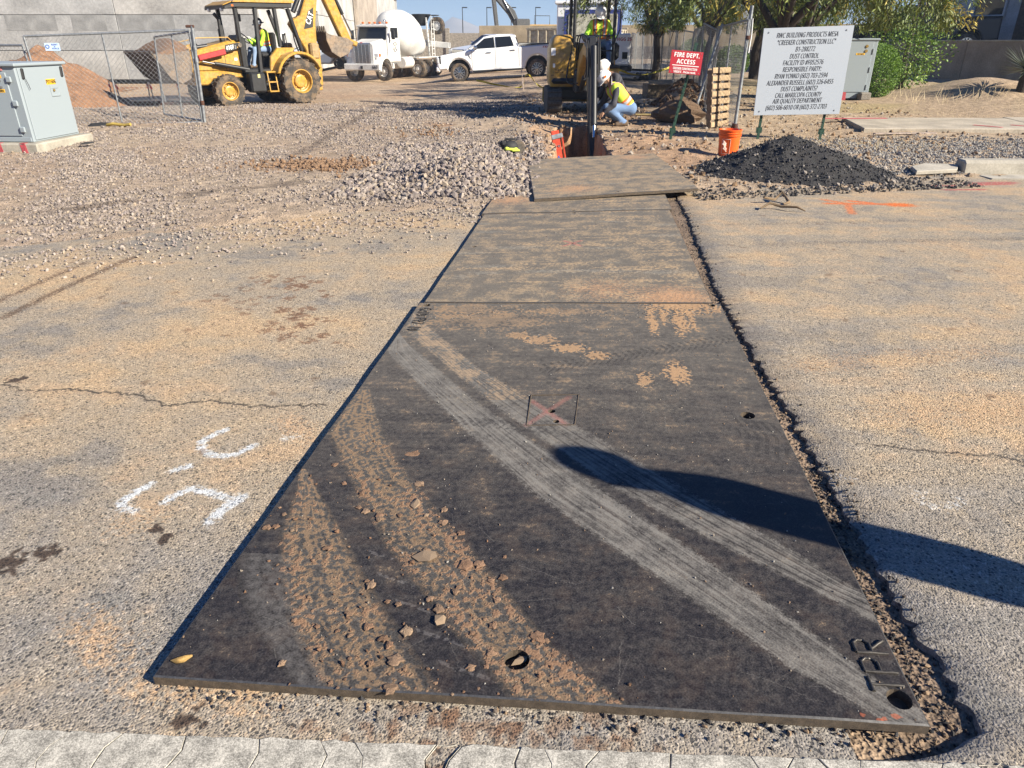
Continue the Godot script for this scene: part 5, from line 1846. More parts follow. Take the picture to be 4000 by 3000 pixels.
func sedan(called: String, label: String, cat: String, m: Material, t: Transform3D) -> Node3D:
	# x axis is its length, nose to -x
	var o := thing(called, label, cat)
	o.transform = t
	var p := [-2.3, 0.35, -2.38, 0.6, -2.25, 0.82, -1.1, 0.98, 1.5, 1.0, 2.2, 1.02, 2.36, 0.85, 2.32, 0.4, 1.85, 0.33]
	p.append_array(arc(1.4, 0.34, 0.4, 10, 170, 8))
	p.append_array([0.9, 0.28, -0.9, 0.28])
	p.append_array(arc(-1.4, 0.34, 0.4, 10, 170, 8))
	var body := part("body", G.new().prism(P2(p), 1.8, Transform3D(), 0.08), m, o)
	var rings := []
	for a in [[-1.15, 0.82, 0.97], [-0.35, 0.62, 1.4], [0.1, 0.6, 1.45], [0.7, 0.6, 1.42], [1.55, 0.78, 1.02]]:
		rings.append([V(a[0], 0.94, -0.84), V(a[0], a[2] - 0.03, -a[1]), V(a[0], a[2], -a[1] + 0.08), V(a[0], a[2], a[1] - 0.08), V(a[0], a[2] - 0.03, a[1]), V(a[0], 0.94, 0.84)])
	part("roof", G.new().loft(rings, true, -1), m, o)
	part("windscreen", G.new().fan2([V(-1.08, 1.04, -0.72), V(-0.4, 1.325, -0.55), V(-0.4, 1.325, 0.55), V(-1.08, 1.04, 0.72)], 0.02, V(-1, 1.5, 0)), M["dark_glass"], o)
	for s in [1.0, -1.0]:
		var q := func(x: float, y: float) -> Vector3: return V(x, y, s * lerpf(0.845, 0.63, (y - 0.97) / 0.45))
		part("window", G.new().fan2([q.call(-0.85, 1.02), q.call(-0.3, 1.33), q.call(0.15, 1.36), q.call(0.15, 1.02)], 0.02, V(0, 0.4, s)), M["dark_glass"], o)
		part("window", G.new().fan2([q.call(0.2, 1.02), q.call(0.2, 1.36), q.call(0.68, 1.32), q.call(1.15, 1.04)], 0.02, V(0, 0.4, s)), M["dark_glass"], o)
		part("tail_lamp", G.new().box(V(2.26, 0.84, s * 0.72), V(0.22, 0.16, 0.34), 0.04), M["red_lens"], body)
		part("headlamp", G.new().box(V(-2.22, 0.72, s * 0.66), V(0.2, 0.13, 0.36), 0.04), M["lens_glass"], body)
		part("door_handle", G.new().box(V(0.0, 0.86, s * 0.91), V(0.16, 0.03, 0.02), 0.008), M["chrome"], body)
		for x in [-1.4, 1.4]:
			wheel(o, V(x, 0.33, s * 0.76), 0.33, 0.22 * s, 0.23, M["tyre"], M["dark_plastic"], 1, 24)
	return o

func build_far_vehicles() -> void:
	sedan("sedan", "silver sedan car parked behind the digging bucket", "car", mat("silver_paint", Color(0.5, 0.55, 0.62), 0.28, 0.4, ""), X(V(-11.3, 0.02, -45.2), 0, 4))
	var w := car_paint()
	# white pickup seen past the first one's cab, and a further one beyond its bed
	var q: Node3D = get_node("pickup_truck")
	var a := copy(q, X(V(-0.9, -0.1, -47.5), 0, 38), "white pickup truck standing behind the bonnet of the one with red lettering")
	var b := copy(q, X(V(5.3, 0.1, -60.0), 0, -50), "white pickup truck far off, showing above the truck bed")
	for c in [q, a, b]:
		c.set_meta("group", "white pickup trucks on the site")
	# excavator far off
	var y: Material = M["yellow_paint"]
	var g: Material = mat("grey_boom", Color(0.11, 0.11, 0.11), 0.6)
	var e := thing("crawler_excavator", "large yellow excavator with dark folded boom far behind the pickup", "excavator", V(1.6, 0.1, -72.0), deg_to_rad(12))
	for s in [1.0, -1.0]:
		part("track", G.new().box(V(0, 0.5, s * 1.2), V(4.2, 0.95, 0.6), 0.3), M["dark_plastic"], e)
	part("house", G.new().box(V(0.8, 1.9, 0), V(3.4, 1.6, 2.6), 0.15), y, e)
	part("counterweight", G.new().box(V(2.3, 1.7, 0), V(0.8, 1.3, 2.7), 0.3), y, e)
	part("cab", G.new().box(V(-0.9, 2.2, 0.8), V(1.3, 1.9, 1.0), 0.1), g, e)
	part("badge", G.new().lathe([Vector2(0.26, 0), Vector2(0.26, 0.02), Vector2(0, 0.02)], 14, Transform3D(Basis(Vector3.RIGHT, PI / 2), V(1.7, 2.2, 1.3))), M["black_print"], e)
	part("rail", G.new().tube([V(0.2, 2.7, 1.0), V(0.2, 3.4, 1.0), V(1.6, 3.4, 1.0), V(1.6, 2.7, 1.0)], 0.03, 5), g, e)
	part("boom", G.new().prism(P2([-0.6, 2.0, -1.4, 3.8, -3.2, 5.4, -3.6, 5.5, -3.55, 5.1, -2.0, 3.5, -1.0, 1.9]), 0.5, Transform3D(), 0.05), g, e)
	part("stick", G.new().prism(P2([-3.7, 6.0, -3.2, 5.5, -3.1, 4.6, -2.7, 1.0, -3.0, 0.9, -3.45, 4.6, -3.9, 5.7]), 0.4, Transform3D(), 0.05), g, e)
	part("digging_bucket", G.new().prism(P2([-2.7, 1.1, -2.2, 0.7, -2.0, 0.2, -2.6, 0.15, -3.1, 0.5, -3.1, 1.0]), 1.1, Transform3D(), 0.04), g, e)
	ram(V(-1.2, 2.6, 0.4), V(-2.6, 4.9, 0.3), 0.09, 0.6, e)
	# roll-off container
	var bm := mat("beige_steel", Color(0.52, 0.47, 0.36), 0.6, 0.0, "grime", 0.6, true)
	var c := thing("waste_container", "long beige steel waste container with upright ribs", "container", V(4.3, 0.0, -52.5), deg_to_rad(-22))
	part("box", G.new().box(V(0, 1.15, 0), V(6.2, 2.0, 2.3), 0.04), bm, c)
	part("rim", G.new().box(V(0, 2.2, 1.17), V(6.3, 0.14, 0.12), 0.02).box(V(0, 2.2, -1.17), V(6.3, 0.14, 0.12), 0.02), bm, c)
	for i in 11:
		part("rib", G.new().box(V(-2.9 + i * 0.58, 1.15, 1.2), V(0.12, 1.9, 0.12), 0.02), bm, c)
	for i in 4:
		part("end_rib", G.new().box(V(3.15, 1.15, -0.9 + i * 0.6), V(0.1, 1.9, 0.1), 0.02), bm, c)
	part("notice", G.new().box(V(3.21, 1.6, 0.6), V(0.01, 0.7, 0.45)), M["white_print"], c)

func build_mini_excavator() -> void:
	var y: Material = M["yellow_paint"]
	var k: Material = M["black_paint"]
	var rb: Material = mat("track_rubber", Color(0.16, 0.13, 0.10), 0.9, 0.0, "soil", 2.0)
	var o := thing("mini_excavator", "yellow compact excavator with black canopy digging the trench between its tracks", "excavator", V(1.62, -0.02, -18.1))
	for s in [-1.0, 1.0]:
		var tr := node("track", o)
		var belt := arc(0.75, 0.26, 0.26, 90, -90, 8)
		belt.append_array(arc(-0.75, 0.26, 0.26, -90, -270, 8))
		part("belt", G.new().prism(P2(belt), 0.34, Transform3D(Basis(Vector3.UP, PI / 2), V(s * 0.66, 0, 0)), 0.02), rb, tr)
		for i in 34:
			var d := i / 34.0 * (3.0 + PI * 0.52)
			var pos := V(0, 0, 0)
			var rot := 0.0
			if d < 1.5:
				pos = V(s * 0.66, 0.525, -0.75 + d)
			elif d < 1.5 + PI * 0.26:
				rot = (d - 1.5) / 0.26
				pos = V(s * 0.66, 0.26 + cos(rot) * 0.265, 0.75 + sin(rot) * 0.265)
			elif d < 3.0 + PI * 0.26:
				rot = PI
				pos = V(s * 0.66, -0.005, 0.75 - (d - 1.5 - PI * 0.26))
			else:
				rot = PI + (d - 3.0 - PI * 0.26) / 0.26
				pos = V(s * 0.66, 0.26 + cos(rot) * 0.265, -0.75 + sin(rot) * 0.265)
			part("track_lug", W.get("lug"), rb, tr, Transform3D(Basis(Vector3.RIGHT, rot), pos)) if W.has("lug") else _first_lug(rb, tr, Transform3D(Basis(Vector3.RIGHT, rot), pos))
		part("track_frame", G.new().box(V(s * 0.66, 0.26, 0), V(0.2, 0.22, 1.3), 0.03), k, tr)
	part("undercarriage", G.new().box(V(0, 0.42, 0), V(1.1, 0.26, 0.9), 0.05).lathe([Vector2(0.42, 0.5), Vector2(0.42, 0.64), Vector2(0, 0.64)], 20), k, o)
	part("dozer_blade", G.new().box(V(0, 0.3, -1.35), V(1.7, 0.36, 0.07), 0.02), y, o)
	# upper body
	part("deck", G.new().box(V(0.05, 0.7, -0.1), V(1.56, 0.12, 1.7), 0.05), k, o)
	part("engine_cover", G.new().loft([rr(-0.48, -0.1, 0.58, 0.27, 0.75, 0.1), rr(-0.48, -0.1, 0.74, 0.3, 0.78, 0.12), rr(-0.48, -0.1, 1.35, 0.29, 0.77, 0.12), rr(-0.47, -0.12, 1.56, 0.24, 0.7, 0.12), rr(-0.46, -0.14, 1.64, 0.16, 0.55, 0.1)], true, 1), y, o)
	part("cover_seam", G.new().box(V(-0.6, 0.82, 0.672), V(0.3, 0.01, 0.006)).box(V(-0.3, 1.2, 0.676), V(0.012, 0.7, 0.01)), k, o)
	part("sticker", G.new().box(V(-0.7, 1.3, 0.672), V(0.1, 0.15, 0.006)), M["white_print"], o)
	part("sticker", G.new().box(V(-0.68, 1.02, 0.674), V(0.05, 0.08, 0.006)), M["white_print"], o)
	letters("G&G", 0.045, M["black_print"], o, X(V(-0.58, 0.93, 0.676)), "lettering", 1.0, 0.0, 1.0)
	letters("EXCAVATION", 0.03, M["black_print"], o, X(V(-0.58, 0.88, 0.676)), "lettering", 0.8, 0.0, 1.0)
	part("front_panel", G.new().box(V(0.43, 0.8, 0.72), V(0.68, 0.34, 0.12), 0.05), y, o)
	part("side_panel", G.new().box(V(0.72, 0.82, 0.1), V(0.14, 0.34, 1.2), 0.05), y, o)
	part("floor_mat", G.new().box(V(0.36, 0.99, 0.42), V(0.86, 0.06, 0.7), 0.02), mat("floor_rubber", Color(0.07, 0.065, 0.06), 0.9, 0.0, "soil", 3.0), o)
	part("rear_cover", G.new().box(V(0.2, 1.05, -0.7), V(1.3, 0.85, 0.5), 0.12), y, o)
	part("seat", G.new().box(V(0.36, 1.28, 0.0), V(0.5, 0.14, 0.5), 0.05).box(V(0.36, 1.62, -0.24), V(0.48, 0.55, 0.12), 0.05).box(V(0.36, 1.1, 0), V(0.4, 0.25, 0.4), 0.04), M["dark_plastic"], o)
	# canopy
	for p in [[-0.24, 0.58], [0.64, 0.58], [-0.24, -0.62], [0.64, -0.62]]:
		part("canopy_post", G.new().tube([V(p[0], 0.95 if p[1] > 0 else 1.4, p[1]), V(p[0], 2.38, p[1])], 0.038, 8), k, o)
	part("canopy_roof", G.new().box(V(0.18, 2.44, -0.06), V(1.06, 0.13, 1.42), 0.04), k, o)
	part("work_lamp", G.new().box(V(0.5, 2.35, 0.68), V(0.14, 0.08, 0.08), 0.02), M["lens_glass"], o)
	part("front_rail", G.new().tube([V(-0.2, 1.62, 0.6), V(0.62, 1.62, 0.6)], 0.018, 6).tube([V(0.05, 1.32, 0.62), V(0.6, 1.32, 0.62)], 0.018, 6), k, o)
	part("grab_rail", G.new().tube([V(0.66, 1.5, 0.62), V(0.76, 1.75, 0.62), V(0.76, 2.22, 0.62), V(0.66, 2.25, 0.62)], 0.016, 6), k, o)
	for x in [0.22, 0.34]:
		part("travel_lever", G.new().tube([V(x, 1.0, 0.66), V(x, 1.7, 0.6), V(x - 0.05 if x < 0.3 else x + 0.05, 1.73, 0.6)], 0.012, 5).box(V(x, 1.735, 0.6), V(0.1, 0.025, 0.03), 0.01), k, o)
	part("side_console", G.new().box(V(0.72, 1.3, 0.3), V(0.14, 0.36, 0.4), 0.06), M["dark_plastic"], o)
	# boom towards the camera and stick down the trench
	var bl := [Vector2(0.75, 0.7), Vector2(1.0, 0.9), Vector2(1.6, 1.3), Vector2(2.5, 1.5), Vector2(3.15, 1.4), Vector2(3.2, 1.2), Vector2(2.5, 1.24), Vector2(1.75, 1.02), Vector2(1.2, 0.62)]
	var bp := PackedVector2Array()
	for v in bl:
		bp.append(v)
	part("swing_bracket", G.new().box(V(-0.1, 0.72, 0.95), V(0.3, 0.5, 0.4), 0.05), k, o)
	var bt := Transform3D(Basis(Vector3.UP, -PI / 2), V(-0.1, 0, 0))
	part("boom", G.new().prism(bp, 0.2, bt, 0.03), y, o)
	ram(V(-0.1, 0.55, 1.2), V(-0.1, 1.0, 2.3), 0.055, 0.6, o)
	ram(V(-0.1, 1.55, 1.75), V(-0.1, 1.5, 3.3), 0.06, 0.7, o)
	part("stick", G.new().prism(P2([3.0, 1.6, 3.3, 1.58, 3.42, 1.25, 4.28, -0.62, 4.12, -0.7, 3.12, 1.05]), 0.16, bt, 0.02), k, o)
	ram(V(-0.1, 1.42, 3.48), V(-0.1, -0.1, 4.25), 0.06, 0.86, o)
	part("digging_bucket", G.new().prism(P2([4.1, -0.55, 4.35, -0.6, 4.42, -0.85, 4.2, -1.05, 3.85, -0.98, 3.8, -0.92, 4.1, -0.85]), 0.45, bt, 0.01), M["dark_bucket"], o)
	for h in [[0.09, 0.0], [-0.09, 0.06], [0.12, -0.03], [-0.13, 0.03]]:
		hose([V(-0.1 + h[0], 1.1 + h[1], 1.1), V(-0.1 + h[0] * 1.3, 1.5 + h[1], 1.8), V(-0.1 + h[0] * 1.2, 1.62, 2.7), V(-0.1 + h[0], 1.45, 3.4), V(-0.1 + h[0], 0.9, 3.6)], 0.014, "hose", o, M["dark_plastic"])
	hose([V(-0.3, 1.3, 0.7), V(-0.42, 0.75, 1.2), V(-0.2, 0.7, 1.5)], 0.016, "hose", o, M["dark_plastic"])

func _first_lug(rb: Material, tr: Node3D, t: Transform3D) -> void:
	W["lug"] = G.new().box(Vector3.ZERO, V(0.33, 0.035, 0.075), 0.012).mesh()
	part("track_lug", W["lug"], rb, tr, t)

func rr(cx: float, cz: float, y: float, hx: float, hz: float, r: float) -> Array:
	# rounded rectangle ring at height y
	var o := []
	for q in 4:
		var sx: float = [1.0, -1.0, -1.0, 1.0][q]
		var sz: float = [1.0, 1.0, -1.0, -1.0][q]
		for i in 4:
			var a := PI / 2 * q + PI / 2 * i / 3.0
			o.append(V(cx + sx * (hx - r) + cos(a) * r, y, cz + sz * (hz - r) + sin(a) * r))
	return o
# ---------------------------------------------------------------- people: one smooth skin over tapered bones
var SKIN := Color(0.34, 0.19, 0.12)
var JEANS := Color(0.13, 0.21, 0.36)
var LIME := Color(0.40, 0.76, 0.05)
var BOOT := Color(0.11, 0.075, 0.05)
var DARK := Color(0.02, 0.02, 0.024)

func flesh(bones: Array, cell: float, k: float, paint: Callable) -> ArrayMesh:
	var lo := V(1e9, 1e9, 1e9)
	var hi := -lo
	for b in bones:
		var r: float = maxf(b[2], b[3]) + 0.05
		lo = lo.min(b[0] - V(r, r, r)).min(b[1] - V(r, r, r))
		hi = hi.max(b[0] + V(r, r, r)).max(b[1] + V(r, r, r))
	var nx := int((hi.x - lo.x) / cell) + 2
	var ny := int((hi.y - lo.y) / cell) + 2
	var nz := int((hi.z - lo.z) / cell) + 2
	var sum := PackedFloat32Array()
	sum.resize(nx * ny * nz)
	var best := PackedFloat32Array()
	best.resize(nx * ny * nz)
	best.fill(9.0)
	var own := PackedByteArray()
	own.resize(nx * ny * nz)
	for bi in bones.size():
		var b: Array = bones[bi]
		var a: Vector3 = b[0]
		var ab: Vector3 = b[1] - b[0]
		var l2 := maxf(ab.length_squared(), 1e-9)
		var ra: float = b[2]
		var rd: float = b[3] - b[2]
		var r: float = maxf(b[2], b[3]) + 0.045
		var mn: Vector3 = (a.min(b[1]) - V(r, r, r) - lo) / cell
		var mx: Vector3 = (a.max(b[1]) + V(r, r, r) - lo) / cell
		for z in range(maxi(0, int(mn.z)), mini(nz, int(mx.z) + 2)):
			for y in range(maxi(0, int(mn.y)), mini(ny, int(mx.y) + 2)):
				for x in range(maxi(0, int(mn.x)), mini(nx, int(mx.x) + 2)):
					var p := lo + V(x, y, z) * cell - a
					var t := clampf(p.dot(ab) / l2, 0.0, 1.0)
					var d := (p - ab * t).length() - ra - rd * t
					var i := (z * ny + y) * nx + x
					sum[i] += exp(-k * d)
					if d < best[i]:
						best[i] = d
						own[i] = bi
	var vid := PackedInt32Array()
	vid.resize(nx * ny * nz)
	vid.fill(-1)
	var vs := PackedVector3Array()
	var cs := PackedColorArray()
	var off := [0, 1, nx, nx + 1, nx * ny, nx * ny + 1, nx * ny + nx, nx * ny + nx + 1]
	var cor := [V(0, 0, 0), V(1, 0, 0), V(0, 1, 0), V(1, 1, 0), V(0, 0, 1), V(1, 0, 1), V(0, 1, 1), V(1, 1, 1)]
	var edges := [[0, 1], [2, 3], [4, 5], [6, 7], [0, 2], [1, 3], [4, 6], [5, 7], [0, 4], [1, 5], [2, 6], [3, 7]]
	for z in nz - 1:
		for y in ny - 1:
			for x in nx - 1:
				var i := (z * ny + y) * nx + x
				var m := 0
				for c in 8:
					if sum[i + off[c]] > 1.0:
						m |= 1 << c
				if m == 0 or m == 255:
					continue
				var acc := Vector3.ZERO
				var n := 0
				for e in edges:
					if ((m >> e[0]) & 1) != ((m >> e[1]) & 1):
						var f0 := log(maxf(sum[i + off[e[0]]], 1e-9))
						var f1 := log(maxf(sum[i + off[e[1]]], 1e-9))
						acc += cor[e[0]].lerp(cor[e[1]], f0 / (f0 - f1))
						n += 1
				var bb := 9.0
				var who := 0
				for c in 8:
					if best[i + off[c]] < bb:
						bb = best[i + off[c]]
						who = own[i + off[c]]
				vid[i] = vs.size()
				var v := lo + (V(x, y, z) + acc / n) * cell
				vs.append(v)
				cs.append(paint.call(v, bones[who][4]))
	var idx := PackedInt32Array()
	for z in range(1, nz - 1):
		for y in range(1, ny - 1):
			for x in range(1, nx - 1):
				var i := (z * ny + y) * nx + x
				var s := sum[i] > 1.0
				for ax in 3:
					var st: int = [1, nx, nx * ny][ax]
					if s == (sum[i + st] > 1.0):
						continue
					var u: int = [nx, nx * ny, 1][ax]
					var w: int = [nx * ny, 1, nx][ax]
					var q := [vid[i], vid[i - u], vid[i - u - w], vid[i - w]]
					if q.min() < 0:
						continue
					if s:
						idx.append_array([q[0], q[2], q[1], q[0], q[3], q[2]])
					else:
						idx.append_array([q[0], q[1], q[2], q[0], q[2], q[3]])
	var ns := PackedVector3Array()
	ns.resize(vs.size())
	for t in range(0, idx.size(), 3):
		var nn := (vs[idx[t + 2]] - vs[idx[t]]).cross(vs[idx[t + 1]] - vs[idx[t]])
		for c in 3:
			ns[idx[t + c]] += nn
	for t in ns.size():
		ns[t] = ns[t].normalized()
	var arr := []
	arr.resize(Mesh.ARRAY_MAX)
	arr[Mesh.ARRAY_VERTEX] = vs
	arr[Mesh.ARRAY_NORMAL] = ns
	arr[Mesh.ARRAY_COLOR] = cs
	arr[Mesh.ARRAY_INDEX] = idx
	var mesh := ArrayMesh.new()
	mesh.add_surface_from_arrays(Mesh.PRIMITIVE_TRIANGLES, arr)
	return mesh

func hard_hat(parent: Node3D, c: Vector3, up: Vector3, fwd: Vector3, m: Material, full_brim := false) -> void:
	up = up.normalized()
	var right := fwd.cross(up).normalized()
	fwd = up.cross(right).normalized()
	var b := Basis(right, up, -fwd)
	var t := Transform3D(b * Basis.from_scale(V(0.93, 1, 1.12)), c)
	var h := node("hard_hat", parent)
	var g := G.new()
	g.lathe([Vector2(0.128, 0.0), Vector2(0.13, 0.03), Vector2(0.122, 0.075), Vector2(0.098, 0.115), Vector2(0.06, 0.138), Vector2(0.0, 0.145)], 20, t, false)
	part("shell", g, m, h)
	var rim := G.new()
	if full_brim:
		rim.lathe([Vector2(0.118, 0.01), Vector2(0.18, -0.012), Vector2(0.18, -0.02), Vector2(0.115, 0.0)], 20, t)
	else:
		rim.lathe([Vector2(0.12, 0.012), Vector2(0.142, 0.0), Vector2(0.14, -0.008), Vector2(0.118, 0.0)], 20, t)
		rim.prism(P2([-0.11, 0.08, -0.08, 0.17, 0, 0.195, 0.08, 0.17, 0.11, 0.08]), 0.012, Transform3D(b * Basis(Vector3.RIGHT, -PI / 2 - 0.18), c + b * V(0, 0.002, 0)), 0.003)
	part("brim", rim, m, h)
	part("ridge", G.new().tube([c + b * V(0, 0.06, -0.13), c + b * V(0, 0.125, -0.07), c + b * V(0, 0.149, 0), c + b * V(0, 0.125, 0.07), c + b * V(0, 0.06, 0.13)], 0.012, 6), m, h)

func person(label: String, t: Transform3D, j: Dictionary, col: Dictionary, group := "") -> Node3D:
	# j: joints; s = side vector of the body (towards its left)
	var o := thing("person", label, "person", Vector3.ZERO, 0.0, group)
	o.transform = t
	var s: Vector3 = j.side
	var up: Vector3 = (j.chest - j.pelvis).normalized()
	var fw := s.cross(up).normalized()
	var B := []
	var sh: Color = col.shirt
	var le: Color = col.legs
	B.append([j.pelvis - s * 0.09, j.pelvis + s * 0.09, 0.115, 0.115, le])
	for e in [-1.0, 1.0]:
		B.append([j.pelvis + s * e * 0.06 + up * 0.06, j.chest + s * e * 0.075, 0.115, 0.125, sh])
	B.append([j.chest + up * 0.06 - s * 0.14, j.chest + up * 0.06 + s * 0.14, 0.075, 0.075, sh])
	B.append([j.chest + up * 0.1, j.head - up * 0.07, 0.062, 0.056, col.neck])
	for e in ["l", "r"]:
		var d: float = 1.0 if e == "l" else -1.0
		var a: Vector3 = j.chest + up * 0.07 + s * d * 0.185
		B.append([a, j["el_" + e], 0.062, 0.05, sh])
		var wr: Vector3 = j["ha_" + e]
		B.append([j["el_" + e], wr, 0.048, 0.034, col.sleeve])
		B.append([j.pelvis + s * d * 0.1, j["kn_" + e], 0.098, 0.07, le])
		B.append([j["kn_" + e], j["an_" + e], 0.068, 0.05, le])
		var f: Vector3 = j["ft_" + e]
		B.append([j["an_" + e] - f * 0.06 + V(0, -0.03, 0), j["an_" + e] + f * 0.15 + V(0, -0.045, 0), 0.05, 0.042, BOOT])
	var cl := func(_p: Vector3, c: Color) -> Color: return c
	var paint: Callable = col.get("paint", cl)
	var fabric := vmat("skin_and_cloth", 0.85)
	var body := part("body", flesh(B, 0.02, 55.0, paint), fabric, o)
	# head with face, hands with fingers, at a finer grain
	var look: Vector3 = j.look.normalized()
	var hr := look.cross(V(0, 1, 0)).normalized()
	var hu := hr.cross(look).normalized()
	var hc: Vector3 = j.head
	var F := [[hc + hu * 0.035 - look * 0.015, hc + hu * 0.03 + look * 0.005, 0.092, 0.09, col.face], [hc - hu * 0.02 + look * 0.03, hc - hu * 0.07 + look * 0.055, 0.068, 0.05, col.mask], [hc + hu * 0.012 + look * 0.09, hc - hu * 0.018 + look * 0.106, 0.01, 0.016, col.face], [hc - hu * 0.05 + look * 0.09 - hr * 0.015, hc - hu * 0.05 + look * 0.09 + hr * 0.015, 0.012, 0.012, col.mask]]
	for e in [-1.0, 1.0]:
		F.append([hc + hr * e * 0.088 + hu * 0.015, hc + hr * e * 0.092 - hu * 0.02, 0.016, 0.012, col.face])
		F.append([hc + hr * e * 0.034 + hu * 0.022 + look * 0.083, hc + hr * e * 0.036 + hu * 0.022 + look * 0.084, 0.012, 0.012, DARK if col.has("glasses") else col.face * 0.5])
	part("head", flesh(F, 0.011, 110.0, cl), fabric, body)
	for e in ["l", "r"]:
		var d: float = 1.0 if e == "l" else -1.0
		var wr: Vector3 = j["ha_" + e]
		var f: Vector3 = (wr - j["el_" + e]).normalized()
		var n: Vector3 = j.get("palm", V(0, -1, 0))
		var sd := f.cross(n).normalized()
		n = sd.cross(f).normalized()
		var hb := [[wr, wr + f * 0.07, 0.03, 0.033, col.hand], [wr + f * 0.03 + sd * 0.025 * d, wr + f * 0.075 + sd * 0.05 * d + n * 0.03, 0.014, 0.011, col.hand]]
		for q in 4:
			var base := wr + f * 0.085 + sd * (0.026 - q * 0.0175) * d
			var ln: float = [0.036, 0.042, 0.04, 0.03][q]
			hb.append([base, base + f * ln + n * 0.012, 0.0105, 0.0095, col.hand])
			hb.append([base + f * ln + n * 0.012, base + f * ln * 1.2 + n * 0.045, 0.0095, 0.0085, col.hand])
		part("hand", flesh(hb, 0.0075, 190.0, cl), fabric, body)
	if col.has("vest"):
		var VB := []
		for e in [-1.0, 1.0]:
			VB.append([j.pelvis + s * e * 0.06 + up * 0.1, j.chest + s * e * 0.085 + up * 0.02, 0.137, 0.143, col.vest])
			VB.append([j.chest + up * 0.06 + s * e * 0.05, j.chest + up * 0.075 + s * e * 0.15, 0.09, 0.09, col.vest])
		var pel: Vector3 = j.pelvis
		var vl: float = pel.distance_to(j.chest)
		var vp := func(p: Vector3, c: Color) -> Color:
			var h := (p - pel).dot(up) / vl
			var sd := (p - pel).dot(s)
			var back := (p - pel).dot(fw) < 0.0
			var OR := Color(0.85, 0.17, 0.02)
			var SI := Color(0.42, 0.42, 0.43)
			if h > 0.24 and h < 0.58:
				return SI if h > 0.34 and h < 0.48 else OR
			var st := absf(absf(sd) - 0.11)
			if h >= 0.58 and (not back or true):
				if st < 0.022:
					return SI
				if st < 0.05:
					return OR
			return c
		part("vest", flesh(VB, 0.0125, 60.0, vp), vmat("reflective_vest", 0.7), o)
	if col.has("hat"):
		hard_hat(o, hc + hu * 0.055, hu, look, col.hat, col.get("brim", false))
	return o

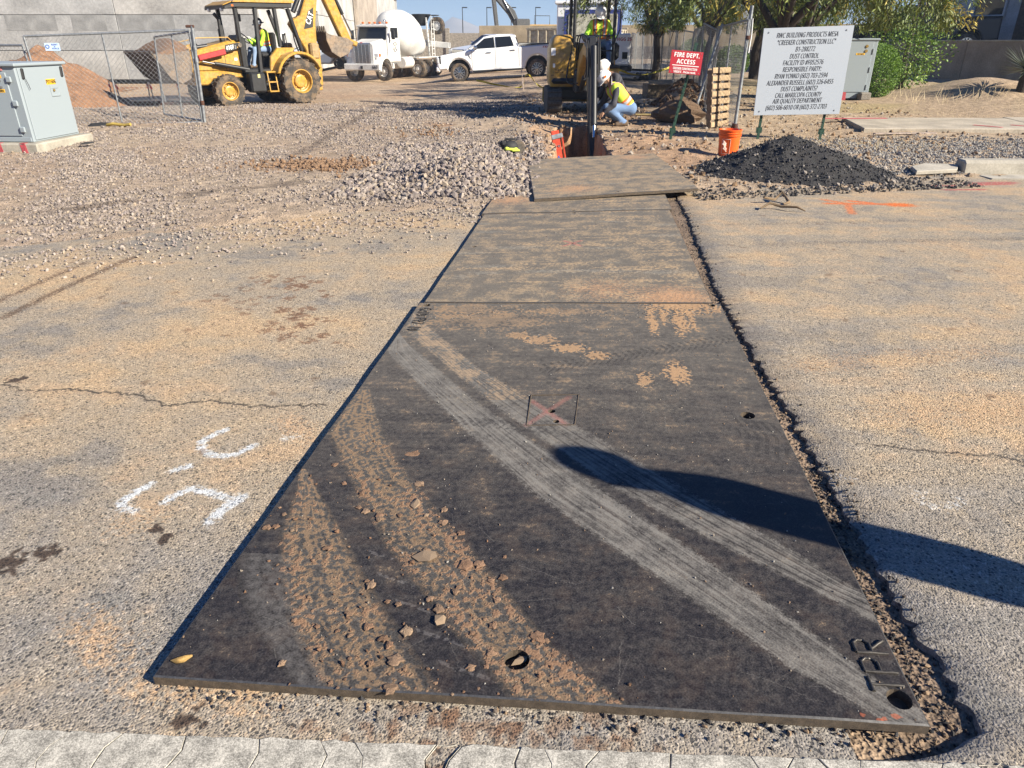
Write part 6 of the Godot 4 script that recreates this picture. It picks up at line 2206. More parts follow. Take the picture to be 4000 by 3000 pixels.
func build_people() -> void:
	var wh := mat("hat_white", Color(0.78, 0.78, 0.77), 0.35, 0.0, "")
	var bl := mat("hat_dark", Color(0.09, 0.10, 0.13), 0.45, 0.0, "")
	# operator of the compact excavator, bending forward
	var ex := Transform3D(Basis(), V(1.62, -0.07, -18.1))
	var p := person("person in lime shirt and orange striped vest operating the compact excavator", ex, {"side": V(1, 0, 0), "pelvis": V(0.36, 1.47, -0.04), "chest": V(0.36, 1.84, 0.1), "head": V(0.36, 2.09, 0.2), "look": V(0.0, -0.75, 1), "el_l": V(0.68, 1.66, 0.16), "ha_l": V(0.56, 1.64, 0.4), "el_r": V(0.06, 1.68, 0.18), "ha_r": V(0.0, 1.66, 0.44), "kn_l": V(0.55, 1.5, 0.46), "an_l": V(0.56, 1.12, 0.5), "kn_r": V(0.19, 1.5, 0.46), "an_r": V(0.17, 1.12, 0.5), "ft_l": V(0.1, 0, 1), "ft_r": V(-0.1, 0, 1)}, {"shirt": LIME, "sleeve": LIME, "legs": JEANS, "neck": DARK, "face": DARK, "mask": DARK, "hand": Color(0.2, 0.11, 0.07), "vest": Color(0.62, 0.86, 0.06), "hat": wh})
	part("hat_sticker", G.new().box(V(0.33, 2.19, 0.315), V(0.03, 0.03, 0.008), 0.0, Basis(Vector3.RIGHT, -0.6)), mat("sticker_blue", Color(0.05, 0.08, 0.3), 0.5, 0.0, ""), p)
	# operator of the backhoe
	var bh: Node3D = get_node("backhoe_loader")
	person("person in lime shirt and dark hard hat seated at the backhoe steering wheel", bh.transform, {"side": V(0, 0, 1), "pelvis": V(0.56, 1.56, 0), "chest": V(0.5, 1.95, 0), "head": V(0.42, 2.22, 0), "look": V(-1, -0.25, 0.2), "el_l": V(0.3, 1.68, 0.25), "ha_l": V(0.06, 1.84, 0.15), "el_r": V(0.3, 1.68, -0.25), "ha_r": V(0.06, 1.84, -0.15), "kn_l": V(0.12, 1.55, 0.16), "an_l": V(0.02, 1.12, 0.17), "kn_r": V(0.12, 1.55, -0.14), "an_r": V(-0.02, 1.12, -0.14), "ft_l": V(-1, 0, 0), "ft_r": V(-1, 0, 0), "palm": V(-0.5, -1, 0)}, {"shirt": LIME, "sleeve": LIME, "legs": Color(0.2, 0.28, 0.42), "neck": SKIN, "face": SKIN, "mask": DARK, "hand": Color(0.5, 0.5, 0.48), "vest": Color(0.62, 0.86, 0.06), "hat": bl, "brim": true})
	# squatting worker at the trench, checked shirt
	var plaid := func(q: Vector3, c: Color) -> Color:
		if c.r == c.g and c.b == 0.06:
			var a := (int(floor(q.x * 40.0 + 100)) + int(floor(q.y * 40.0 + 100)) + int(floor(q.z * 40.0 + 100))) % 2
			return Color(0.05, 0.035, 0.06) if a == 0 else Color(0.42, 0.4, 0.42)
		return c
	var sh := Color(0.05, 0.05, 0.06)
	var jt := {"side": V(0, 0, 1), "pelvis": V(0.13, 0.33, 0), "chest": V(-0.16, 0.64, 0.0), "head": V(-0.38, 0.83, 0.02), "look": V(-1, -0.85, 0.15), "el_l": V(-0.27, 0.43, 0.24), "ha_l": V(-0.44, 0.28, 0.2), "el_r": V(-0.32, 0.45, -0.2), "ha_r": V(-0.5, 0.3, -0.12), "kn_l": V(-0.38, 0.36, 0.17), "an_l": V(-0.02, 0.1, 0.15), "kn_r": V(-0.36, 0.3, -0.18), "an_r": V(0.02, 0.1, -0.14), "ft_l": V(-1, 0, 0.1), "ft_r": V(-1, 0, -0.1)}
	var k := person("person in checked shirt and orange striped vest squatting at the trench edge", X(V(2.14, H(2.14, -14.7) - 0.02, -14.7), 0, 12), jt, {"shirt": sh, "sleeve": sh, "legs": JEANS, "neck": SKIN, "face": SKIN, "mask": DARK, "hand": SKIN, "vest": Color(0.62, 0.86, 0.06), "hat": wh, "paint": plaid})
	part("neck_shade", G.new().fan2([V(-0.30, 0.92, 0.11), V(-0.26, 0.93, -0.08), V(-0.22, 0.78, -0.1), V(-0.24, 0.7, 0.02), V(-0.30, 0.68, 0.13)], 0.006, V(0.3, 0.5, 0.6)), mat("shade_cloth", Color(0.6, 0.6, 0.6), 0.9), k)
	part("hat_sticker", G.new().box(V(-0.44, 0.9, 0.155), V(0.05, 0.04, 0.01), 0.0, Basis(Vector3(0, 0, 1), 0.5)), M["orange_lens"], k)
	# second worker behind, mostly hidden
	var j2 := jt.duplicate()
	for key in ["chest", "head", "el_l", "el_r"]:
		j2[key] = jt[key] + V(0.02, 0.12, 0)
	var k2 := person("person in white hard hat crouching behind the one in the checked shirt", X(V(2.2, H(2.2, -15.7), -15.7), 0, 20), j2, {"shirt": Color(0.05, 0.05, 0.06), "sleeve": Color(0.05, 0.05, 0.06), "legs": Color(0.05, 0.08, 0.14), "neck": SKIN, "face": SKIN, "mask": SKIN, "hand": SKIN, "hat": wh})
	k2.set_meta("group", "people crouching at the trench")
	k.set_meta("group", "people crouching at the trench")
	# somebody standing beside the road, whose shadow falls over the plate
	person("person standing on the asphalt whose long shadow crosses the dark steel plate", X(V(2.98, 0.0, -0.95), 0, 0), {"side": V(0.886, 0, 0.464), "pelvis": V(0, 0.98, 0), "chest": V(0, 1.36, 0), "head": V(0.0, 1.66, 0.0), "look": V(-0.464, -0.1, 0.886), "el_l": V(0.22, 1.12, 0.12), "ha_l": V(0.2, 0.9, 0.15), "el_r": V(-0.2, 1.12, -0.1), "ha_r": V(-0.22, 0.88, -0.08), "kn_l": V(0.1, 0.5, 0.08), "an_l": V(0.1, 0.09, 0.04), "kn_r": V(-0.09, 0.5, -0.04), "an_r": V(-0.09, 0.09, -0.08), "ft_l": V(-0.5, 0, 0.85), "ft_r": V(-0.5, 0, 0.85)}, {"shirt": Color(0.05, 0.06, 0.1), "sleeve": SKIN, "legs": Color(0.08, 0.1, 0.15), "neck": SKIN, "face": SKIN, "mask": SKIN, "hand": SKIN})
# ---------------------------------------------------------------- chain link
func chain_link(c: Array, pitch: float, r: float) -> G:
	# corners: bottom left, bottom right, top right, top left; woven diagonals clipped to the quad
	var g := G.new()
	var w: float = c[0].distance_to(c[1])
	var h: float = c[0].distance_to(c[3])
	var at := func(x: float, y: float, k: float) -> Vector3:
		var u := x / w
		var v := y / h
		var p: Vector3 = (c[0] * (1 - u) + c[1] * u) * (1 - v) + (c[3] * (1 - u) + c[2] * u) * v
		return p + V(0, 0, k)
	var n := (c[1] - c[0]).cross(c[3] - c[0]).normalized() as Vector3
	for s in [-1.0, 1.0]:
		var x := -h
		while x < w + h:
			var x0 := x
			var x1: float = x + s * h
			var t0 := 0.0
			var t1 := 1.0
			# clip to 0..w
			for e in [[0.0, 1.0], [w, -1.0]]:
				var d0: float = (x0 - e[0]) * e[1]
				var d1: float = (x1 - e[0]) * e[1]
				if d0 < 0 and d1 < 0:
					t1 = -1.0
				elif d0 < 0:
					t0 = maxf(t0, d0 / (d0 - d1))
				elif d1 < 0:
					t1 = minf(t1, d0 / (d0 - d1))
			if t1 - t0 > 0.02:
				var p := []
				var m := 3
				for i in m + 1:
					var t := lerpf(t0, t1, float(i) / m)
					p.append(at.call(lerpf(x0, x1, t), t * h, nB.get_noise_2d(lerpf(x0, x1, t) * 0.5, t * h * 0.5) * 0.05 + s * 0.002))
				g.tube(p, r, 3, false)
			x += pitch
	return g

func fence_panel(called: String, label: String, c: Array, mids: Array, group := "", stuffm := "galvanised") -> Node3D:
	var o := thing(called, label, "fence", c[0], 0.0, group)
	var q := []
	for v in c:
		q.append(v - c[0])
	var m: Material = M[stuffm]
	for i in 4:
		part("rail" if i % 2 == 0 else "post", G.new().tube([q[i], q[(i + 1) % 4]], 0.02, 8), m, o)
	for f in mids:
		part("stile", G.new().tube([q[0].lerp(q[1], f), q[3].lerp(q[2], f)], 0.016, 6), m, o)
	var l := part("chain_link_mesh", chain_link(q, 0.085, 0.0024), mat("wire", Color(0.33, 0.34, 0.35), 0.5, 0.5, ""), o)
	l.set_meta("kind", "stuff")
	return o

func build_gate() -> void:
	var g := fence_panel("fence_gate", "open chain link gate leaf with a small blue and white notice beside the grey cabinet", [V(-8.95, -0.0, -14.6), V(-6.33, 0.0, -15.4), V(-6.27, 1.686, -15.4), V(-9.02, 1.572, -14.6)], [0.46])
	part("hook_clamp", G.new().box(V(0.02, 0.9, 0), V(0.06, 0.1, 0.06), 0.02), M["galvanised"], g)
	fence_panel("fence_gate", "chain link gate leaf folded back behind the hinge pole with a hanging chain", [V(-8.04, -0.03, -17.5), V(-6.36, 0.02, -15.52), V(-6.28, 1.66, -15.52), V(-7.92, 1.574, -17.5)], [0.5])
	var p := thing("gate_pole", "galvanised gate pole with hinge clamps and a rusty top clamp", "pole", V(-6.24, -0.05, -15.4))
	part("pole", G.new().tube([V(-0.04, 0, 0), V(0.04, 1.81, 0)], 0.03, 10), M["galvanised"], p)
	for y in [0.42, 1.2, 1.42]:
		part("hinge_clamp", G.new().lathe([Vector2(0.04, -0.04), Vector2(0.04, 0.04), Vector2(0.02, 0.04)], 10, Transform3D(Basis(), V(-0.04 + y * 0.044, y, 0))).box(V(-0.07 + y * 0.044, y, 0), V(0.08, 0.03, 0.02), 0.005), M["galvanised"] if y > 0.5 else mat("rust", Color(0.12, 0.05, 0.03), 0.9), p)
	part("top_clamp", G.new().box(V(0.0, 1.8, 0), V(0.16, 0.05, 0.05), 0.01), M["rust"] if M.has("rust") else mat("rust", Color(0.12, 0.05, 0.03), 0.9), p)
	single("padlock_chain", G.new().tube([V(0, 0, 0), V(0.02, -0.3, 0.03), V(-0.01, -0.6, 0.02), V(0.03, -0.85, 0.03)], 0.018, 6), M["galvanised"], "steel chain hanging down the folded gate leaf", "chain", V(-7.93, 1.1, -17.42))
	var s := thing("fence_notice", "small blue and white fence hire notice tied to the gate mesh", "sign", V(-8.59, 1.395, -14.69), deg_to_rad(16))
	part("board", G.new().box(Vector3.ZERO, V(0.25, 0.13, 0.006), 0.002), mat("notice_blue", Color(0.42, 0.55, 0.75), 0.5, 0.0, ""), s)
	var nb := mat("print_navy", Color(0.03, 0.05, 0.25), 0.6, 0.0, "")
	letters("RENT", 0.028, nb, s, X(V(0.045, 0.038, 0.004)), "lettering", 1.1, 0, 1, false, 0.003)
	letters("-A-", 0.022, nb, s, X(V(0.04, 0.004, 0.004)), "lettering", 1.1, 0, 1, false, 0.003)
	letters("FENCE", 0.026, nb, s, X(V(0.05, -0.028, 0.004)), "lettering", 1.1, 0, 1, false, 0.003)
	part("logo", G.new().lathe([Vector2(0.035, 0), Vector2(0.035, 0.003), Vector2(0.022, 0.003), Vector2(0.022, 0)], 16, Transform3D(Basis(Vector3.RIGHT, PI / 2) , V(-0.08, 0.005, 0.003))), nb, s)
	fence_panel("chain_link_fence", "chain link fence panel running off behind the grey utility cabinet", [V(-12.6, -0.02, -15.6), V(-9.2, -0.02, -14.9), V(-9.27, 1.42, -14.9), V(-12.6, 1.42, -15.6)], [])
	# straps and rag under the gate
	single("crumpled_bag", G.new().loft([rr(0, 0, 0, 0.22, 0.08, 0.05), rr(0.02, 0, 0.05, 0.16, 0.05, 0.04), rr(0.05, 0.01, 0.06, 0.03, 0.02, 0.015)], true, 1), mat("dark_plastic", Color.BLACK), "crumpled black bag under the gate bottom rail", "bag", V(-7.9, H(-7.9, -14.4), -14.4), 0.4)
	single("yellow_strap", G.new().tube([V(-0.25, 0.03, 0), V(-0.1, 0.06, 0.05), V(0.08, 0.03, 0.0), V(0.22, 0.05, 0.04)], 0.03, 5), mat("strap_yellow", Color(0.5, 0.36, 0.08), 0.8), "dusty yellow webbing strap lying under the gate", "strap", V(-7.45, H(-7.45, -14.3), -14.3))

func build_cabinet() -> void:
	var gm := mat("cabinet_grey", Color(0.26, 0.30, 0.325), 0.5, 0.0, "")
	var yl := mat("label_yellow", Color(0.8, 0.45, 0.02), 0.6, 0.0, "")
	var bk: Material = M["black_print"]
	var t := X(V(-7.62, 0.0, -11.62), 0, -4)
	var pad := thing("equipment_pad", "concrete pad with red sprayed stripes under the large grey cabinet", "concrete pad")
	pad.transform = t
	part("slab", G.new().box(V(-0.1, 0.03, 0.0), V(1.62, 0.22, 1.36), 0.02), mat("concrete", Color(0.46, 0.42, 0.345), 0.9, 0.0, "conc", 0.8), pad)
	for x in [0.5, 0.12]:
		part("paint_stripe", G.new().box(V(x, 0.045, 0.683), V(0.085, 0.17, 0.004), 0.0, Basis(Vector3(0, 0, 1), 0.12)).box(V(x - 0.02, 0.142, 0.64), V(0.08, 0.004, 0.08)), mat("spray_red", Color(0.62, 0.10, 0.12), 0.9, 0.0, "paintwear", 3.0), pad)
	var o := thing("utility_cabinet", "large pale grey utility cabinet with yellow number labels beside the gate", "cabinet")
	o.transform = t
	part("body", G.new().box(V(0, 0.66, 0), V(1.16, 1.04, 1.08), 0.012), gm, o)
	part("lid", G.new().box(V(0, 1.19, 0), V(1.24, 0.045, 1.16), 0.012), gm, o)
	# face towards the road (+z): two doors; side (+x): one door
	var d := part("door", G.new().box(V(-0.06, 0.66, 0.545), V(0.98, 0.86, 0.02), 0.006), gm, o)
	part("kick_plate", G.new().box(V(0.0, 0.18, 0.545), V(1.1, 0.06, 0.014), 0.004), gm, o)
	for y in [1.0, 0.68, 0.32]:
		part("hinge", G.new().box(V(0.47, y, 0.565), V(0.085, 0.085, 0.03), 0.014), gm, d)
	for y in [0.985, 0.9]:
		part("lock", G.new().lathe([Vector2(0.016, 0), Vector2(0.016, 0.012), Vector2(0, 0.012)], 10, Transform3D(Basis(Vector3.RIGHT, PI / 2), V(0.33, y, 0.556))), M["chrome"], d)
	for l in [["PD0303", 1.04], ["PD1603", 0.85]]:
		var tg := part("number_label", G.new().box(V(0.28, l[1], 0.556), V(0.16, 0.045, 0.003)), yl, d)
		letters(l[0], 0.028, bk, tg, X(V(0.28, l[1], 0.559)), "lettering", 0.95, 0, 1, false, 0.002)
	part("flag_sticker", G.new().box(V(0.36, 1.135, 0.547), V(0.075, 0.04, 0.008)), mat("flag_red", Color(0.5, 0.2, 0.2), 0.6, 0.0, ""), o)
	var sd := part("side_door", G.new().box(V(0.588, 0.66, 0.0), V(0.018, 0.98, 1.0), 0.006), gm, o)
	var lt := X(V(0.6, 0.94, -0.14), 0, 90)
	var nl := part("number_label", G.new().box(V(0, 0, 0), V(0.21, 0.075, 0.004)), yl, sd, lt)
	letters("PD1606", 0.054, bk, nl, X(V(0, 0, 0.003)), "lettering", 0.82, 0, 1, false, 0.003)
	var hp := part("handle_recess", G.new().box(V(0, 0, 0), V(0.19, 0.045, 0.012), 0.004).box(V(0, -0.12, 0), V(0.2, 0.03, 0.014), 0.004).box(V(-0.09, -0.06, 0), V(0.02, 0.1, 0.014), 0.004).box(V(0.09, -0.06, 0), V(0.02, 0.1, 0.014), 0.004), gm, sd, X(V(0.602, 0.865, -0.19), 0, 90))
	part("recess_floor", G.new().box(V(0, -0.06, -0.003), V(0.17, 0.1, 0.006)), gm, hp)
	part("padlock", G.new().box(V(-0.04, -0.045, 0.015), V(0.03, 0.035, 0.02), 0.006), mat("brass", Color(0.5, 0.33, 0.1), 0.35, 0.8, ""), hp)
	for z in [0.43, -0.44]:
		part("lid_latch", G.new().box(V(0.605, 1.07, z), V(0.03, 0.15, 0.055), 0.014, Basis(Vector3.RIGHT, -0.08)), M["dark_plastic"], o)
	part("tag_wire", G.new().tube([V(0.62, 1.0, 0.42), V(0.63, 0.92, 0.4), V(0.625, 0.86, 0.38)], 0.005, 4), M["dark_plastic"], o)
	single("glove", G.new().loft([rr(-0.09, 0, 0.03, 0.004, 0.004, 0.003), rr(-0.06, 0, 0.03, 0.05, 0.03, 0.02), rr(0.0, 0, 0.045, 0.09, 0.045, 0.03), rr(0.02, 0, 0.06, 0.05, 0.02, 0.015)], true, 1), M["dark_plastic"], "black bottle shaped litter lying by the concrete pad", "litter", V(-6.55, H(-6.55, -11.5) + 0.02, -11.5), 0.5)

func sign_board(o: Node3D, w: float, h: float, m: Material) -> void:
	part("board", G.new().box(Vector3.ZERO, V(w, h, 0.012), 0.002), m, o)

func t_post(called: String, label: String, a: Vector3, b: Vector3, group: String) -> Node3D:
	var o := thing(called, label, "post", a, 0.0, group)
	var m := mat("post_green", Color(0.012, 0.06, 0.035), 0.5, 0.0, "grime", 3.0)
	part("stem", G.new().beam(Vector3.ZERO, b - a, 0.045, 0.012, 0.002, V(0, 0, 1)).beam(V(0, 0, -0.02), b - a + V(0, 0, -0.02), 0.01, 0.035, 0.002, V(0, 0, 1)), m, o)
	var n := int(a.distance_to(b) / 0.1)
	for i in range(2, n):
		part("stud", G.new().box((b - a) * i / n + V(0, 0, 0.01), V(0.018, 0.012, 0.014), 0.003), m, o)
	part("anchor_plate", G.new().box((b - a).normalized() * 0.16, V(0.1, 0.09, 0.006), 0.002), m, o)
	return o

func build_signs() -> void:
	# dust control board
	var bw := mat("board_white", Color(0.35, 0.385, 0.43), 0.55, 0.0, "")
	var bl := V(3.916, 0.385, -12.4)
	var br := V(5.317, 0.405, -12.4)
	var tl := V(3.98, 1.665, -12.5)
	var ux := (br - bl).normalized()
	var uz := ux.cross((tl - bl).normalized()).normalized()
	var uy := uz.cross(ux)
	var o := thing("notice_board", "large white dust control notice board with rows of black italic lettering", "sign")
	o.transform = Transform3D(Basis(ux, uy, uz), (br + tl) * 0.5 + V(0.01, 0.01, 0))
	var w := 1.475
	var h := 1.295
	part("board", G.new().prism(P2([-0.71, -0.64, 0.69, -0.64, 0.73, 0.665, -0.685, 0.64]), 0.012, Transform3D(), 0.002), bw, o)
	var rows := ["RWC BUILDING PRODUCTS MESA", "\"CREEKER CONSTRUCTION LLC\"", "B1-288272", "DUST CONTROL", "FACILITY ID #F052576", "RESPONSIBLE PARTY:", "RYAN YONKO (602) 703-2594", "ALEXANDER RUSSELL (602) 326-6455", "DUST COMPLAINTS?", "CALL MARICOPA COUNTY", "AIR QUALITY DEPARTMENT", "(602) 506-6010 OR (602) 372-2703"]
	var fr := [0.089, 0.169, 0.247, 0.325, 0.398, 0.473, 0.548, 0.624, 0.696, 0.768, 0.836, 0.911]
	for i in 12:
		letters(rows[i], 0.07, M["black_print"], o, X(V(0.02 - fr[i] * 0.05, h * (0.5 - fr[i]) + 0.01, 0.0075), 0, 0, 0.8), "lettering", 0.66, 0.17, 0.0, false, 0.003)
	for s in [[-0.6, 0.58], [0.62, 0.6], [-0.62, -0.58], [0.6, -0.58]]:
		part("bolt", G.new().lathe([Vector2(0.014, 0), Vector2(0.01, 0.008), Vector2(0, 0.009)], 8, Transform3D(Basis(Vector3.RIGHT, PI / 2), V(s[0], s[1], 0.006))), M["galvanised"], o)
	for a in [[V(4.09, H(4.09, -12.43) - 0.02, -12.43), V(4.16, 1.5, -12.52)], [V(5.125, H(5.125, -12.43) - 0.02, -12.43), V(5.2, 1.5, -12.52)]]:
		t_post("steel_post", "green studded steel post holding up the white notice board", a[0], a[1], "posts of the white notice board")
	# fire access sign
	var f := thing("access_sign", "small red fire department access sign on a leaning green post", "sign")
	var fx := V(0.502, -0.039, 0).normalized()
	f.transform = Transform3D(Basis(fx, V(0.0777, 0.997, -0.06).normalized(), fx.cross(V(0.0777, 0.997, -0.06)).normalized()), V(2.723, 1.19, -12.2))
	part("board", G.new().box(Vector3.ZERO, V(0.5, 0.33, 0.008), 0.002), mat("sign_red", Color(0.40, 0.018, 0.03), 0.45, 0.0, ""), f)
	var wp: Material = M["white_print"]
	letters("FIRE DEPT.", 0.062, wp, f, X(V(0, 0.105, 0.005)), "lettering", 0.92, 0, 1, false, 0.003)
	letters("ACCESS", 0.062, wp, f, X(V(0, 0.012, 0.005)), "lettering", 0.95, 0, 1, false, 0.003)
	part("rule", G.new().box(V(0, -0.045, 0.005), V(0.42, 0.01, 0.003)), wp, f)
	letters("CREEKER CONSTRUCTION", 0.033, wp, f, X(V(0, -0.09, 0.005)), "lettering", 0.68, 0, 1, false, 0.003)
	letters("10630 E . Pecos road.", 0.032, wp, f, X(V(0, -0.137, 0.005)), "lettering", 0.8, 0, 1, false, 0.003)
	for s in [[-0.22, 0.14], [0.22, 0.14], [-0.22, -0.14], [0.22, -0.14]]:
		part("bolt", G.new().lathe([Vector2(0.007, 0), Vector2(0.005, 0.005), Vector2(0, 0.006)], 8, Transform3D(Basis(Vector3.RIGHT, PI / 2), V(s[0], s[1], 0.004))), M["galvanised"], f)
	t_post("steel_post", "green studded steel post leaning under the red access sign", V(2.59, H(2.59, -12.24) - 0.02, -12.24), V(2.885, 1.47, -12.32), "")

func build_site_things() -> void:
	# pallet on edge
	var wd := mat("pallet_wood", Color(0.52, 0.37, 0.22), 0.85, 0.0, "soil", 1.5)
	var wd2 := mat("pallet_stringer", Color(0.30, 0.21, 0.135), 0.9, 0.0, "soil", 1.5)
	var p := thing("pallet", "pale wooden pallet stood on end against the leaning fence post", "pallet")
	var ax := (V(4.17, 0.0, -14.55) - V(3.705, 0, -14.1)).normalized()
	var ay := (V(3.93, 1.06, -14.45) - V(3.705, 0.0, -14.1)).normalized()
	var az := ax.cross(ay).normalized()
	ay = az.cross(ax).normalized()
	p.transform = Transform3D(Basis(ax, ay, az), V(3.69, -0.11, -14.1))
	for i in 9:
		part("slat", G.new().box(V(0.31, 0.055 + i * 0.133, 0.055), V(0.62, 0.094, 0.018), 0.003, Basis(Vector3(0, 0, 1), sin(i * 7.0) * 0.008)), wd, p)
	for i in 3:
		part("stringer", G.new().box(V(0.02 + i * 0.29, 0.56, 0.0), V(0.04, 1.14, 0.09), 0.004), wd2, p)
	for i in 5:
		part("slat", G.new().box(V(0.31, 0.07 + i * 0.26, -0.055), V(0.62, 0.094, 0.018), 0.003), wd2, p)
	# bucket
	var om := mat("bucket_orange", Color(0.80, 0.115, 0.015), 0.38, 0.0, "")
	var b := thing("bucket", "orange plastic bucket with white store logo and wire handle", "bucket", V(3.06, H(3.06, -10.5), -10.5))
	part("shell", G.new().lathe([Vector2(0.0, 0.004), Vector2(0.128, 0.004), Vector2(0.132, 0.012), Vector2(0.146, 0.27), Vector2(0.156, 0.275), Vector2(0.157, 0.29), Vector2(0.149, 0.293), Vector2(0.15, 0.305), Vector2(0.158, 0.308), Vector2(0.159, 0.318), Vector2(0.151, 0.322), Vector2(0.152, 0.34), Vector2(0.16, 0.343), Vector2(0.161, 0.36), Vector2(0.15, 0.362), Vector2(0.145, 0.34), Vector2(0.122, 0.02), Vector2(0, 0.02)], 36), om, b)
	part("handle", G.new().tube([V(-0.1, 0.33, -0.125), V(-0.09, 0.4, -0.11), V(0.0, 0.455, -0.06), V(0.08, 0.42, 0.02), V(0.1, 0.33, 0.125)], 0.004, 6), M["galvanised"], b)
	part("logo_frame", curved_frame(0.1405, 0.045, 0.24, -2.55, -1.72), mat("logo_white", Color(0.75, 0.6, 0.5), 0.5, 0.0, ""), b)
	for l in [["THE", 0.022, 0.208, -2.35], ["HOME", 0.05, 0.165, -2.15], ["DEPOT", 0.038, 0.105, -2.1]]:
		var a: float = l[3]
		letters(l[0], l[1], M["logo_white"], b, Transform3D(Basis(Vector3.UP, -a - PI / 2 + PI) * Basis(Vector3(0, 0, 1), 0.6), V(cos(a) * 0.147, l[2], -sin(a) * 0.147)), "lettering", 0.62, 0, 1, true, 0.012)
	# asphalt millings heap
	var hp := thing("millings_heap", "heap of black asphalt millings beside the orange bucket", "heap", V(3.5, -0.03, -9.25))
	var pk := func(x: float, z: float) -> float:
		var d := sqrt(x * x * 0.62 + z * z)
		return maxf(0.0, 0.43 * (1.0 - d / 1.0)) * (1.0 + 0.2 * nB.get_noise_2d(x, z)) + 0.03 * nB.get_noise_2d(x * 2, z * 2) + (0.03 if d < 1.1 else -0.06)
	var hm := grid_mesh(lines([-1.7, 0.05, 1.7]), lines([-1.25, 0.05, 1.25]), pk, func(x: float, z: float) -> Color: return Color(0.045, 0.042, 0.042) * (1.0 + 0.5 * nB.get_noise_2d(x * 2, z * 2)))
	part("mound", hm, vmat("millings", 0.9, "soil", 3.0, 1.2, "soil"), hp)
	var r := RandomNumberGenerator.new()
	r.seed = 31
	var buf := PackedFloat32Array()
	for i in 12000:
		var x := r.randf_range(-1.9, 1.9)
		var z := r.randf_range(-1.3, 1.3)
		var d := sqrt(x * x * 0.62 + z * z)
		if d > 1.25 or (d > 1.0 and r.randf() < 0.7):
			continue
		var s := lerpf(0.008, 0.034, pow(r.randf(), 2.2))
		var c := Color(0.06, 0.057, 0.058) * r.randf_range(0.6, 1.9)
		if r.randf() < 0.035 or (d > 0.95 and r.randf() < 0.3):
			c = Color(0.4, 0.35, 0.3)
			s *= 1.5
		put_rock(buf, r, V(x, maxf(pk.call(x, z), 0.03) + s * 0.2, z), s, c)
	scatter("chips", rock(520), M["clod"], buf, hp)
	hp.get_child(1).set_meta("kind", "stuff")
	# rim of spilled stones round the heap and by the plate corner
	var b5 := PackedFloat32Array()
	for i in 1500:
		var x := r.randf_range(1.95, 5.4)
		var z := -7.75 - (x - 2.0) * 0.22 - absf(r.randfn(0, 0.3)) + 0.25
		var s := lerpf(0.008, 0.045, pow(r.randf(), 3.0))
		put_rock(b5, r, V(x, maxf(0.0, H(x, z)) + s * 0.2, z), s, Color(0.06, 0.057, 0.057) if r.randf() < 0.7 else Color(0.38, 0.31, 0.25))
	var sp := stuff("spilled_stones", "dark stone chips spilled on the asphalt in front of the millings heap", "stones")
	scatter("chips", rock(521), M["clod"], b5, sp)
	# kerb
	var cm := mat("kerb_concrete", Color(0.50, 0.455, 0.375), 0.9, 0.0, "conc", 0.7)
	var kb := thing("kerb", "raised concrete kerb with gutter ending in a broken corner", "kerb", V(5.62, 0, -9.25))
	kb.rotation.y = deg_to_rad(-1.0)
	part("kerb_stone", G.new().prism(P2([-0.10, -0.05, -0.08, 0.14, -0.05, 0.165, 0.1, 0.165, 0.14, 0.13, 0.16, -0.05]), 14.0, Transform3D(Basis(Vector3.UP, -PI / 2), V(7.0, 0, 0)), 0.015), cm, kb)
	part("gutter", G.new().prism(P2([0.12, 0.004, 0.5, 0.012, 0.5, -0.05, 0.12, -0.05]), 13.9, Transform3D(Basis(Vector3.UP, -PI / 2), V(7.1, 0, 0)), 0.004), cm, kb)
	single("broken_slab", G.new().prism(P2([0, 0, 0.55, 0.1, 0.7, 0.35, 0.3, 0.42, 0.05, 0.25]), 0.05, Transform3D(Basis(Vector3.RIGHT, -PI / 2 + 0.08), V(0, 0.04, 0)), 0.008), cm, "broken piece of gutter concrete lying before the kerb end", "concrete piece", V(4.95, 0.0, -8.95))
	# pavement slabs
	var pv := Node3D.new()
	pv.name = numbered("pavement")
	add_child(pv)
	tag(pv, "concrete footpath slabs with red sprayed marks", "", "", "structure")
	for i in 3:
		var x0 := 6.3 + i * 3.3
		part("slab", G.new().prism(P2([0.0, 0.0, 3.285, -0.1, 3.7, 1.9, 0.46, 2.05]), 0.12, Transform3D(Basis(Vector3.RIGHT, -PI / 2), V(x0, 0.03, -13.42 + i * -0.02)), 0.012), mat("path_concrete", Color(0.52, 0.45, 0.355), 0.9, 0.0, "conc", 0.5), pv)
	var red := mat("spray_red", Color(0.62, 0.10, 0.12), 0.9)
	for a in [[6.9, -15.2, 1.3, 0.16, 0.05], [8.7, -13.75, 0.1, 0.5, 0.6], [9.4, -13.75, 0.1, 0.5, 0.6], [9.75, -13.65, 0.14, 0.3, 0.2]]:
		part("paint_mark", G.new().box(V(a[0], 0.0935, a[1]), V(a[2], 0.002, a[3]), 0.0, Basis(Vector3.UP, a[4])), red, pv)
	single("wood_lath", G.new().box(V(0.55, 0.03, 0), V(1.1, 0.02, 0.09), 0.004, Basis(Vector3.UP, 0.05)), mat("lath", Color(0.6, 0.48, 0.4), 0.85, 0.0, "soil", 2.0), "pale wooden lath with red paint lying before the footpath", "lath", V(6.3, H(6.5, -13.1), -13.05))
	# grey cabinet by the hedge
	var gm: Material = M["cabinet_grey"]
	var cb := thing("utility_cabinet", "narrow grey utility cabinet standing behind the white notice board", "cabinet", V(8.75, 0.1, -20.6), deg_to_rad(-3))
	part("body", G.new().box(V(0, 0.72, 0), V(1.3, 1.4, 0.8), 0.015), gm, cb)
	part("lid", G.new().box(V(0, 1.43, 0), V(1.36, 0.05, 0.86), 0.012), gm, cb)
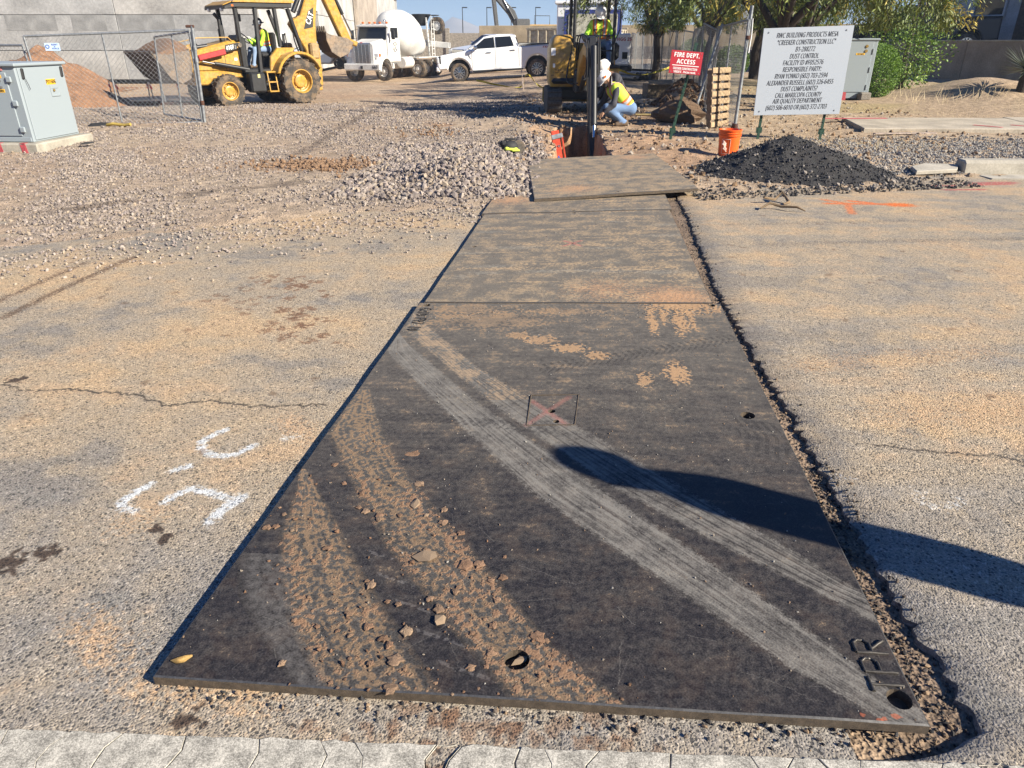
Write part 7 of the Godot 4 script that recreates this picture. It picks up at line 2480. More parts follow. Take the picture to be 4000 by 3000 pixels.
	var cd := part("door", G.new().box(V(-0.02, 0.78, 0.405), V(1.12, 1.2, 0.02), 0.006), gm, cb)
	for y in [1.15, 0.72, 0.3]:
		part("hinge", G.new().box(V(0.56, y, 0.42), V(0.04, 0.13, 0.025), 0.006), gm, cd)
	for y in [1.27, 1.16]:
		part("lock", G.new().lathe([Vector2(0.04, 0), Vector2(0.035, 0.015), Vector2(0, 0.015)], 12, Transform3D(Basis(Vector3.RIGHT, PI / 2), V(0.38, y, 0.416))), mat("brass", Color(0.5, 0.33, 0.1), 0.35, 0.8, ""), cd)
	var nl := part("number_label", G.new().box(V(0.25, 1.09, 0.417), V(0.22, 0.045, 0.004)), M["label_yellow"], cd)
	letters("PD1603", 0.03, M["black_print"], nl, X(V(0.25, 1.09, 0.42)), "lettering", 1.1, 0, 1, false, 0.003)
	part("paint_stripe", G.new().box(V(0.02, 0.08, 0.406), V(0.12, 0.22, 0.006), 0.0, Basis(Vector3(0, 0, 1), 0.1)), red, cb)
	single("stone_block", G.new().box(V(0, 0.1, 0), V(0.3, 0.2, 0.2), 0.03), mat("pitted_stone", Color(0.3, 0.27, 0.23), 0.95, 0.0, "soil", 4.0), "pitted grey stone block at the foot of the narrow cabinet", "stone block", V(9.25, 0.08, -20.1), 0.1)
	# ladder standing in the trench
	var orr := mat("ladder_orange", Color(0.75, 0.075, 0.025), 0.45, 0.0, "grime", 2.0)
	var ld := thing("ladder", "orange fibreglass ladder end sticking out of the trench", "ladder")
	ld.transform = Transform3D(Basis(V(0.985, 0.12, -0.1).normalized(), V(-0.165, 0.95, -0.25).normalized(), V(0.985, 0.12, -0.1).cross(V(-0.165, 0.95, -0.25)).normalized()), V(0.86, -0.85, -11.55))
	part("rail", G.new().box(V(0.055, 0.52, -0.02), V(0.012, 1.2, 0.08), 0.002).box(V(0.0, 0.52, 0.015), V(0.11, 1.2, 0.012), 0.002).box(V(-0.055, 0.52, -0.02), V(0.012, 1.2, 0.08), 0.002), orr, ld)
	part("rail", G.new().box(V(0.13, 0.5, -0.2), V(0.02, 1.2, 0.09), 0.002), orr, ld)
	part("end_bracket", G.new().box(V(0.02, 1.03, 0.028), V(0.18, 0.07, 0.02), 0.004, Basis(Vector3(0, 0, 1), 0.1)), M["galvanised"], ld)
	for y in [0.88, 0.28]:
		for x in [-0.028, 0.028]:
			part("rung_end", G.new().lathe([Vector2(0.02, 0), Vector2(0.018, 0.012), Vector2(0.012, 0.012), Vector2(0.01, 0.0)], 12, Transform3D(Basis(Vector3.RIGHT, PI / 2), V(x, y, 0.02))), M["galvanised"], ld)
	part("brand_label", G.new().prism(P2(arc(0, 0, 1.0, 0, 350, 18)), 0.004, Transform3D(Basis.from_scale(V(0.03, 0.16, 1)), V(0, 0.58, 0.023))), mat("sticker_blue", Color(0.05, 0.08, 0.3), 0.5, 0.0, ""), ld)
	letters("WERNER", 0.03, M["white_print"], ld, X(V(0, 0.58, 0.026), 0, 0, -90), "lettering", 1.3, 0, 1, false, 0.003)
	# cut-off saw left on the gravel
	var tl := thing("cut_off_saw", "black and lime green hand tool lying beside the plates", "power tool", V(-0.03, H(-0.03, -10.5) + 0.02, -10.5), 0.3)
	part("motor_body", G.new().ball(V(0, 0.09, 0), V(0.13, 0.09, 0.09)).box(V(-0.1, 0.14, 0), V(0.1, 0.08, 0.1), 0.03), M["dark_plastic"], tl)
	part("lime_cover", G.new().box(V(0.0, 0.07, 0.075), V(0.2, 0.05, 0.04), 0.018, Basis(Vector3(0, 0, 1), -0.1)).box(V(0.06, 0.05, 0.08), V(0.12, 0.03, 0.04), 0.012), mat("lime_plastic", Color(0.55, 0.68, 0.08), 0.45, 0.0, ""), tl)
	part("guard", G.new().lathe([Vector2(0.0, -0.02), Vector2(0.1, -0.02), Vector2(0.1, 0.02), Vector2(0, 0.02)], 16, Transform3D(Basis(Vector3.RIGHT, PI / 2), V(0.12, 0.08, 0.0))), M["steel"], tl)
	part("handle", G.new().tube([V(-0.12, 0.12, 0), V(-0.06, 0.2, 0), V(0.08, 0.19, 0)], 0.016, 6), M["dark_plastic"], tl)
	# shovel
	var sv := thing("shovel", "shovel with pale wooden handle lying by the squatting worker", "shovel", V(2.6, H(2.7, -15.9) + 0.05, -15.9), -0.12)
	part("handle", G.new().tube([V(0, 0.02, 0), V(0.75, 0.03, 0)], 0.022, 8), mat("handle_wood", Color(0.62, 0.47, 0.2), 0.7), sv)
	part("socket", G.new().tube([V(0.75, 0.03, 0), V(0.95, 0.02, 0)], 0.024, 8), M["steel"], sv)
	part("blade", G.new().prism(P2([0, -0.11, 0.22, -0.11, 0.34, 0.0, 0.22, 0.11, 0, 0.11]), 0.008, Transform3D(Basis(Vector3.RIGHT, -PI / 2), V(0.94, 0.02, 0)), 0.002), M["worn_bucket"], sv)
	# twigs on the asphalt
	var tw := mat("dry_root", Color(0.28, 0.19, 0.11), 0.95, 0.0, "soil", 6.0)
	single("dry_root", G.new().tube([V(-0.15, 0.06, 0.05), V(-0.02, 0.03, 0), V(0.08, 0.09, -0.08), V(0.1, 0.02, 0.08), V(0.02, 0.015, 0.16)], [0.012, 0.016, 0.014, 0.018, 0.006], 6), tw, "curled dry root lying on the asphalt, with a hooked end", "root", V(2.72, 0.0, -7.4))
	single("dry_root", G.new().tube([V(-0.16, 0.02, 0.06), V(-0.06, 0.06, 0), V(0.05, 0.03, 0.02), V(0.16, 0.05, 0.14), V(0.24, 0.015, 0.16)], [0.008, 0.013, 0.014, 0.012, 0.005], 6), tw, "longer dry root lying on the asphalt, in front of the hooked one", "root", V(2.6, 0.0, -7.08))
	# leaf on the plate corner
	var lf := mat("dry_leaf", Color(0.52, 0.32, 0.1), 0.7, 0.0, "grime", 30.0)
	single("dry_leaf", G.new().loft([[V(-0.027, 0.003, 0.0), V(-0.026, 0.006, 0.0), V(-0.027, 0.003, 0.001)], [V(-0.01, 0.002, -0.011), V(-0.01, 0.01, 0), V(-0.01, 0.003, 0.013)], [V(0.01, 0.003, -0.012), V(0.01, 0.013, 0.0), V(0.01, 0.004, 0.014)], [V(0.029, 0.008, -0.002), V(0.029, 0.012, 0), V(0.029, 0.008, 0.003)]], true, 1), lf, "yellow brown dry leaf on the corner of the dark plate", "leaf", bil(Q1, 0.023, 0.02) + V(0, 0.0, 0), 0.25)
	for q in [[0.31, 0.175, 0.03, 0.4], [0.255, 0.272, 0.022, 1.2], [0.485, 0.045, 0.02, 0.2], [0.36, 0.085, 0.024, 0.9]]:
		var mf := single("mud_flake", rock(int(q[0] * 1000), 0.45), mat("mud_pale", Color(0.36, 0.255, 0.165), 0.95, 0.0, "soil", 12.0), ["pale cracked mud flake on the dark strip between two muddy tracks", "small brown clod on the bare dark steel beside the muddy track", "brown clod sitting in the lifting hole between the tracks", "pale clod beside the muddy track near the lifting hole"][[0.31, 0.255, 0.485, 0.36].find(q[0])], "mud", bil(Q1, q[0], q[1]) + V(0, 0.003 if q[0] != 0.485 else -0.01, 0), q[3])
		mf.scale = V(q[2] * 2.4, q[2] * 0.55, q[2] * 1.7)
	# carton, root ball, debris
	var bx := thing("carton", "open brown cardboard carton on the shaded ground by the soil mound", "carton", V(4.15, H(4.15, -22.0), -22.0), 0.2)
	part("box", G.new().box(V(0, 0.18, 0), V(0.72, 0.36, 0.4), 0.008), mat("cardboard", Color(0.33, 0.24, 0.15), 0.9, 0.0, "grime", 2.0), bx)
	part("flap", G.new().box(V(0, 0.4, 0.24), V(0.72, 0.012, 0.22), 0.002, Basis(Vector3.RIGHT, 0.5)), M["cardboard"], bx)
	var rb := G.new()
	var rngs := []
	for i in 8:
		var ring := []
		for k in 12:
			var a := TAU * k / 12
			var rad: float = [0.2, 0.36, 0.42, 0.42, 0.36, 0.3, 0.2, 0.05][i] * (1.0 + 0.45 * nB.get_noise_3d(k * 1.7, i * 1.3, 4.0))
			ring.append(V(cos(a) * rad * 1.15, i * 0.075 - 0.03, sin(a) * rad))
		rngs.append(ring)
	rb.loft(rngs, true, -1)
	for k in 9:
		var a := k * 0.8
		rb.tube([V(cos(a) * 0.15, 0.35, sin(a) * 0.15), V(cos(a) * 0.28, 0.52, sin(a) * 0.2), V(cos(a) * 0.42, 0.6 - k * 0.05, sin(a) * 0.3)], [0.025, 0.014, 0.004], 5)
	single("root_ball", rb, mat("root_soil", Color(0.20, 0.125, 0.075), 0.97, 0.0, "soil", 3.0), "uprooted shrub root ball caked in brown soil near the pallet", "root ball", V(3.35, H(3.35, -15.2), -15.2))
	# caution tape
	var tp := mat("caution_yellow", Color(0.62, 0.5, 0.04), 0.5, 0.0, "grime", 3.0)
	single("caution_tape", tape([V(2.3, 1.0, -18.6), V(3.2, 0.72, -19.4), V(4.4, 0.95, -20.5), V(5.0, 1.1, -21.0)], 0.06), tp, "yellow caution tape strung from the compact excavator to the fence", "tape")
	single("caution_tape", tape([V(-1.2, 0.3, -26.0), V(0.2, 0.1, -25.6), V(0.5, 0.5, -25.4), V(1.0, 0.12, -25.2), V(1.9, 0.2, -24.0), V(1.8, 0.05, -22.8)], 0.06), tp, "loose yellow caution tape trailing over the shaded soil", "tape")
	var st := thing("survey_stake", "lath stake holding loose caution tape on the shaded soil", "stake", V(0.35, H(0.35, -25.4), -25.4))
	part("lath", G.new().box(V(0, 0.3, 0), V(0.04, 0.7, 0.015), 0.003, Basis(Vector3(0, 0, 1), 0.1)), mat("lath", Color(0.6, 0.48, 0.4), 0.85), st)
	# stakes, flags, bars and heap behind the gate
	var lath := mat("lath", Color(0.6, 0.48, 0.4), 0.85)
	var pk2 := mat("flag_pink", Color(0.75, 0.12, 0.12), 0.7, 0.0, "")
	for i in 6:
		var x := -12.6 + i * 0.52
		var z: float = -22.2 - [0.0, 0.9, 0.3, 1.1, 0.2, 0.8][i]
		var s2 := thing("survey_stake", "thin wooden survey stake with pink ribbon by the steel bar stack", "stake", V(x, H(x, z), z), 0.0, "survey stakes by the steel bars")
		part("lath", G.new().box(V(0, 0.32, 0), V(0.035, 0.68, 0.012), 0.002, Basis(Vector3(0, 0, 1), [-0.15, 0.02, 0.14, -0.08, 0.1, 0.0][i])), lath, s2)
		part("ribbon", G.new().box(V(0.0, 0.52, 0.012), V(0.05, 0.14, 0.006), 0.0, Basis(Vector3(0, 0, 1), 0.3)), pk2, s2)
	var rbr := thing("steel_bar_stack", "low stack of rusty steel bars on the ground behind the gate", "steel bars", V(-11.3, H(-11.3, -22.9) + 0.02, -22.9), 0.06)
	for i in 14:
		part("bar", G.new().tube([V(-1.5 + sin(i * 3.0) * 0.12, 0.015 + (i / 7) * 0.035, (i % 7) * 0.06 - 0.2), V(1.5 + cos(i * 5.0) * 0.15, 0.02 + (i / 7) * 0.04, (i % 7) * 0.07 - 0.2)], 0.016, 5), M["rust"], rbr)
	soil_heap("reddish soil heap behind the grey cabinet and gate", V(-13.5, -0.2, -21.9), 2.5, 1.15, 61)
	soil_heap("rounded reddish soil heap showing above the grey cabinet", V(-18.2, -0.25, -30.0), 2.7, 1.6, 62)
	# pipes
	for i in 9:
		var row: int = 0 if i < 5 else 1
		var pp := single("pipe", G.new().lathe([Vector2(0.07, -1.5), Vector2(0.085, -1.5), Vector2(0.085, 1.5), Vector2(0.07, 1.5), Vector2(0.07, -1.5)], 12, Transform3D(Basis(Vector3.RIGHT, PI / 2), Vector3.ZERO)), mat("pipe_grey", Color(0.25, 0.26, 0.27), 0.5), "grey plastic pipe in a pile beside the generator trailer", "pipe", V(4.35 + (i - row * 5 + row * 0.5) * 0.175, H(4.6, -32.0) + 0.1 + row * 0.15, -32.0 + sin(i * 2.0) * 0.2), 0.35, "grey pipes piled by the generator")

func tape(p: Array, w: float) -> G:
	var c := Curve3D.new()
	for v in p:
		c.add_point(v)
	for i in range(1, p.size() - 1):
		var d: Vector3 = (p[i + 1] - p[i - 1]) * 0.2
		c.set_point_in(i, -d)
		c.set_point_out(i, d)
	var g := G.new()
	var rings := []
	var k := 0
	for v in c.tessellate(4, 5):
		var tw := V(0, cos(k * 0.5), sin(k * 0.5) * 0.6) * w * 0.5
		rings.append([v - tw, v + tw, v + tw + V(0.003, 0.003, 0.003)])
		k += 1
	return g.loft(rings, true, -1)

func curved_frame(r: float, y0: float, y1: float, a0: float, a1: float) -> G:
	# thin square outline on a bucket wall
	var g := G.new()
	var p := func(a: float, y: float) -> Vector3: return V(cos(a) * (r - 0.007 + y * 0.052), y, -sin(a) * (r - 0.007 + y * 0.052))
	for e in [[a0, y0, a1, y0], [a1, y0, a1, y1], [a1, y1, a0, y1], [a0, y1, a0, y0]]:
		var pts := []
		for i in 9:
			pts.append(p.call(lerpf(e[0], e[2], i / 8.0), lerpf(e[1], e[3], i / 8.0)))
		g.tube(pts, 0.0025, 4)
	return g

func soil_heap(label: String, at: Vector3, rad: float, h: float, sd: int) -> void:
	var n := noise(sd, 0.5, 4)
	var o := part("soil_heap", grid_mesh(lines([-rad * 1.1, rad / 22, rad * 1.1]), lines([-rad * 1.1, rad / 22, rad * 1.1]), func(x: float, z: float) -> float:
		var d := sqrt(x * x + z * z) / rad
		return h * maxf(0.0, 1.0 - d) * (1.0 + n.get_noise_2d(x, z) * 0.35) + n.get_noise_2d(x * 4, z * 4) * 0.05 - 0.04 * d, func(x: float, z: float) -> Color: return Color(0.36, 0.19, 0.10) * (1.0 + n.get_noise_2d(x * 3, z * 3) * 0.4)), vmat("earth", 0.95))
	o.position = at
	tag(o, label, "soil heap")
# ---------------------------------------------------------------- vegetation
func leaf_mesh(lv: Array) -> ArrayMesh:
	# lv: [position, direction, side, length, width, colour]
	var v := PackedVector3Array()
	var n := PackedVector3Array()
	var c := PackedColorArray()
	for l in lv:
		var d: Vector3 = l[1] * l[3]
		var s: Vector3 = l[2] * l[4]
		var nn: Vector3 = l[1].cross(l[2]).normalized()
		v.append_array([l[0], l[0] + d * 0.45 + s, l[0] + d, l[0], l[0] + d, l[0] + d * 0.45 - s])
		for k in 6:
			n.append(nn)
			c.append(l[5])
	var arr := []
	arr.resize(Mesh.ARRAY_MAX)
	arr[Mesh.ARRAY_VERTEX] = v
	arr[Mesh.ARRAY_NORMAL] = n
	arr[Mesh.ARRAY_COLOR] = c
	var m := ArrayMesh.new()
	m.add_surface_from_arrays(Mesh.PRIMITIVE_TRIANGLES, arr)
	return m

func leaf_mat() -> StandardMaterial3D:
	var m := vmat("leaf", 0.6)
	m.backlight_enabled = true
	m.backlight = Color(0.6, 0.6, 0.35)
	return m

func rdir(r: RandomNumberGenerator) -> Vector3:
	var v := V(r.randfn(0, 1), r.randfn(0, 1), r.randfn(0, 1))
	return v.normalized()

func tree_parts(sd: int, h: float, spread: float, trunk_r: float, leaves: int, low: float) -> Array:
	# weeping desert tree: trunk, spreading limbs, hanging feathery twigs
	var r := RandomNumberGenerator.new()
	r.seed = sd
	var g := G.new()
	var fork := h * 0.27
	g.tube([V(0, -0.1, 0), V(r.randf_range(-0.1, 0.1), fork * 0.5, 0.05), V(r.randf_range(-0.2, 0.2), fork, 0)], [trunk_r * 1.25, trunk_r, trunk_r * 0.85], 9)
	var twigs := []
	for i in 6:
		var a := TAU * i / 6 + r.randf_range(-0.4, 0.4)
		var out := V(cos(a), 0, sin(a))
		var p0 := V(0, fork * r.randf_range(0.85, 1.0), 0)
		var p1 := p0 + out * spread * 0.3 + V(0, h * 0.22, 0) + rdir(r) * 0.2
		var p2 := p1 + out * spread * r.randf_range(0.25, 0.4) + V(0, h * r.randf_range(0.1, 0.26), 0)
		g.tube([p0, p1, p2], [trunk_r * 0.6, trunk_r * 0.38, trunk_r * 0.2], 7)
		for k in 5:
			var b0 := p1.lerp(p2, r.randf())
			var dd := (out * r.randf_range(0.2, 1.0) + rdir(r) * 0.8 + V(0, 0.25, 0)).normalized()
			var b1 := b0 + dd * spread * r.randf_range(0.25, 0.45)
			var b2 := b1 + (dd + V(0, -0.5, 0)).normalized() * spread * r.randf_range(0.15, 0.3)
			g.tube([b0, b1, b2], [trunk_r * 0.18, trunk_r * 0.1, trunk_r * 0.04], 5)
			for q in 7:
				twigs.append([b0.lerp(b1, r.randf_range(0.3, 1)) if q < 3 else b1.lerp(b2, r.randf()), dd])
	var lv := []
	var per := leaves / twigs.size()
	for t in twigs:
		var p: Vector3 = t[0]
		var d: Vector3 = (t[1] * 0.5 + rdir(r) * 0.7).normalized()
		var ln := r.randf_range(0.5, 1.25) * spread * 0.3
		var tone := r.randf()
		var c := Color(0.085, 0.125, 0.03).lerp(Color(0.165, 0.19, 0.045), tone)
		if r.randf() < 0.07:
			c = Color(0.40, 0.32, 0.07)
		for k in per:
			var f := float(k) / per
			var q := p + d * ln * f * 0.6 + V(0, -1.0, 0) * ln * f * f * 0.85 + rdir(r) * 0.12
			if q.y < low:
				q.y = low + r.randf() * 0.4
			var ld := (rdir(r) * 0.8 + V(0, -0.7, 0) + d * 0.4).normalized()
			var sdv := ld.cross(rdir(r)).normalized()
			lv.append([q, ld, sdv, r.randf_range(0.08, 0.17), r.randf_range(0.01, 0.02), c * r.randf_range(0.7, 1.3)])
	return [g.mesh(), leaf_mesh(lv)]

func tree(tp: Array, label: String, x: float, z: float, turn: float, s: float, tall := 1.0) -> void:
	var o := thing("tree", label, "tree", V(x, H(x, z), z), turn, "weeping desert trees along the verge")
	o.scale = V(s, s * tall, s)
	part("trunk", tp[0], mat("bark", Color(0.075, 0.058, 0.045), 0.95, 0.0, "soil", 3.0), o)
	part("crown", tp[1], leaf_mat(), o)

func bush(called: String, label: String, at: Vector3, rad: Vector3, n: int, size: float, cols: Array, sd: int, loose := 0.06) -> void:
	var r := RandomNumberGenerator.new()
	r.seed = sd
	var lv := []
	for i in n:
		var d := rdir(r)
		var e := 1.0 - pow(r.randf(), 2.0) * 0.45
		var p := V(d.x * rad.x, d.y * rad.y, d.z * rad.z) * e * (1.0 + loose * 3.0 * nA.get_noise_3d(d.x * 3, d.y * 3, d.z * 3 + sd)) + V(0, rad.y, 0) + rdir(r) * loose
		if p.y < 0.02:
			continue
		var ld := (d + rdir(r) * 0.9).normalized()
		lv.append([p, ld, ld.cross(rdir(r)).normalized(), size * r.randf_range(0.7, 1.3), size * 0.28, cols[r.randi() % cols.size()] * r.randf_range(0.75, 1.25)])
	var o := thing(called, label, "bush", at)
	var st := G.new()
	for k in 5:
		var a := k * 1.3
		st.tube([V(cos(a) * 0.05, -0.05, sin(a) * 0.05), V(cos(a) * rad.x * 0.3, rad.y * 0.7, sin(a) * rad.z * 0.3), V(cos(a) * rad.x * 0.6, rad.y * 1.4, sin(a) * rad.z * 0.6)], [0.04, 0.025, 0.008], 5)
	part("stem", st, mat("bark", Color(0.055, 0.042, 0.032), 0.95), o)
	part("foliage", leaf_mesh(lv), leaf_mat(), o)

func build_trees() -> void:
	var ta := tree_parts(201, 6.2, 3.6, 0.15, 26000, 1.75)
	var tb := tree_parts(202, 5.6, 3.3, 0.12, 24000, 1.6)
	var tc := tree_parts(203, 6.6, 3.2, 0.09, 20000, 1.9)
	var td := tree_parts(204, 6.4, 3.0, 0.08, 6500, 1.5)
	tree(ta, "thick trunked weeping tree directly behind the white notice board", 6.0, -17.6, 0.4, 1.0)
	tree(tb, "weeping tree with leaning trunk close beside the thick trunked one", 6.75, -18.4, 2.1, 1.05)
	tree(tc, "weeping tree standing among the temporary fence panels", 6.1, -24.5, 3.3, 1.0)
	tree(tb, "weeping tree with yellowish leaves beside the generator", 5.2, -28.3, 1.2, 1.05)
	tree(ta, "weeping tree rising behind the far fence panels", 9.0, -28.8, 5.0, 1.05)
	tree(tc, "slim weeping tree in front of the tan wall", 12.6, -40.0, 0.9, 0.95)
	tree(td, "slim weeping tree beside the hedge with hanging twigs", 11.1, -23.6, 2.7, 0.85, 1.15)
	tree(td, "weeping tree whose twigs hang in front of the pale building", 12.9, -25.5, 4.2, 0.85, 1.2)
	tree(ta, "tall weeping tree far down the verge", 9.8, -41.0, 2.2, 1.1)
	bush("hedge", "round clipped bright green hedge beside the narrow cabinet", V(9.85, 0.05, -20.9), V(0.55, 0.68, 0.6), 9000, 0.05, [Color(0.12, 0.22, 0.03), Color(0.18, 0.30, 0.045), Color(0.08, 0.15, 0.025)], 5, 0.03)
	bush("shrub", "loose leafy shrub growing behind the clipped hedge", V(11.3, 0.05, -22.6), V(0.95, 1.0, 0.9), 3600, 0.085, [Color(0.14, 0.24, 0.04), Color(0.22, 0.31, 0.055), Color(0.07, 0.13, 0.025)], 6, 0.22)
	bush("hedge", "dark green hedge behind the temporary fence", V(8.9, 0.1, -38.0), V(0.8, 0.75, 0.8), 5000, 0.08, [Color(0.06, 0.12, 0.02), Color(0.1, 0.17, 0.03)], 7, 0.04)
	bush("hedge", "green hedge before the tan wall beside the leaning post", V(9.6, 0.1, -34.0), V(0.7, 0.6, 0.7), 4000, 0.08, [Color(0.06, 0.12, 0.02), Color(0.1, 0.17, 0.03)], 8, 0.04)
	# spiky yucca
	var r := RandomNumberGenerator.new()
	r.seed = 91
	var y := thing("yucca", "spiky grey green yucca clump before the retaining wall", "yucca", V(12.75, H(12.75, -19.2) - 0.05, -19.2))
	var mm := vmat("yucca_leaf", 0.5)
	mm.vertex_color_use_as_albedo = false
	mm.albedo_color = lin(0.13, 0.15, 0.10)
	for i in 150:
		var d := rdir(r)
		d.y = absf(d.y) * 0.9 - 0.25
		d = d.normalized()
		var l := r.randf_range(0.55, 0.85)
		var sd := d.cross(Vector3.UP).normalized() * 0.016
		var nn := d.cross(sd).normalized() * 0.006
		var c := V(0, 0.55, 0)
		part("blade", G.new().loft([[c + d * 0.1 - sd, c + d * 0.1 + nn, c + d * 0.1 + sd], [c + d * l * 0.6 - sd * 0.9, c + d * l * 0.6 + nn, c + d * l * 0.6 + sd * 0.9], [c + d * l - sd * 0.05, c + d * l + nn * 0.1, c + d * l + sd * 0.05]], true, -1), mm, y)
	part("stem", G.new().tube([V(0, -0.1, 0), V(0, 0.6, 0)], [0.14, 0.1], 8), M["bark"], y)
	# dry weeds
	var lv := []
	for i in 5200:
		var k := r.randf()
		var x := r.randf_range(3.0, 12.5)
		var z := r.randf_range(-22.0, -11.4)
		if i < 900:
			x = r.randf_range(3.2, 6.6) + r.randfn(0, 0.15)
			z = -11.6 + r.randfn(0, 0.5)
		if nA.get_noise_2d(x * 0.8, z * 0.8) < 0.0 and i > 900:
			continue
		if z < -13.3 and z > -15.6 and x > 6.2:
			continue
		var d := (rdir(r) + V(0, 0.7, 0)).normalized()
		lv.append([V(x, H(x, z), z), d, d.cross(rdir(r)).normalized(), r.randf_range(0.03, 0.14), 0.003, Color(0.46, 0.36, 0.2) * r.randf_range(0.6, 1.2)])
	for i in 60:
		var x := r.randf_range(9.6, 12.2)
		var d := (V(r.randfn(0.2, 0.35), 1, r.randfn(0, 0.3))).normalized()
		lv.append([V(x, H(x, -19.0), -19.0 + r.randfn(0, 0.5)), d, V(1, 0, 0), r.randf_range(0.2, 0.55), 0.005, Color(0.55, 0.45, 0.28)])
	var w := part("dry_grass", leaf_mesh(lv), vmat("straw", 0.9))
	tag(w, "dry straw coloured grass and weeds on the verge", "grass", "", "stuff")

# ---------------------------------------------------------------- buildings and walls
func panel_wall(o: Node3D, a: Vector3, b: Vector3, ys: Array, step: float, m: Array, th := 0.2) -> void:
	# tilt-up panels with open joints in front of a dark backing
	var d := (b - a)
	var L := d.length()
	var ux := d.normalized()
	var uz := ux.cross(Vector3.UP).normalized()
	var basis_ := Basis(ux, Vector3.UP, uz)
	var n := int(round(L / step))
	for i in n:
		for k in ys.size() - 1:
			var w := L / n
			var c := a + ux * (w * (i + 0.5)) + V(0, (ys[k] + ys[k + 1]) * 0.5, 0)
			part("panel", G.new().box(Vector3.ZERO, V(w - 0.03, ys[k + 1] - ys[k] - 0.03, th), 0.012), m[(i + k) % m.size()], o, Transform3D(basis_, c - o.position))
	part("core", G.new().box(V(0, (ys[0] + ys[ys.size() - 1]) * 0.5, -0.14), V(L - 0.04, ys[ys.size() - 1] - ys[0] - 0.04, 0.2)), m[0], o, Transform3D(basis_, (a + b) * 0.5 - o.position))

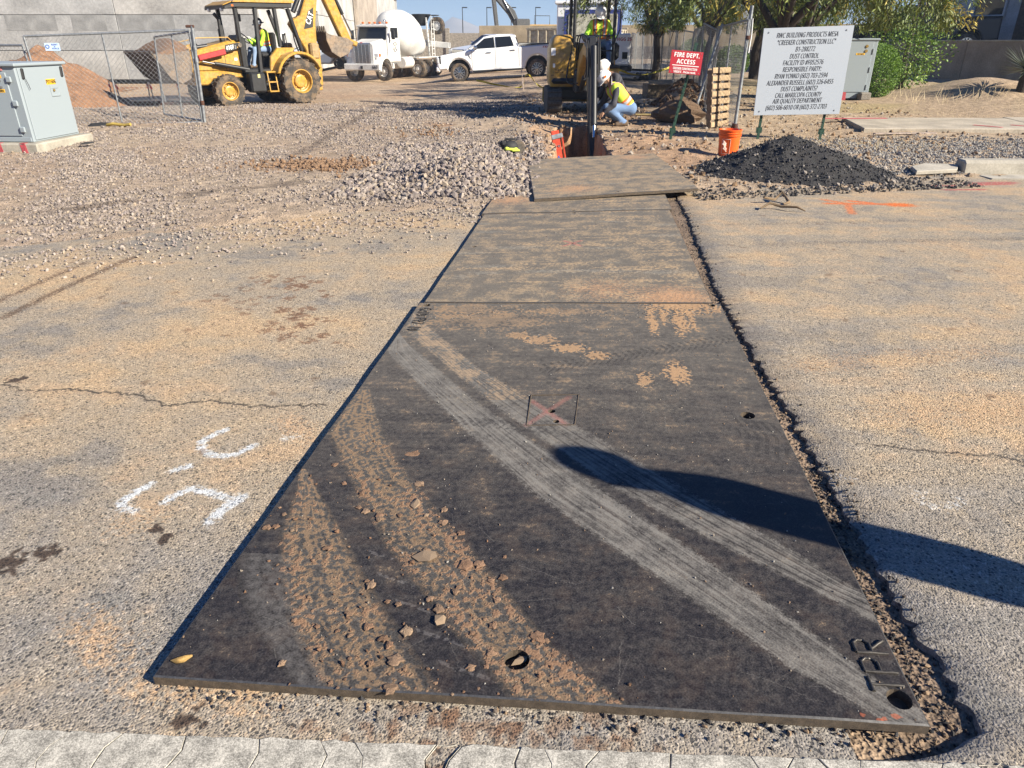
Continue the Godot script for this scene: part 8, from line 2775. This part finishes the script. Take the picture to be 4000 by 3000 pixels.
func build_buildings() -> void:
	var c1 := mat("tilt_concrete", Color(0.47, 0.475, 0.475), 0.9, 0.0, "conc", 0.16)
	var c2 := mat("tilt_concrete_pale", Color(0.52, 0.51, 0.49), 0.9, 0.0, "conc", 0.13)
	var c3 := mat("tilt_concrete_tan", Color(0.44, 0.375, 0.31), 0.9, 0.0, "conc", 0.13)
	var cor := V(-12.6, -0.3, -39.5)
	var o := thing("warehouse", "tall grey concrete panel warehouse under construction", "building", cor)
	panel_wall(o, cor + V(-28.0, 0, -0.5), cor, [0.0, 1.35, 2.95, 9.0], 6.9, [c1, c1, c2])
	var e2 := V(-17.0, -0.3, -118.0)
	var mid := cor.lerp(e2, 0.42)
	panel_wall(o, cor, cor.lerp(e2, 0.16), [0.0, 3.4, 9.0], 6.5, [c2])
	panel_wall(o, cor.lerp(e2, 0.2), mid, [0.0, 3.4, 9.0], 6.5, [c2])
	panel_wall(o, cor.lerp(e2, 0.16) + V(0, 3.6, 0), cor.lerp(e2, 0.2) + V(0, 3.6, 0), [0.0, 5.4], 3.3, [c2])
	part("roof", G.new().box(V(-16.0, 8.0, -40.0), V(27.0, 0.2, 76.0)), c1, o)
	part("back_wall", G.new().box(V(-16.0, 4.0, -76.0), V(24.0, 8.0, 0.3)), c1, o)
	part("far_side_wall", G.new().box(V(-27.8, 4.0, -38.0), V(0.3, 8.0, 74.0)), c1, o)
	panel_wall(o, mid + V(0.4, 0, 0), cor.lerp(e2, 0.62) + V(0.4, 0, 0), [0.0, 8.6], 8.0, [c3])
	panel_wall(o, cor.lerp(e2, 0.62), e2, [0.0, 3.0, 8.0], 8.0, [c2])
	# raised squares coloured dark for the shade in pockets; wider plates are patches
	var ux := V(28.0, 0, 0.5).normalized()
	var uz := ux.cross(Vector3.UP).normalized()
	var bs := Basis(ux, Vector3.UP, uz)
	for i in 16:
		part("patch_and_pocket_shade", G.new().box(Vector3.ZERO, V(0.36, 0.36, 0.02), 0.004), mat("pocket_shade_grey", Color(0.27, 0.27, 0.265), 0.9, 0.0, "conc", 0.6), o, Transform3D(bs, ux * (-22.0 + i * 1.5) + V(0, 4.3 + 0.05 * sin(i), 0) + uz * 0.1))
	for i in 7:
		part("patch_and_pocket_shade", G.new().box(Vector3.ZERO, V(2.2 + sin(i * 3.0) * 0.9, 0.7, 0.015), 0.003), mat("patch_stain", Color(0.36, 0.365, 0.365), 0.92, 0.0, "conc", 0.4), o, Transform3D(bs, ux * (-20.0 + i * 2.9) + V(0, 2.6, 0) + uz * 0.1))
	part("window", G.new().box(Vector3.ZERO, V(0.06, 0.7, 0.7), 0.01), M["white_print"], o, Transform3D(Basis(), cor.lerp(e2, 0.055) - cor + V(0.12, 1.9, 0)))
	part("pane", G.new().box(Vector3.ZERO, V(0.06, 0.5, 0.5), 0.01), M["dark_glass"], o, Transform3D(Basis(), cor.lerp(e2, 0.055) - cor + V(0.14, 1.9, 0)))
	# pale end wall at the frame edge
	part("end_wall", G.new().box(Vector3.ZERO, V(9.0, 9.0, 0.3), 0.02), c3, o, Transform3D(Basis(Vector3.UP, 0.6), V(-18.6, 4.5, 3.0)))
	# block wall and tan wall in the distance
	var bw := mat("block_wall", Color(0.36, 0.32, 0.27), 0.95, 0.0, "soil", 0.6)
	var w := thing("block_wall", "long grey split block wall far behind the mixer truck", "wall", V(-2.0, -0.3, -92.0))
	for i in 12:
		part("wall_panel", G.new().box(V(-30 + i * 7.0, 1.3 + 0.2 * (i % 2), 0), V(6.96, 2.6 + 0.4 * (i % 2), 0.3), 0.03), bw, w)
		part("pilaster", G.new().box(V(-33.5 + i * 7.0, 1.5, 0.1), V(0.5, 3.2, 0.5), 0.03), bw, w)
	var tw := thing("boundary_wall", "tan rendered wall with grey stone base beyond the fence", "wall", V(9.0, 0.1, -62.0), deg_to_rad(-14))
	part("render", G.new().box(V(10, 1.75, 0), V(44, 1.5, 0.35), 0.02), mat("tan_render", Color(0.52, 0.42, 0.28), 0.9, 0.0, "conc", 0.3), tw)
	part("stone_base", G.new().box(V(10, 0.5, 0.05), V(44, 1.0, 0.45), 0.02), mat("base_stone", Color(0.27, 0.235, 0.2), 0.95, 0.0, "soil", 0.5), tw)
	var rd := part("side_road", G.new().box(V(0, 0, 0), V(60, 0.1, 6.0)), mat("far_asphalt", Color(0.22, 0.2, 0.18), 0.9, 0.0, "soil", 0.5), null)
	rd.position = V(40.0, 0.22, -50.0)
	rd.set_meta("kind", "structure")
	# retaining wall
	var sw := mat("stucco", Color(0.40, 0.335, 0.275), 0.95, 0.0, "conc", 0.35)
	var rw := thing("retaining_wall", "long brown grey rendered retaining wall in shade below the pale building", "wall", V(15.75, 0.1, -36.0))
	var pts := [V(15.3, 0.1, -40.0), V(15.75, 0.1, -34.0), V(16.3, 0.1, -28.0), V(17.2, 0.1, -21.0), V(18.6, 0.1, -13.0)]
	for i in 4:
		var d: Vector3 = pts[i + 1] - pts[i]
		var bb := Basis(d.normalized().cross(Vector3.UP).normalized(), Vector3.UP, -d.normalized())
		part("wall_segment", G.new().box(V(0, 0.68, 0), V(0.22, 1.4, d.length() - 0.02), 0.01), sw, rw, Transform3D(bb, (pts[i] + pts[i + 1]) * 0.5 - rw.position))
		part("coping", G.new().box(V(0, 1.40, 0), V(0.26, 0.05, d.length() - 0.02), 0.01), mat("coping", Color(0.55, 0.5, 0.4), 0.9, 0.0, "conc", 0.6), rw, Transform3D(bb, (pts[i] + pts[i + 1]) * 0.5 - rw.position))
	var yd := part("parking_area", G.new().box(V(0, 0, 0), V(60.0, 0.4, 60.0)), mat("far_asphalt", Color(0.22, 0.2, 0.18), 0.9))
	yd.position = V(46.9, 0.72, -38.0)
	yd.set_meta("kind", "structure")
	tag(yd, "raised asphalt car park behind the retaining wall")
	# pale building with outside stair
	var wh := mat("render_white", Color(0.60, 0.60, 0.59), 0.85, 0.0, "conc", 0.3)
	var br := mat("brown_trim", Color(0.10, 0.06, 0.05), 0.8)
	var b := thing("office_building", "pale rendered building with dark windows and brown corner pilaster", "building", V(20.5, 0.92, -37.0), deg_to_rad(-64))
	# local x runs along the shaded face, z out of it
	part("wall", G.new().box(V(0.5, 4.5, -2.0), V(5.2, 9.0, 4.0), 0.03), wh, b)
	part("wall", G.new().box(V(9.5, 4.5, -2.6), V(12.6, 9.0, 4.0), 0.03), wh, b)
	part("plinth", G.new().box(V(9.5, 0.8, -0.5), V(12.0, 1.6, 0.3), 0.02), mat("plinth_block", Color(0.3, 0.29, 0.28), 0.9, 0.0, "soil", 0.8), b)
	part("brick_band", G.new().box(V(9.5, 1.68, -0.48), V(12.0, 0.16, 0.34), 0.02), br, b)
	part("pilaster", G.new().box(V(3.3, 4.5, 0.1), V(0.5, 9.0, 0.4), 0.03), br, b)
	for x in [-0.9, 1.6]:
		var wn := part("window", G.new().box(V(x, 3.1, 0.0), V(1.3, 3.0, 0.12), 0.02), M["dark_glass"], b)
		part("frame", G.new().box(V(x, 1.55, 0.05), V(1.5, 0.12, 0.18), 0.02).box(V(x - 0.7, 3.1, 0.05), V(0.1, 3.2, 0.16), 0.02).box(V(x + 0.7, 3.1, 0.05), V(0.1, 3.2, 0.16), 0.02), wh, wn)
	var st := thing("outside_stair", "grey steel stair tower with cross braces and mesh railing", "stair", V(22.3, 0.92, -32.5), deg_to_rad(-64))
	var gs := mat("stair_grey", Color(0.2, 0.2, 0.19), 0.6, 0.2)
	for x in [0.0, 2.4]:
		for z in [0.0, 1.6]:
			part("column", G.new().box(V(x, 2.2, z), V(0.16, 4.4, 0.16), 0.01), gs, st)
	part("landing", G.new().box(V(1.2, 2.25, 0.8), V(3.0, 0.3, 2.0), 0.02), gs, st)
	part("brace", G.new().beam(V(0, 1.0, 1.6), V(2.4, 1.95, 1.6), 0.07, 0.07), gs, st)
	part("brace", G.new().beam(V(0, 1.95, 1.66), V(2.4, 1.0, 1.66), 0.07, 0.07), gs, st)
	for x in [0.0, 0.8, 1.6, 2.4]:
		part("railing_post", G.new().box(V(x, 2.95, 1.72), V(0.06, 1.1, 0.06)), gs, st)
	part("handrail", G.new().box(V(1.2, 3.5, 1.72), V(2.6, 0.07, 0.07)), gs, st)
	part("stair_stringer", G.new().beam(V(2.4, 2.3, 1.2), V(5.4, 4.6, 1.2), 0.1, 0.3, 0.01), gs, st)
	# dark pickup in the shade of the building
	var q: Node3D = get_node("pickup_truck")
	var dp := copy(q, X(V(17.9, 0.93, -35.0), 0, -22), "dark pickup truck parked in the shade above the retaining wall")
	dp.remove_meta("group")
	var dk := mat("dark_truck_paint", Color(0.025, 0.03, 0.04), 0.35, 0.0, "")
	for n in dp.find_children("*", "MeshInstance3D", true, false):
		if n.material_override == M["white_body"]:
			n.material_override = dk
		if String(n.name).begins_with("lettering"):
			n.free()
	# things beyond the compact excavator
	var gen := thing("generator", "white cabinet generator on a dark wheeled trailer", "generator", V(3.85, H(3.9, -30.0), -30.0), deg_to_rad(-6))
	part("canopy", G.new().box(V(-0.3, 1.15, 0), V(1.9, 1.1, 1.0), 0.05), M["white_body"], gen)
	part("trailer", G.new().box(V(-0.3, 0.5, 0), V(2.1, 0.2, 1.1), 0.03), M["dark_plastic"], gen)
	part("vent", G.new().box(V(0.45, 0.95, 0.505), V(0.2, 0.24, 0.02), 0.004), M["dark_plastic"], gen)
	letters("HGG 25", 0.11, M["red_paint"], gen, X(V(0.4, 1.5, 0.505)), "lettering", 1.0, 0, 1, false, 0.004)
	for s in [1.0, -1.0]:
		wheel(gen, V(-0.2, 0.32, s * 0.6), 0.32, 0.2 * s, 0.19, M["tyre"], M["dusty_white"], 2, 20)
	part("tow_bar", G.new().beam(V(0.7, 0.45, 0), V(1.9, 0.4, 0), 0.08, 0.08, 0.01), M["dark_plastic"], gen)
	var bb2 := thing("site_trailer", "white site trailer with blue framed display panel", "trailer", V(3.45, H(3.4, -36.0), -36.0), deg_to_rad(-8))
	part("cabin", G.new().box(V(-0.2, 1.75, -1.2), V(2.5, 2.5, 2.0), 0.05), M["white_body"], bb2)
	part("roof", G.new().box(V(-0.2, 3.05, -1.2), V(2.7, 0.14, 2.2), 0.03), M["white_body"], bb2)
	part("frame", G.new().box(V(0.2, 2.0, 0.0), V(2.6, 1.5, 0.1), 0.02), mat("frame_blue", Color(0.03, 0.045, 0.2), 0.5, 0.0, ""), bb2)
	part("panel", G.new().box(V(0.2, 2.0, 0.04), V(2.2, 1.15, 0.08), 0.01), mat("panel_cream", Color(0.6, 0.58, 0.47), 0.7, 0.0, "grime", 0.5), bb2)
	part("leg", G.new().box(V(-0.8, 0.6, 0), V(0.1, 1.3, 0.1)), M["dark_plastic"], bb2)
	part("leg", G.new().box(V(1.2, 0.6, 0), V(0.1, 1.3, 0.1)), M["dark_plastic"], bb2)
	# far roofs and trailers over the retaining wall
	var ft := thing("box_trailer", "white box trailer with dark cargo far beyond the notice board", "trailer", V(20.0, 0.9, -62.0), deg_to_rad(-20))
	part("box", G.new().box(V(0, 1.9, 0), V(5.0, 2.2, 2.2), 0.04), M["dusty_white"], ft)
	part("cargo", G.new().box(V(0.6, 3.15, 0), V(3.0, 0.3, 1.8), 0.05), M["dark_plastic"], ft)
	for s in [1.0, -1.0]:
		wheel(ft, V(-0.6, 0.45, s * 1.0), 0.45, 0.3 * s, 0.25, M["tyre"], M["dusty_white"], 2, 20)

func build_far() -> void:
	# mountain ridges
	var n := noise(301, 0.004, 5)
	var pk := func(x: float, z: float) -> float:
		var a := x / 1500.0
		var h := 24.0 * maxf(0.0, 1.0 - absf(x + 92.0) / 62.0) + 11.0 * exp(-pow((x + 55.0) / 60.0, 2.0)) + 8.0 * exp(-pow((x - 60.0) / 90.0, 2.0)) + 26.0 * exp(-pow((x - 620.0) / 330.0, 2.0)) + 30.0 * exp(-pow((x - 900.0) / 200.0, 2.0)) + 12.0 * exp(-pow((x + 700.0) / 300.0, 2.0))
		var prof := maxf(0.0, 1.0 - pow(absf(z) / 150.0, 1.3))
		return h * prof * (1.0 + n.get_noise_2d(x, z * 2.0) * 0.5) - 3.0
	var m := part("mountains", grid_mesh(lines([-1500, 16, 1500]), lines([-160, 16, 160]), pk, func(x: float, z: float) -> Color: return Color(0.22, 0.19, 0.17) * (1.0 + n.get_noise_2d(x * 4, z * 4) * 0.4)), vmat("mountain_rock", 0.95))
	m.position = V(0, 0, -1250)
	m.set_meta("kind", "structure")
	tag(m, "distant hazy mountain ridge")
	# light poles by the block wall
	for i in 4:
		var p := thing("light_pole", "slim street light pole far away by the block wall", "light pole", V(-6.5 + i * 3.2, -0.2, -105.0), 0.0, "far light poles")
		part("pole", G.new().tube([V(0, 0, 0), V(0, 5.6, 0)], [0.09, 0.05], 6), M["dark_plastic"], p)
		part("lamp_head", G.new().box(V(0.3, 5.6, 0), V(0.7, 0.12, 0.25), 0.03), M["dark_plastic"], p)
	# construction fence on the verge
	var line := [V(4.15, 0, -14.0), V(4.3, 0, -16.6), V(4.75, 0, -19.5), V(5.1, 0, -22.4), V(5.3, 0, -25.4), V(5.45, 0, -28.4), V(5.6, 0, -31.4), V(5.75, 0, -34.4), V(5.9, 0, -37.4), V(6.1, 0, -40.4)]
	for i in 9:
		var a: Vector3 = line[i]
		var b: Vector3 = line[i + 1]
		a.y = H0(a.x, a.z) + 0.03
		b.y = H0(b.x, b.z) + 0.03
		var ha := 1.9 if i == 0 else 1.75
		var lean := V(sin(i * 2.3) * 0.06, 0, 0)
		fence_panel("chain_link_fence", ["temporary chain link panel tied to the tall leaning post by the pallet", "second temporary chain link panel along the verge, behind the pallet"][i] if i < 2 else "temporary chain link fence panel in the row along the verge", [a + V(0.02, 0, -0.06), b, b + V(0, 1.72, 0) - lean, a + V(0.02, ha - 0.1, -0.06) + lean], [0.5] if i < 5 else [], "temporary fence panels along the verge" if i > 1 else "")
	var p := thing("fence_post", "tall galvanised fence post leaning beside the pallet with tied white string", "post", V(4.15, H(4.15, -14.0) - 0.02, -14.0))
	part("pole", G.new().tube([V(0, 0, 0), V(0.06, 2.05, -0.1)], 0.032, 10), M["galvanised"], p)
	part("clamp", G.new().lathe([Vector2(0.05, -0.03), Vector2(0.05, 0.03), Vector2(0.03, 0.03)], 10, Transform3D(Basis(), V(0.05, 1.55, -0.07))), M["rust"], p)
	part("base_clamp", G.new().lathe([Vector2(0.06, -0.03), Vector2(0.06, 0.06), Vector2(0.03, 0.06)], 10, Transform3D(Basis(), V(0.0, 0.05, 0))), M["rust"], p)
	part("string", G.new().tube([V(0.09, 1.85, -0.06), V(0.1, 1.6, -0.04), V(0.09, 1.3, -0.04)], 0.01, 4), M["white_print"], p)
	var q := thing("fence_post", "galvanised pole leaning steeply across the fence panels", "post", V(3.72, H(3.75, -15.6), -15.6))
	part("pole", G.new().tube([V(0, 0, 0), V(0.5, 1.8, -0.35)], 0.028, 10), M["galvanised"], q)
	var stp := single("fence_brace", G.new().box(V(0.25, 0.03, 0), V(0.6, 0.05, 0.05), 0.01, Basis(Vector3.UP, -0.6)), M["galvanised"], "short steel brace lying beside the root ball", "brace", V(2.95, H(3.1, -16.6), -16.6))
